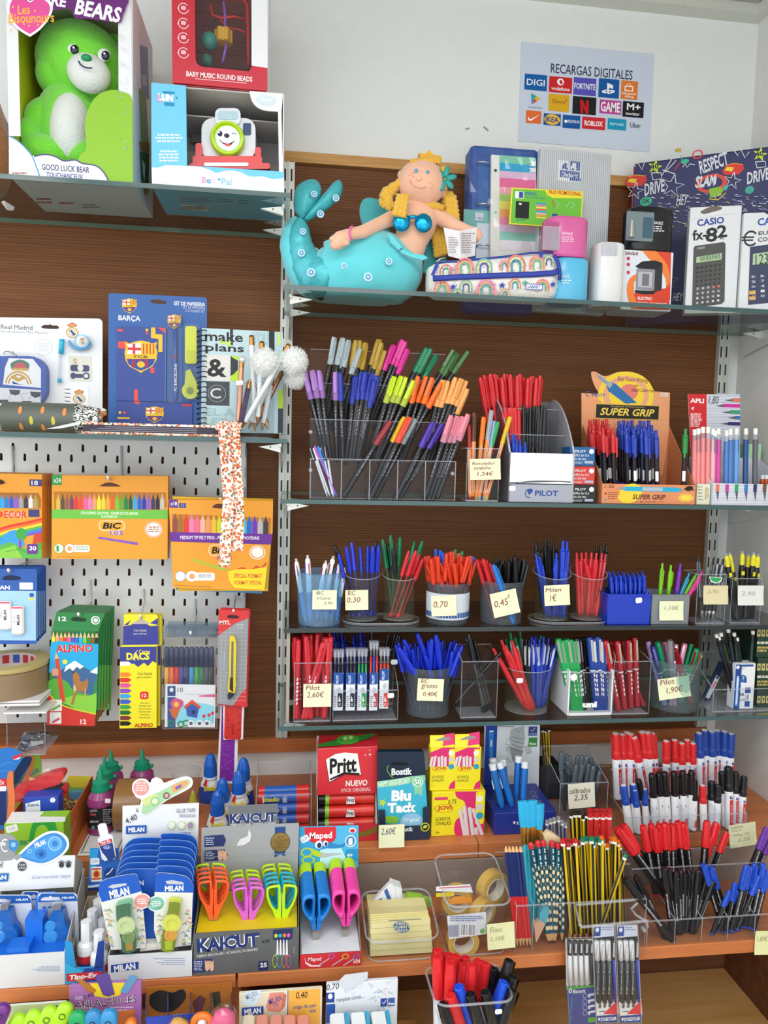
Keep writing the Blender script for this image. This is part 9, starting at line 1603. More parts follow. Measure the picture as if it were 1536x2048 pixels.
for side in(0,1):
 for k in rj(6,-1,-1):
  Y=-.478+k*.0155 if k else-.480;
  if k:x0,x1=((228+k*3.6,312+k*1.6),(311+k*1.8,384+k*2.0))[side];yt=(1750-k*12.5,1745-k*13)[side]if k>0 else 0
  else:x0,x1=((200,282),(309,386))[side];yt=(1752,1746)[side]
  side_w=('turned side near the fluid bottles','straight side near the scissors')[side]
  g=Th('glue_tape',('glue tape card with a %s tape, frontmost on the %s'%(('green','yellow')[side],side_w))if k==0 else 'blue headed glue tape card waiting behind on the %s'%side_w,'glue tape',at((x0+x1)/2,1900,Y),None if k==0 else 'glue tape cards, %s'%side_w)
  if k==0 and side==0:out=cv(Q(198,1790,0,-18,7,-10,15,-6,30,-6,20,-2,5,4),2)+Q(283,1782,9,98,-2,20,-68,8)
  elif k==0:out=cv(Q(309,1784,2,-29,4,-9,25,1,30,5,12,10,5,13),2)+Q(385,1800,-3,90,-64,8,-10,-38)
  elif side==0:out=cv([(x0-6,yt+32),(x0+2,yt+14),(x0+16,yt+3),(x0+35,yt),(x1-3,yt),(x1,yt+4)],2)+[(x1-3,1890-k*9),(x0+4,1890-k*9)]
  else:out=cv([(x0,yt+6),(x0+3,yt),(x0+40,yt),(x1-12,yt+4),(x1-2,yt+16),(x1,yt+30)],2)+[(x1-3,1888-k*9),(x0+5,1890-k*9)]
  sb('card',out,Y,.001,blc if k else mat('dcdcd6',.45),g);a=Fr(Y,(x0+x1)/2,1780)
  if k:a.ln(out[:max(4,len(out)-2)],1.1,'8ab0e4');a.n+=1
  if k==1:a.tx('MILAN',x0+20,yt+24,x1-26,yt+34,'dfe6f2',.07)
  if k:a.dn(g);continue
  rot=(12,0)[side]
  a.pg([p for p in out[:-4 if side else-4]]+(Q(284,1782,-80,22)if side==0 else Q(386,1785,-76,-1)),'2258b8')
  if side==0:a.tx('MILAN',219,1777,259,1793,'eceff4',.09,0,11);a.pg(Q(216,1774,8,-5,28,-3,2,4,-28,7),'b8c0c8')
  else:a.tx('MILAN',330,1771,367,1782,'eceff4',.09,0,-1);a.pg(Q(331,1762,14,-2,21,4,2,5,-34,-1),'b8c0c8')
  cx,cy=((284,1802),(313,1807))[side];col=('e09a94','7ab8a8')[side];a.ov(cx-18,cy-16,cx+18,cy+16,'eceded').ov(cx-16,cy-14,cx+16,cy+14,col).ls(cx-11,cy-5,cx+11,cy+8,3,'f0e8e4','c')
  rn=random.Random(side)
  for q in rj(46):
   x=(rn.uniform(206,222)if q%2 else rn.uniform(266,284))if side==0 else(rn.uniform(312,328)if q%2 else rn.uniform(362,380));y=rn.uniform(1815,1893);a.ln([(x,y),(x+3.5,y-4),(x+7,y)],1.6,rn.choice(['5a9a8a','d8a04a','c8606a','4a6aa8','a8c05a']))
  a.dn(g)
  tc=('6fb88a','c9d822')[side];tm=glass('tape_'+tc,tc,.15,.3,tc);p_=(Q(232,1812,26,-6,4,10,0,34,10,20,-2,32,-24,3,-4,-25,-9,-40)if side==0 else Q(338,1804,22,2,-2,24,-6,25,0,25,-6,22,-24,-2,4,-40,8,-30))
  mk('tape_housing',PR(PT(Y-.014,cv(p_+[p_[0]],2)[:-1]),(0,.012,0),tm,mat(tc,.2)),g)
  for x,y,r_,c in(((252,1850,.014,'c8d8a0'),(258,1872,.010,'7a9a5a'))if side==0 else((344,1845,.014,'d8dc50'),(342,1868,.010,'d8a030'))):b=M();b.la([(r_,0),(r_,.003),(r_*.55,.0032),(r_*.5,.001)],mat(c,.2),18,MT(at(x,y,Y-.014))@MR(R(90),4,'X'));mk('spool',b,g)
  mk('nose',PR(PT(Y-.0155,(((250,1884),(266,1882),(266,1900),(252,1902))if side==0 else((330,1882),(346,1882),(344,1900),(330,1900)))),(0,.004,0),mat(('b08a3a','a8c41c')[side],.25)),g)
  mk('clear_bubble',PR(PT(Y-.018,Q(228,1806,38,-6,10,102,-36,5))if side==0 else PT(Y-.018,Q(332,1798,34,2,-10,102,-38,0)),(0,.0004,0),WRAP),g)
def scissors(kind,px,py,pb,Y,zb,col,lab,grp=None):
 c=at(px,pb,Y);ct=at(px,py,Y);H=ct.z-c.z;m=mat(col,.3);lean=0
 t=Th('scissors',lab,'scissors',(c.x,Y,c.z-.012),grp)
 for s_ in(-1,1):
  b=M();
  if kind==0:
   w=.0225;q=[(.0035,.40),(.004,.96),(.007,1),(.017,.985),(w,.93),(w*.98,.72),(.0175,.50),(.011,.36),(.006,.32)]
   pts=[(c.x+s_*x,Y-.001,c.z+H*zz)for x,zz in cv(q+[q[0]],2)[:-1]];b.tu(pts,.0022,m,6,1).pr([(c.x+s_*x,Y-.0028,c.z+H*zz)for x,zz in(((.001,-.02),(.0055,-.02),(.0135,.34),(.019,.52),(.014,.42),(.008,.36),(.004,.42),(.002,.8),(.0006,.8))if s_>0 else((.0006,.8),(.002,.8),(.004,.42),(.008,.36),(.014,.42),(.019,.52),(.0135,.34),(.0055,-.02),(.001,-.02)))],(0,.0045,0),m)
  else:
   w=.0235;q=[(.0030,.30),(.002,.9),(.006,.99),(.014,1.0),(.021,.92),(w,.70),(.020,.48),(.010,.22),(.005,.18)]
   vs=[];o=cv(q+[q[0]],2)[:-1];n=len(o);cx=.0125;cz=.66
   for kk,dy in Q(1,-.002,0,-.01,-.28,-.002,-.12,.004,-.04,.007):vs+=[(c.x+s_*(cx+(x-cx)*kk),Y+dy+.004,c.z+H*(cz+(zz-cz)*kk))for x,zz in o]
   b.add(vs,[(r_*n+i,r_*n+(i+1)%n,(r_+1)*n+(i+1)%n,(r_+1)*n+i)for r_ in rj(4)for i in rj(n)],m,1).pr([(c.x+s_*x,Y-.008,c.z+H*zz)for x,zz in(((.001,-.02),(.0055,-.02),(.010,.24),(.005,.32),(.0012,.36))if s_>0 else((.0012,.36),(.005,.32),(.010,.24),(.0055,-.02),(.001,-.02)))],(0,.007,0),m)
  mk('handle',b,t)
 mk('blades',PR([(c.x-.006,Y+.0005,c.z+.004),(c.x-.0055,Y+.0005,c.z-.022),(c.x+.0055,Y+.0005,c.z-.022),(c.x+.006,Y+.0005,c.z+.004)],(0,.0014,0),mat('a8a49c',.2,.9)),t);mk('rivet',LA(Q(.0018,0,-.0004,.001),mat('d8d8d8',.2,.9),8,MT((c.x,Y,c.z-.006))@MR(R(90),4,'X')),t)
t,xa,xb,zf=disp('scissors_display','grey and yellow counter display of lettered school scissors with twenty-five on its label',387,597,1861,Y0,-.375,z,'5c5e60','6f7173',Q(403,1656,55,-4,-2,-40,100,-4,-2,40,44,-2,-4,154,-194,0),-.380,'9c9fa1','626466',yk=1740)
b=M();yl=mat('d8c010',.45);q=[(xa+.003,Y0+.004,zf-.002),(xb-.003,Y0+.004,zf-.002),(xb-.003,-.385,Za(1775,xb,-.385)),(xa+.003,-.385,Za(1775,xb,-.385))];b.pr(q,(0,0,-.0015),yl);mk('yellow_slope',b,t)
a=Fr(-.3802).pg(Q(456,1612,100,-4,-2,40,-96,4),'6c6f72').tx('KAICUT',460,1626,553,1645,'e6e8ea',.16).tx('KAICUT',460,1626,553,1645,'27386e',.09).tx('TIJERA ESCOLAR / SCHOOL SCISSORS',461,1646,552,1651,'d8dadc',.02).pg(Q(409,1672,38,-3,5,11,-4,12,-39,2),'2b3a6c').ls(411,1675,430,1692,4,'c8cedc').pg(Q(409,1701,41,-3,6,12,-6,10,-41,2),'2b3a6c').ls(411,1703,432,1720,5,'c8cedc')
for x in(441,450):a.ov(x-5,1703,x+4,1722,'e0b090');[a.ln([(x-4+k*2,1712),(x-5+k*2.6,1700)],1.6,'e0b090')for k in rj(4)]
a.pg(Q(550,1654,21,-1,-1,59,-10,-4,-11,7),'2b4a86').ov(541,1664,580,1704,'3a3020').ov(542,1665,579,1703,mat('c0995a',.25,.7)).tx('ALTA',554,1671,568,1676,'6a4f24',.02).tx('CALIDAD',546,1678,575,1683,'6a4f24',.03).tx('HIGH',553,1685,568,1690,'6a4f24',.02).tx('QUALITY',547,1692,575,1697,'6a4f24',.02).pg(Q(473,1690,7,-12,15,-6,3,-16,5,14,-3,12,-12,8,-12,1),'d8d9da').ln(Q(405,1660,65,4,20,4),.8,'b8babc').ln(Q(410,1714,184,-8),.8,'b2b4b6');a.dn(t)
a=Fr(Y0-.0002).tx('KAICUT',394,1871,519,1899,'e6e8ea',.17,0,3).tx('KAICUT',394,1871,519,1899,'27386e',.09,0,3).tx('TIJERA ESCOLAR / SCHOOL SCISSORS',393,1903,516,1909,'d0d2d4',.03,0,3.5).tx('4,90',523,1879,539,1887,'1a1a1c',-.01,.2,3).pg(Q(386,1920,38,-3,5,12,-5,13,-38,3),'2b3a6c').ls(388,1922,406,1942,6,'c8cedc')
for x in(415,424):a.ov(x-5,1924,x+4,1942,'e0b090');[a.ln([(x-4+k*2,1932),(x-5+k*2.6,1921)],1.6,'e0b090')for k in rj(4)]
a.rc(517,1922,536,1940,'27335c').tx('25',520,1925,534,1934,'e8eaee',.07).pg(Q(546,1860,40,-3,-2,19,-18,10,-20,-8),'27335c')
for i,c in en(('b4d42c','2aa8c8','ec7a34','d860b8')):a.ov(548.5+i*8.4,1867-i*.4,555.5+i*8.4,1875-i*.4,c,0,12);xx=555+i*6.2;a.pg([(xx-2.4,1909),(xx-1.2,1879),(xx+1.2,1879),(xx+2.4,1909)],'dcdee0').rg(xx-5.5+(i-1.5)*3,1908,xx+4.5+(i-1.5)*3,1935,.16,c,16)
a.tx('tijeras',586,1893,590,1906,'b8bac0',0,0,-90);a.dn(t)
for cx0,seq in((427,('b4d418','ea5a28','ea5a28','ea5a28','ea5a28')),(495,('b4d418','b4d418','cf5fc4','cf5fc4','cf5fc4')),(563,('b4d418','b4d418','1fa8c0','1fa8c0','1fa8c0','b4dc18'))):
 n=len(seq);nm={427:'first',495:'middle',563:'last'}[cx0];cn={'b4d418':'lime','b4dc18':'lime','ea5a28':'orange','cf5fc4':'violet pink','1fa8c0':'turquoise'}
 for i,c in en(seq):
  k=n-1-i;pb={427:1836,495:1848,563:1846}[cx0];top={427:1762,495:1775,563:1771}[cx0]
  scissors(0,cx0-(k*2.2 if cx0!=427 else k*1.5)+(2 if cx0==495 else 0),top-k*8.5,pb-k*8,Y0+.030+k*.013,z,c,'%s school scissors, %s in the %s column of the grey display'%(cn[c],'frontmost' if k==0 else 'one behind',nm),None if k==0 else '%s scissors behind in the %s column'%(cn[c],nm))
t,xa,xb,zf=disp('kids_scissors_display','blue and red counter display of round handled kids scissors marked x24',600,722,1907,Y0,-.36,z,'d2303a','d4d8de',Q(598,1654,119,-3,-1,84,-118,5),-.372,'4ab0dc','7d7f80',yk=1735)
b=M();wm=mat('d6dae0',.45);q=[(xa+.002,Y0+.003,zf+.001),(xb-.002,Y0+.003,zf+.001),(xb-.002,-.372,Za(1800,xb,-.372)),(xa+.002,-.372,Za(1800,xb,-.372))];b.pr(q,(0,0,-.0015),wm);mk('white_slope',b,t)
Fr(-.3722).pg(Q(598,1654,42,-2,20,83,-62,5),'3a9ed0').pg(Q(640,1700,40,-10,20,45,-60,3),'b8dff0').pg(Q(609,1655,63,-2,0,22)+cv(Q(672,1675,-7,9,-15,4,-20,-2,-14,-6,-6,-8),3),'d2303a').tx('Maped',619,1664,664,1681,'f4eeee',.06).pg(cv(Q(630,1686,15,-4,20,4,15,4,12,-6,-6,10,-21,3,-25,-3,-10,-8),3),'2a86c4').ov(630,1681,645,1697,'eef2f4').ov(634,1685,643,1696,'2a3a5a').ov(646,1681,656,1693,'eef2f4').ov(649,1684,655,1692,'2a3a5a').rg(601,1695,626,1714,.28,'b8cc2c',20).rg(603,1712,630,1728,.28,'b8cc2c',20).pg(Q(622,1696,24,10,-6,8,-14,-4),'b8cc2c').pg(Q(642,1706,42,0,0,2,-44,8),'b4b8bc').ov(690,1670,712,1694,'e8eef2').ov(692,1672,710,1692,'3a86b8').rc(697,1676,705,1690,'dfe6ea',.3).ov(698,1655,712,1666,'e8eef2').ov(700,1657,710,1665,'d2303a').pg(Q(692,1699,25,-1,0,24,-27,0),'2a8cc4').tx('4+',694,1706,705,1714,'eef2f4',.05).rc(601,1671,618,1684,'e4e8ec',.2,25).tx('2,20',604,1674,615,1681,'4a4a7a',-.01,.2,25).dn(t)
a=Fr(Y0-.0002).tx('Maped',616,1914,643,1924,'f4e6e6',.03,.15).pg(Q(609,1914,3,10,12,6,18,0,-2,3,-20,0,-9,-6),'f4e6e6').tx('x24',706,1918,720,1926,'f6eaea',.07)
for x,c in((656,'c868c0'),(684,'c8cc3a'),(706,'6a78d0')):a.ln([(x-20,1931),(x+2,1917)],2.4,'c8b8bc');a.rg(x,1907,x+14,1918,.25,c,12)
a.dn(t)
for cx0,c,cn_ in((632,'1477c8','blue'),(691,'e0409c','pink')):
 for i in rj(11):
  k=10-i;cc='a8cf1c' if k>7 else c;nn='lime' if k>7 else cn_
  scissors(1,cx0-k*.8,(1783,1775)[cx0>650]-k*5.8,(1853,1845)[cx0>650]-k*5.5,Y0+.028+k*.0085,z,cc,'%s round handled scissors, %s of the %s column'%(nn,'frontmost' if k==0 else 'a nested one',cn_),None if k==0 else 'nested %s scissors of the %s column'%(nn,cn_))
def tub(name,lab,x0,x1,yt,Yf_,Yb_,zb,rk=0,ytb=None):
 xa=Xa(x0,Yf_,zb+.02);xb=Xa(x1,Yf_,zb+.02);zf=Za(yt,(xa+xb)/2,Yf_);zk=Za(ytb,(xa+xb)/2,Yb_)if ytb else zf;t=Th(name,lab,'tub',((xa+xb)/2,Yf_,zb));r=.018;o=[]
 for cx,cy,st in((xb-r,Yb_-r,0),(xa+r,Yb_-r,90),(xa+r,Yf_+r,180),(xb-r,Yf_+r,270)):
  for d in(0,22,45,67,90):o.append((cx+r*cos(R(st+d)),cy+r*sin(R(st+d))))
 n=len(o);cx,cy=(xa+xb)/2,(Yf_+Yb_)/2;top=lambda y:zf+(zk-zf)*(y-Yf_)/(Yb_-Yf_);b=M();vs=[]
 for f,zz in((.90,zb+.001),(.94,zb+.004),(1,None),(.975,None),(.915,zb+.006)):vs+=[(cx+(x-cx)*f,cy+(y-cy)*f,zz if zz else top(y))for x,y in o]
 b.add(vs,[(q*n+i,q*n+(i+1)%n,(q+1)*n+(i+1)%n,(q+1)*n+i)for q in(0,1,3)for i in rj(n)],ACR,1);mk('wall',b,t);mk('rim',M().tu([(x,y,top(y))for x,y in o],.0019,ACE,6,1),t);mk('foot_edge',M().tu([(cx+(x-cx)*.92,cy+(y-cy)*.92,zb+.003)for x,y in o],.0015,ACE,5,1),t);mk('base',PR([(cx+(x-cx)*.91,cy+(y-cy)*.91,zb+.001)for x,y in o],(0,0,.0015),ACR),t)
 return t,xa,xb,zf
t,xa,xb,zf=tub('clear_tub','rounded clear tub full of pale yellow sticky note pads',733,879,1882,Y0-.002,-.385,z,ytb=1780)
py=mat('dbd39a',.7,0,'',0,40,.04);x0p,x1p=Xa(741,Y0+.012,z+.03),Xa(866,Y0+.012,z+.03)
for k in rj(6):
 g=Th('sticky_note_pad','pale yellow sticky note pad lying in the pile at the front of the clear tub' if k<5 else 'top pale yellow sticky pad printed with a blue globe of letters','note pad',((x0p+x1p)/2,Y0+.014,z+.004+k*.0095),'pale yellow pads in the pile' if k<5 else None);o=random.uniform(-.001,.001)
 mk('sheets',BX(x0p+o,x1p+o-.001*k,Y0+.014,Y0+.075,z+.004+k*.0095,z+.0128+k*.0095,py),g)
b=M();ztp=z+.0128+.0475;q=[at(744,1868,Y0+.014),at(864,1862,Y0+.014)]
yb_=Y0+.085;P0=V((x0p,Y0+.014,ztp));P3=V((x0p+.002,yb_,Za(1810,x0p,yb_)));P1=V((x1p-.006,Y0+.014,ztp));P2=V((x1p-.008,yb_,Za(1806,x1p,yb_)))
for k in rj(5):dz=V((0,.004*k,.0012*k));b.pr([P0+dz,P1+dz,P2+dz*1.3,P3+dz*1.3],(0,.0006,-.0035),py)
mk('leaning_sheets',b,g);f=Art(P0,P1-P0,P3-P0);f.b.v=[];f.rc(776,1838,842,1841,'2f4f86').ov(787,1843,820,1866,'2f62a0');[f.tx(s_,788+abs(1-i)*2,1845+i*7,819-abs(1-i)*2,1850.5+i*7,'dfe0b8',.05)for i,s_ in en(('7803','SO8071','V8O7'))];f.b.v=[v+V((0,-.0022,.001))for v in f.b.v];f.dn(g)
for k,(col,pts,Y,l)in en((('dfe4ea',Q(733,1815,47,-49,8,4,-6,42,-14,6),Y0+.082,'white carton with blue bars leaning behind the note pads'),('8cc43c',Q(814,1788,31,4,3,23,-34,-3),Y0+.088,'bright green sticky pad behind the yellow ones'),('a8cc5a',Q(846,1795,18,5,2,18,-18,-2),Y0+.09,'paler green pad in the corner of the clear tub'))):
 g=Th('note_pad',l,'note pad',at(pts[-1][0],pts[-1][1],Y));sb('sheets',pts,Y,.008,mat(col,.6),g)
 if k==0:a=Fr(Y);a.pg(Q(768,1782,6,-6,9,24,-6,4),'3a62a8').pg(Q(736,1812,28,-17,0,5,-22,15),'3a7ab8').pg(Q(752,1806,10,-7,0,12,-8,1),'3a62a8').pg(Q(768,1812,16,-12,2,12),'c04a4a');a.dn(g)
for k in rj(4):g=Th('eraser_box','thin white pack standing in the row behind the leaning carton','pack',at(786+k*6,1812,Y0+.083),'thin white packs in the clear tub');sb('pack',[(782+k*5.5,1770+k*1.5),(787+k*5.5,1770+k*2),(791+k*5,1809),(783+k*5,1809)],Y0+.080+k*.0005,.02,mat(['dfe4ea','d4dae2'][k%2],.5),g)
t,xa,xb,zf=tub('clear_tub','rounded clear tub of wrapped adhesive tape rolls noted Fixo',892,1022,1812,Y0-.001,-.37,z,ytb=1708)
Nt(975,1847,1028,1893,Y0-.0045,[('Fixo',982,1857,1006,1866,'9aa080'),('1,10€',983,1875,1010,1883,'9aa080')],'sticky note reading Fixo 1,10 on the tub of tape rolls',col='dfe0b0',rot=3)
tp=mat('c9a24e',.2,0,'',0,60,.08)
def roll(x,y,Y,rx,rot,lab,tilt=0,grp=None):
 c=at(x,y,Y);g=Th('adhesive_tape',lab,'tape roll',c,grp);T=MT(c)@MR(R(rot),4,'Z')@MR(R(90+tilt),4,'X')
 mk('tape',LA([(rx*.66,-.009),(rx,-.009),(rx,.009),(rx*.66,.009),(rx*.66,-.009)],tp,28,T,cap=0),g);mk('core',LA([(rx*.655,-.0094),(rx*.655,.0094),(rx*.60,.0094),(rx*.60,-.0094),(rx*.655,-.0094)],mat('dcd4c4',.5),28,T,cap=0),g);return g,c
g,c=roll(925,1880,Y0+.014,.026,0,'clear yellowish tape roll at the front of the tub with a white printed wrapper')
sb('paper_wrapper',Q(894,1832,78,-8,1,44,-75,11),Y0+.0025,.0004,mat('d8dade',.4),g);Fr(Y0+.0023).bars(922,1849,950,1870,'55586a').rc(896,1850,917,1873,'9a9cae').ls(900,1832,970,1844,3,'7a86b0').ov(960,1857,969,1867,'6aaa5a').dn(g)
roll(985,1775,Y0+.07,.030,25,'tape roll standing at the back of the tub');g,c=roll(915,1800,Y0+.055,.026,-15,'tape roll with an orange and red printed wrapper');a=Fr(Y0+.038).pg(Q(872,1773,68,-5,6,17,-74,-3),'dfe0e4').pg(Q(878,1775,62,-3,1,2,-63,3),'c8404a').rc(872,1785,908,1793,'dcc42c').pg(cv(Q(896,1800,14,-7,20,0,14,3),3)+Q(942,1806,-42,2),'e0922c');a.dn(g)
roll(965,1825,Y0+.04,.024,35,'tape roll turned edgewise beside the price note');
b=M();rn=random.Random(6);n=8;vs=[at(884+i*17,1742+j*17,Y0+.030+rn.uniform(-.006,.006))for j in rj(7)for i in rj(n)];b.add(vs,[(j*n+i,j*n+n+i,j*n+n+1+i,j*n+i+1)for j in rj(6)for i in rj(n-1)],WRAP);mk('crinkled_wrap',b,g)
# pencils and pens on the lower wooden shelf
z=ZB;Y0=-.488
t,zt=tier_tray('pencil_tray','clear tray of pencils and brushes in three pockets on the lower wooden shelf',0,0,[Y0,-.425,-.36],[1806,1735,1700],z,[z+.003,z+.02],[1031,1065,1138,1290])
f2=z+.004
for x,bx in Q(1011,1035,7,7,7,6,7,7,8,6):PP('bicolor',(),[(x,1687)],[bx],Y0+.02,Y0+.016,f2,'half blue half red pencil standing point up in the pencil tray',grp='blue and red pencils')
for x,y,bx in((1045,1602,1058),(1054,1604,1063),(1065,1601,1070),(1079,1608,1076)):PP('brush',(),[(x,y)],[bx],Y0+.05,Y0+.05,f2,'flat craft brush with turquoise handle and gold ferrule',cat='paint brush',grp='turquoise flat brushes',roll=0,fat=1.1)
for x,y,bx in((1061,1685,1098),(1075,1681,1100),(1086,1680,1104),(1104,1681,1108),(1116,1685,1110),(1125,1684,1124)):PP('grip_pencil',(),[(x,y)],[bx],Y0+.03,Y0+.022,f2,'petrol blue pencil with pale grip dots and a red end',grp='dotted grip pencils',roll=0,fat=1.15)
g=Th('pencil_eraser','pencil shaped eraser, blue above and pink below, in the middle pocket','eraser',at(1075,1883,Y0+.006));mk('blue_half',PR(PT(Y0+.006,Q(1088,1811,10,4,1,11,-8,22,-11,-7,-1,-11)),(0,.008,0),mat('4f9fae',.6)),g);mk('pink_half',PR(PT(Y0+.006,Q(1080,1841,11,7,-17,35,-2,1,-4,-36)),(0,.008,0),mat('c99a80',.6)),g)
g=Th('clothes_peg','pale wooden peg resting on the dotted pencils','peg',at(1100,1690,Y0+.035));mk('wooden_arm',PR(PT(Y0+.035,Q(1088,1672,8,-9,10,4,15,11,-1,8,-16,-5,-6,5,0,14,-4,-1)),(0,.009,0),mat('d8c49c',.6)),g)
ny=('d9b616','1c1b18')
for c,l,ps in(('c4262d','yellow and black pencil with a red end in the crowded pocket',Q(1125,1678,6,-1,11,3,8,-3,4,5,6,-1,-24,4)),('157a5c','yellow and black pencil with a green end in the crowded pocket',Q(1165,1675,6,-2,6,3,6,-3,6,3,6,-3,5,3,6,2,-33,4,13,0,10,2)),('dc6a1c','yellow and black pencil with an orange end in the crowded pocket',Q(1203,1672,11,15,8,-13,7,0,7,6,4,8))):
 for i,(x,y)in en(ps):PP('pencil',ny+(c,),[(x,y)],[1150+(x-1125)*.80+(i%3-1)*8],Y0+.02+.012*(i%3),Y0+.018+.01*(i%3),f2,l,roll=rp.uniform(0,60))
PP('pencil',ny+('157a5c',),[(1252,1708)],[1190],Y0+.012,Y0+.012,f2,'yellow and black pencil with green end leaning across in front of the others')
for i,(x,y)in en(((1133,1690),(1144,1692),(1157,1694),(1168,1694),(1180,1695),(1192,1696),(1207,1696),(1219,1697))):PP('pencil',ny+('2a6a5c',),[(x,y)],[1160+i*11],Y0+.05,Y0+.045,f2,'yellow and black pencil at the rear of the crowded pocket')
fb=z+.022
for i,(x,y)in en(((1142,1624),(1150,1622),(1158,1622),(1166,1630),(1172,1624),(1178,1630),(1197,1640))):PP('pencil',('d9b616','1c1b18','2a2418'),[(x,y)],[1152+i*6],-.39,-.40,fb,'yellow and black pencil with cut end in the back tier')
for i in rj(8):x=1180+(i%4)*12.5;r_=i//4;PP('pencil',('c8282a','d43430','c8282a'),[(x,1618+r_*8)],[x],-.375-r_*.018,-.375-r_*.018,fb,'flat red carpenter pencil in the back tier',fat=1.6)
for i,(x,y)in en(((1094,1640),(1101,1637),(1108,1635),(1117,1633),(1124,1640),(1131,1645))):PP('pencil',('8d8c92','44486c','9a9a9e'),[(x,y)],[1100+i*7],-.385,-.39,fb,'silver grey pencil in the back tier behind the dotted ones')
t,zt=tier_tray('permanent_marker_tray','clear two-tier tray of red, black and blue permanent markers beside the pencils',0,0,[Y0,-.425,-.36],[1836,1733,1700],z,[z+.003,z+.03],[1294,1350,1404,1456,1510,1560])
f1=z+.034;rr='d8262a';bb='1c4cc0'
PP('permanent',(rr,),Q(1233,1657,14,-7,3,22),[1330,1322,1326],-.39,-.40,f1,'red capped permanent marker leaning over the yellow pencils',fat=1.35)
PP('permanent',(rr,),Q(1286,1651,16,-3,7,7,9,-7,6,9,6,-11,7,7,7,-5,5,2,6,-7,11,3,-53,14,19,0),[1312,1320,1324,1330,1332,1336,1342,1346,1350,1372,1384,1326,1338],-.39,-.395,f1,'red capped permanent marker in the dense back cluster',fat=1.35)
PP('permanent',(rr,),Q(1414,1642,19,3,-11,30,31,-11),[1404,1392,1396,1412],-.39,-.395,f1,'red capped permanent marker leaning to the wall side',fat=1.35)
PP('permanent',(BLK,),Q(1328,1735,10,2,14,7,26,-6,-8,9,-14,7,30,-6,-52,15,30,5,25,-4,8,-24,15,20,15,2,-82,-16,17,-6,-12,28,28,-10),[1345,1350,1356,1370,1366,1360,1376,1352,1364,1372,1384,1382,1388,1354,1362,1356,1372],Y0+.034,Y0+.028,f2,'black permanent marker in the dark front cluster',fat=1.3)
PP('permanent',(BLK,),Q(1250,1758,21,-6),[1344,1330],Y0+.012,Y0+.014,f2,'black permanent marker leaning in the empty corner pocket',fat=1.2)
PP('permanent',(bb,),Q(1407,1729,7,6,8,-2),[1444,1448,1456],Y0+.04,Y0+.04,f2,'blue capped permanent marker leaning away behind the black ones',fat=1.25)
PP('permanent',(bb,),Q(1459,1781,15,-1,-4,-15),[1424,1436,1450],Y0+.02,Y0+.02,f2,'blue capped permanent marker leaning low over the front pocket',fat=1.25)
PP('permanent',(bb,),Q(1494,1731,9,2,15,18,2,-12,7,-12,9,14,-26,-14),[1462,1468,1474,1482,1500,1506,1490],Y0+.03,Y0+.026,f2,'blue capped permanent marker by the side wall',fat=1.3)
PP('permanent',('6a2f9c',),Q(1534,1655,11,17,-16,0),[1488,1498,1484],-.385,-.39,f1,'purple capped permanent marker at the frame edge',fat=1.35)
Nt(1510,1863,1548,1905,Y0-.004,[('1,80€',1517,1876,1537,1886,'9a9c80')],'yellow note on the marker tray cut by the frame edge',col='dcdfa8',rot=-3)
Yh=-.502;t=Th('hanging_pack_holder','scratched clear acrylic holder hooked on the shelf front over the fineliner sets','holder',at(1220,1860,Yh))
mk('top_plate',PR([at(1151,1822,-.50),at(1270,1803,-.50),at(1278,1840,-.535),at(1158,1850,-.535)],(0,.0005,.002),ACR),t)
mk('thick_edge',M().tu(cv([],1)if False else[at(1151,1810,-.50),at(1268,1800,-.50),at(1275,1806,-.505),at(1262,1818,-.512),at(1272,1830,-.52),at(1293,1842,-.53),at(1296,1856,-.535)],.0022,ACE,6).tu([at(1158,1848,-.535),at(1164,1854,-.537),at(1280,1843,-.537),at(1296,1842,-.537)],.0026,ACE,6).tu([at(1151,1810,-.50),at(1160,1852,-.537)],.002,ACE,6),t)
mk('side_tongue',PR([at(1276,1845,-.536),at(1296,1843,-.536),at(1294,1912,-.536),at(1289,1913,-.536),at(1277,1890,-.536)],(0,.002,0),ACR,ACE),t);mk('peg',LA(Q(.003,-.004,0,.008),ACE,8,MT(at(1287,1858,-.536))@MR(R(90),4,'X')),t)
def clearcase(x0,x1,y0,y1,Y,lab,dx,d=.013):
 g=Th('fineliner_set',lab,'pen set',at((x0+x1)/2,y1,Y));mk('clear_case',PR(PT(Y,((x0,y0),(x1,y0),(x1+dx,y1),(x0+dx,y1))),(0,.0006,0),WRAP),g);mk('case_edge',M().tu(PT(Y-.0002,((x0,y0),(x1,y0-2),(x1+dx,y1),(x0+dx,y1))),.0009,ACE,4,1),g);return g,Fr(Y+.011,(x0+x1)/2,1950)
def liner(g,x0,y0,x1,y1,Y,body,cap,n1='fineliner',r=.0044):
 q0=at(x0,y0,Y);q1=at(x1,y1,Y);m_=q0.lerp(q1,.30);mk(n1,M().tu([m_,q1],r,mat(body,.35),8),g);mk('liner_cap',M().tu([q0,m_],r*1.1,mat(cap,.35),8).box(q0.x-.0012,q0.x+.0012,Y-r*1.1-.0018,Y-r*1.1,m_.z+.006,q0.z-.002,mat('c9ccd0' if cap!=BLK else '5a5a60',.3)),g)
g,a=clearcase(1131,1186,1876,2062,-.52,'clear case of four slim white fineliners over a blue and white label',8)
mk('label_card',PR(PT(-.508,Q(1132,1974,58,-6,4,92,-54,4)),(0,.001,0),mat('2b3f8c',.45)),g);sb('white_backing',Q(1131,1880,55,-2,4,92,-57,5),-.506,.001,mat('dfe2e4',.5),g)
for k in rj(4):liner(g,1139+k*11,1882,1141+k*11,1970-k*.5,-.512,'e2e4e6','26262a',r=.0036)
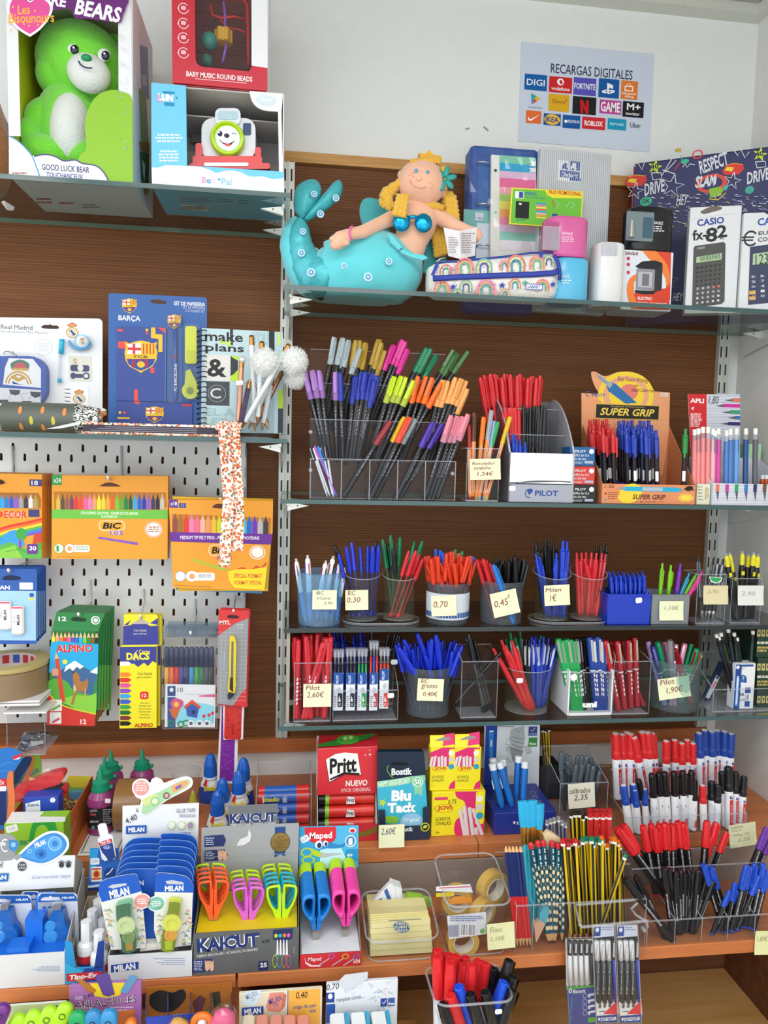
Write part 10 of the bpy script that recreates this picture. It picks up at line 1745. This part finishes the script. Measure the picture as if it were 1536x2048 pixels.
liner(g,1182,1884,1184,1965,-.512,'2a2c30','3a3c40','mechanical_pencil',.003)
a=Fr(-.5082).pg(Q(1132,1974,56,-5,0,5,-55,5),'5aa840').tx('Bismark',1146,1978,1171,1986,'e4e8f0',.03).ov(1137,1977,1144,1986,'e4e8f0').ov(1139,1979,1142,1984,'2b3f8c')
for k in rj(4):y=1984+k*11.5;a.rg(1165,y+2,1174,y+12,.14,'c8d0e8',12).pg([(1176,y+4),(1191,y+1),(1191,y+6),(1180,y+7),(1180,y+10),(1176,y+11)],'dfe2ea')
a.rc(1176,2034,1192,2044,'5aa840').tx('Set Fineliner',1139,1992,1144,2044,'4aa0a0',0,0,90);a.dn(g)
for i,(x0,l)in en(((1184,'clear case of black fineliners with a red and blue label, middle one of three'),(1231,'clear case of black fineliners with a red and blue label, next to the bare pine'))):
 dx=8;g,a=clearcase(x0,x0+44,1850,2046,-.524,l,dx)
 sb('header_card',[(x0+3,1852),(x0+43,1850),(x0+44,1872),(x0+4,1876)],-.513,.001,mat('cfd8ea',.5),g);sb('label_card',[(x0+7,2004),(x0+52,1998),(x0+53,2044),(x0+9,2046)],-.513,.001,mat('e4e7ea',.5),g);sb('dark_backing',[(x0+3,1876),(x0+44,1873),(x0+51,2000),(x0+6,2005)],-.509,.001,mat('3a3d44',.5),g)
 for k in rj(3):x=x0+9+k*11.5;liner(g,x,1882,x+5,2004,-.518,'34373c','e2e4e6',r=.0040);a2=Art(at(x,1950,-.5222));a2.tx('pigment liner',x+1,1925,x+5,1988,'c9ccd2',0,0,90);a2.dn(g,'liner_lettering')
 liner(g,x0+42,1880,x0+47,2002,-.516,'2236b0','1a1b20',r=.0035)
 a=Fr(-.5132,x0+25,1950);a.rc(x0+4,1853,x0+17,1872,'2b4c94').ov(x0+7,1855,x0+14,1864,'e4e8f0').ls(x0+20,1854,x0+41,1862,2,'8a98b8').pg([(x0+22,2028),(x0+52,2000),(x0+52,2028)],'d8303c').pg([(x0+9,2032),(x0+53,2028),(x0+53,2044),(x0+9,2046)],'24448c').tx('STAEDTLER',x0+17,2034,x0+49,2041,'e8ecf2',.06).ov(x0+12,2035,x0+16,2041,'e8ecf2')
 for k in rj(3):a.rc(x0+13+k*10,2008-k,x0+18+k*10,2016-k,'6a6468')
 a.ln([(x0+14,2023),(x0+26,2022)],1.5,'3a3d44');a.dn(g)
zr_=.475
t=Th('display_riser','low wooden riser under the eraser and sharpener displays below the shelf','riser',(-.2,-.5,ZP));mk('block',BX(-.6,.24,-.62,-.36,ZP+.0006,zr_,PINE),t)
t=Th('display_riser','tall narrow wooden riser carrying the tub of red, black and blue markers','riser',(.30,-.56,ZP));mk('block',BX(.242,.40,-.66,-.53,ZP+.0006,.590,PINE),t)
t,xa,xb,zf=tub('clear_tub','tall clear tub of thick red, black and blue board markers at the bottom edge',868,1024,2008,-.655,-.56,.5905,ytb=1930)
Sk(990,2018,1004,2028,-.657,t)
f3=.594
def fatpen(x,y,Yt,bx,Yb,col,lab,grp=None,white=1,r=.0085):
 p1=at(x,y,Yt);p0=V((Xa(bx,Yb,f3),Yb,f3));d=(p1-p0);L=d.length;g=Th('board_marker',lab,'pen',p0,grp);T=MT(p0)@d.normalized().to_track_quat('Z','Y').to_matrix().to_4x4()
 mk('barrel',LA([(r*.8,.001),(r*.95,.004),(r*.95,L-.055)],mat('dfe2e6' if white else 'c9303a',.3),12,T),g);b=M();cm=mat(col,.25);b.la([(r,L-.06),(r*1.02,L-.02),(r*.86,L-.001),(r*.62,L),(r*.55,L-.003),(0,L-.003)],cm,12,T,cap=0).add([(-.002,-r,L-.05),(.002,-r,L-.05),(.0022,-r*1.3,L-.003),(-.0022,-r*1.3,L-.003)],[(0,1,2,3)],cm,0,T);mk('cap',b,g)
for i,(x,y,Yt,bx,Yb)in en(((877,1899,-.575,882,-.585),(875,1912,-.61,880,-.62),(897,1908,-.575,900,-.585),(912,1911,-.58,906,-.59),(901,1924,-.62,893,-.63),(931,1914,-.575,918,-.585),(929,1928,-.60,912,-.61),(944,1928,-.61,922,-.62),(957,1920,-.58,930,-.59),(972,1926,-.585,936,-.595))):fatpen(x,y,Yt,bx,Yb,'d0242a','thick marker with a red cap in the tall clear tub','red capped board markers',white=i%3!=2)
for x,y,Yt,bx,Yb,c,l in((1019,1920,-.60,960,-.61,'17171a','thick marker with a black cap reaching highest out of the tub'),(1013,1948,-.585,950,-.59,'1d4fd0','thick marker with a blue cap behind the black ones'),(1026,1953,-.61,965,-.615,'17171a','thick marker with a black cap second from the top at the rim'),(1008,1963,-.62,948,-.625,'1d4fd0','thick marker with a blue cap in front at the rim'),(1026,1980,-.63,960,-.635,'17171a','thick marker with a black cap lowest at the rim'),(985,1935,-.58,940,-.59,'1c1a1a','black capped marker between the red and blue ones at the back'),(998,1938,-.575,950,-.58,'1c1a1a','black capped marker at the back corner of the tub'),(970,1984,-.64,1010,-.625,'17171a','thick marker with a black cap leaning the other way in the middle'),(940,1988,-.642,990,-.63,'17171a','thick marker with a black cap in front of the lone blue one'),(917,1973,-.635,975,-.62,'1d4fd0','thick marker with a blue cap standing alone before the reds'),(901,1991,-.645,960,-.635,'d0242a','thick marker with a red cap leaning in front of the tub'),(884,2008,-.648,940,-.638,'17171a','thick marker with a black cap lying lowest in front of the tub')):fatpen(x,y,Yt,bx,Yb,c,l)
z=zr_
t,a,b_=Cn('eraser_carton','cream and yellow eraser carton printed with two erasers and a handwritten 0,40',476,640,1982,-.55,z,.006,'d9d2ba',py_bot=None)
a.rc(577,1979,640,2075,'e0a94a').ln(Q(576,1980,-1,95),1.4,'24489a').pg(Q(492,1982,31,-3,-6,23,-7,10,-26,-3),'c5dbe4').pg(Q(540,1986,26,-2,7,6,-3,22,-10,12,-24,-2,-4,-10),'d48a7a').pg(Q(566,1986,7,4,-3,22,-8,8),'c0705f').tx('MILAN',491,1984,515,1996,'8a8fb0',.02,0,22).tx('430',502,1997,511,2002,'8a8fb0',0,0,22).tx('MILAN',537,1993,563,2006,'4a4a8a',.03,0,22).tx('430',548,2007,557,2012,'4a4a8a',0,0,22).pg(Q(484,2015,43,-3,0,16,-44,3),'24489a').tx('MILAN',489,2016,522,2028,'e8ecf4',.09,0,4).tx('0,40',592,1983,615,1998,'1c1c1e',0,.15).tx('miga de pan',587,2008,632,2018,'4a5a90',.02,0,2).tx('430',619,2018,632,2025,'4a5a90',.03,0,2);a.dn(t)
for k in rj(5):
 g=Th('eraser','pink or cream block eraser showing its top in the eraser carton','eraser',at(500+k*28,2060,-.585),'block erasers in the carton');b=M();c0=at(482+k*28,2066,-.60);c1=at(508+k*28,2066,-.60);b.cbox(c0.x,c1.x,-.60,-.565,z+.0008,c0.z,.003,mat(['d9cfb4','d48a7a'][k>0],.6));mk('block',b,g)
t,a,b_=Cn('eraser_carton','white and blue sketched eraser carton with a handwritten 0,70',648,789,1963,-.55,z,.006,'d8dde2')
a.tx('0,70',653,1967,678,1981,'1c1c1e',0,.15,4).rc(652,1985,669,2005,'24468e').ov(656,1987,665,1998,'e4e8f0').rc(652,2008,670,2046,'2b54a8').tx('raseplast combi',673,1992,722,2003,'5a6474',.0,0,4)
rn=random.Random(15)
for q in rj(34):x=rn.uniform(700,785);y=rn.uniform(1960,2035);a.ln([(x,y),(x+rn.uniform(-9,9),y+rn.uniform(-5,5)),(x+rn.uniform(-4,9),y+rn.uniform(-3,6))],.6,'aab4c2')
a.rc(761,1996,774,2012,'2b4c94').ln(Q(764,2003,3,4,5,-8),1.4,'e4e8f0').rc(776,1995,789,2011,'3a5c9c').tx('free',777,2003,788,2009,'e4e8f0',.05).pg(Q(688,1965,28,-17,19,-2,-2,12,-43,27),'c6cdd6');a.dn(t)
sb('picture_flap',Q(678,1962,12,-12,46,-6,-1,14,-45,20,-12,-8),-.5515,.001,mat('c9cdd4',.5),t)
for k in rj(3):
 g=Th('eraser_pack','white sleeved eraser with a blue band in the sketched carton','eraser',at(680+k*40,2050,-.59),'sleeved erasers in the sketched carton');b=M();c0=at(662+k*42,2062-k*2,-.60);c1=at(692+k*42,2062-k*2,-.60);b.cbox(c0.x,c1.x,-.60,-.566,z+.0008,c0.z,.002,mat('dfe3e6',.5));mk('sleeve',b,g);mk('blue_band',BX(c1.x+.0002,c1.x+.006,-.60,-.566,z+.0008,c0.z,mat('2a9ac4',.4)),g)
t,a,b_=Cn('sharpener_card','violet sharpener display header lettered afilalapices with cut-out sharpener pictures',142,284,1966,-.55,z,.005,'9a62a0')
a.pg(Q(180,1966,70,-1,-10,25,-25,6,-25,-4),'d8c02c').tx('AFILALÁPICES',151,1993,273,2011,'dfd0e4',.07,0,3).tx('AFILALÁPICES',151,1993,273,2011,'3a2440',.0,0,3).tx('nuevo',150,1992,168,1999,'d8c8dc',.0).tx('0,90',166,1988,187,1997,'2a1c2c',0,.2,12).ls(150,2014,205,2026,2,'cdb4d4',fill=.5).ls(220,2013,270,2024,2,'cdb4d4',fill=.5).pg(Q(236,2022,34,-4,-2,30,-36,0),'c8703a');a.dn(t)
for pts,col,l in((Q(152,1960,13,0,27,21,-4,5,-10,-1),'a86a2c','orange_picture'),(Q(190,1953,15,-5,14,2,10,39,-14,4,-9,-3),'5a4088','purple_picture'),(Q(258,1953,8,-2,10,5,-20,29,-6,3,-9,-6),'5a8ab0','blue_picture')):
 sb(l,pts,-.5515,.0012,mat(col,.4),t)
def toy_sharp(x,y,Y,col,lab,rot,grp,s=1.0):
 c=at(x,y+8,Y);g=Th('plastic_sharpener',lab,'pencil sharpener',c,grp);T=MT(c)@MR(R(rot),4,'Y');o=[(.011*cos(R(d)),(.013 if d<180 else-.02)+.011*sin(R(d)))for d in rj(0,360,24)];m=mat(col,.3);b=M();n=len(o);vs=[]
 for f,dy in Q(.9,.006,.1,-.003,0,-.007,-.2,-.003):vs+=[(px_*f*s,dy,pz_*f*s)for px_,pz_ in o]
 b.add(vs,[(q*n+i,q*n+(i+1)%n,(q+1)*n+(i+1)%n,(q+1)*n+i)for q in rj(3)for i in rj(n)]+[[3*n+i for i in rj(n)]],m,1,T);mk('body',b,g);mk('pencil_hole',LA(Q(.005,0,-.0002,.0012,-.0012,0,-.0006,-.0022),mat('55702a' if col=='a4d820' else '2a3a4a',.4),12,T@MT((0,-.0066,.009))@MR(R(90),4,'X')),g)
t,a,b_=Cn('sharpener_box','white box with green top print behind the lime green sharpeners',6,136,2008,-.53,z,.004,'d9dccb');a.rc(8,2008,136,2030,'c9d8a8').rc(100,2012,110,2020,'3a4a7a').rc(113,2010,125,2018,'3a4a7a');a.dn(t)
for k in rj(4):toy_sharp(28+k*31,2050-k*7,-.56-.002*k,'a4d820','lime green curved plastic sharpener in the bottom corner box',28,'lime green sharpeners',1.05)
toy_sharp(-2,2030,-.57,'6a2a80','purple plastic sharpener cut by the frame corner',20,None)
for x,y,c,l in((156,2048,'0f9a58','green round plastic sharpener under the violet header'),(187,2046,'2a80b8','clear blue plastic sharpener beside the green one'),(218,2045,'2f8ac4','clear blue plastic sharpener further from the green one')):toy_sharp(x,y,-.58,c,l,0,None,1.1)
toy_sharp(262,2054,-.57,'e07a24','small orange plastic sharpener beside the violet header',0,None,.8)
t=Th('partition_box','orange printed display box with blue partitions holding wrapped novelties','display box',at(375,2060,-.55));sb('rear_panel',Q(292,1976,48,-4,80,-2,44,-6,6,116,-180,0),-.50,.002,mat('b06a24',.5),t);Fr(-.5002).pg(cv(Q(300,1990,20,-10,25,5,20,-7,7,17,-22,25,-30,4,-20,-14,0,-20),3),'20242c').pg(Q(385,2005,15,-15,12,8,-8,24,-14,2),'6a3a4c').pg(Q(424,1985,16,-3,2,28,-14,6),'3a4034').pg(Q(380,2030,40,-12,10,32,-50,10),'7a9a3a').dn(t)
for x in(291,335,380,420,462):b=M();b.pr([at(x,2080,-.575),at(x,2010,-.575),at(x,1985,-.50),at(x,2080,-.50)],(.0012,0,0),mat('27357c',.4));mk('partition',b,t)
mk('front_bar',PR(PT(-.578,Q(292,2036,126,-10,2,44,-128,5)),(0,.002,0),mat('2340a8',.4)),t)
for x,y,c,l,r_ in((357,2040,'c8923c','gold novelty wrapped in clear film in the partitioned box',.015),(446,2026,'d0507c','pink novelty wrapped in clear film at the end of the partitioned box',.018)):
 g=Th('wrapped_novelty',l,'novelty',at(x,y+20,-.6));c0=at(x,y+20,-.595);mk('novelty',M().ball(c0,r_,mat(c,.35),16,12,(1,.7,1.2),None,lambda p:1+.08*sin(p.x*300)*cos(p.z*260)),g);b=M();rn=random.Random(x);b.ball(c0,r_*1.2,WRAP,11,8,(1,.75,1.3),None,lambda p:1+rn.uniform(-.06,.06));
 for i in rj(len(b.sm)):b.sm[i]=False
 mk('film_wrap',b,g)
g=Th('ring_toy','orange ring shaped sharpener standing in the partitioned box','novelty',at(404,2060,-.59));c0=at(404,2045,-.592);mk('ring',M().tu([c0+V((.012*cos(k*pi/8),0,.011*sin(k*pi/8)))for k in rj(16)],.005,mat('e8701c',.3),8,1),g);mk('centre',M().ball(c0,.007,mat('c9ccd4',.3),10,8),g)
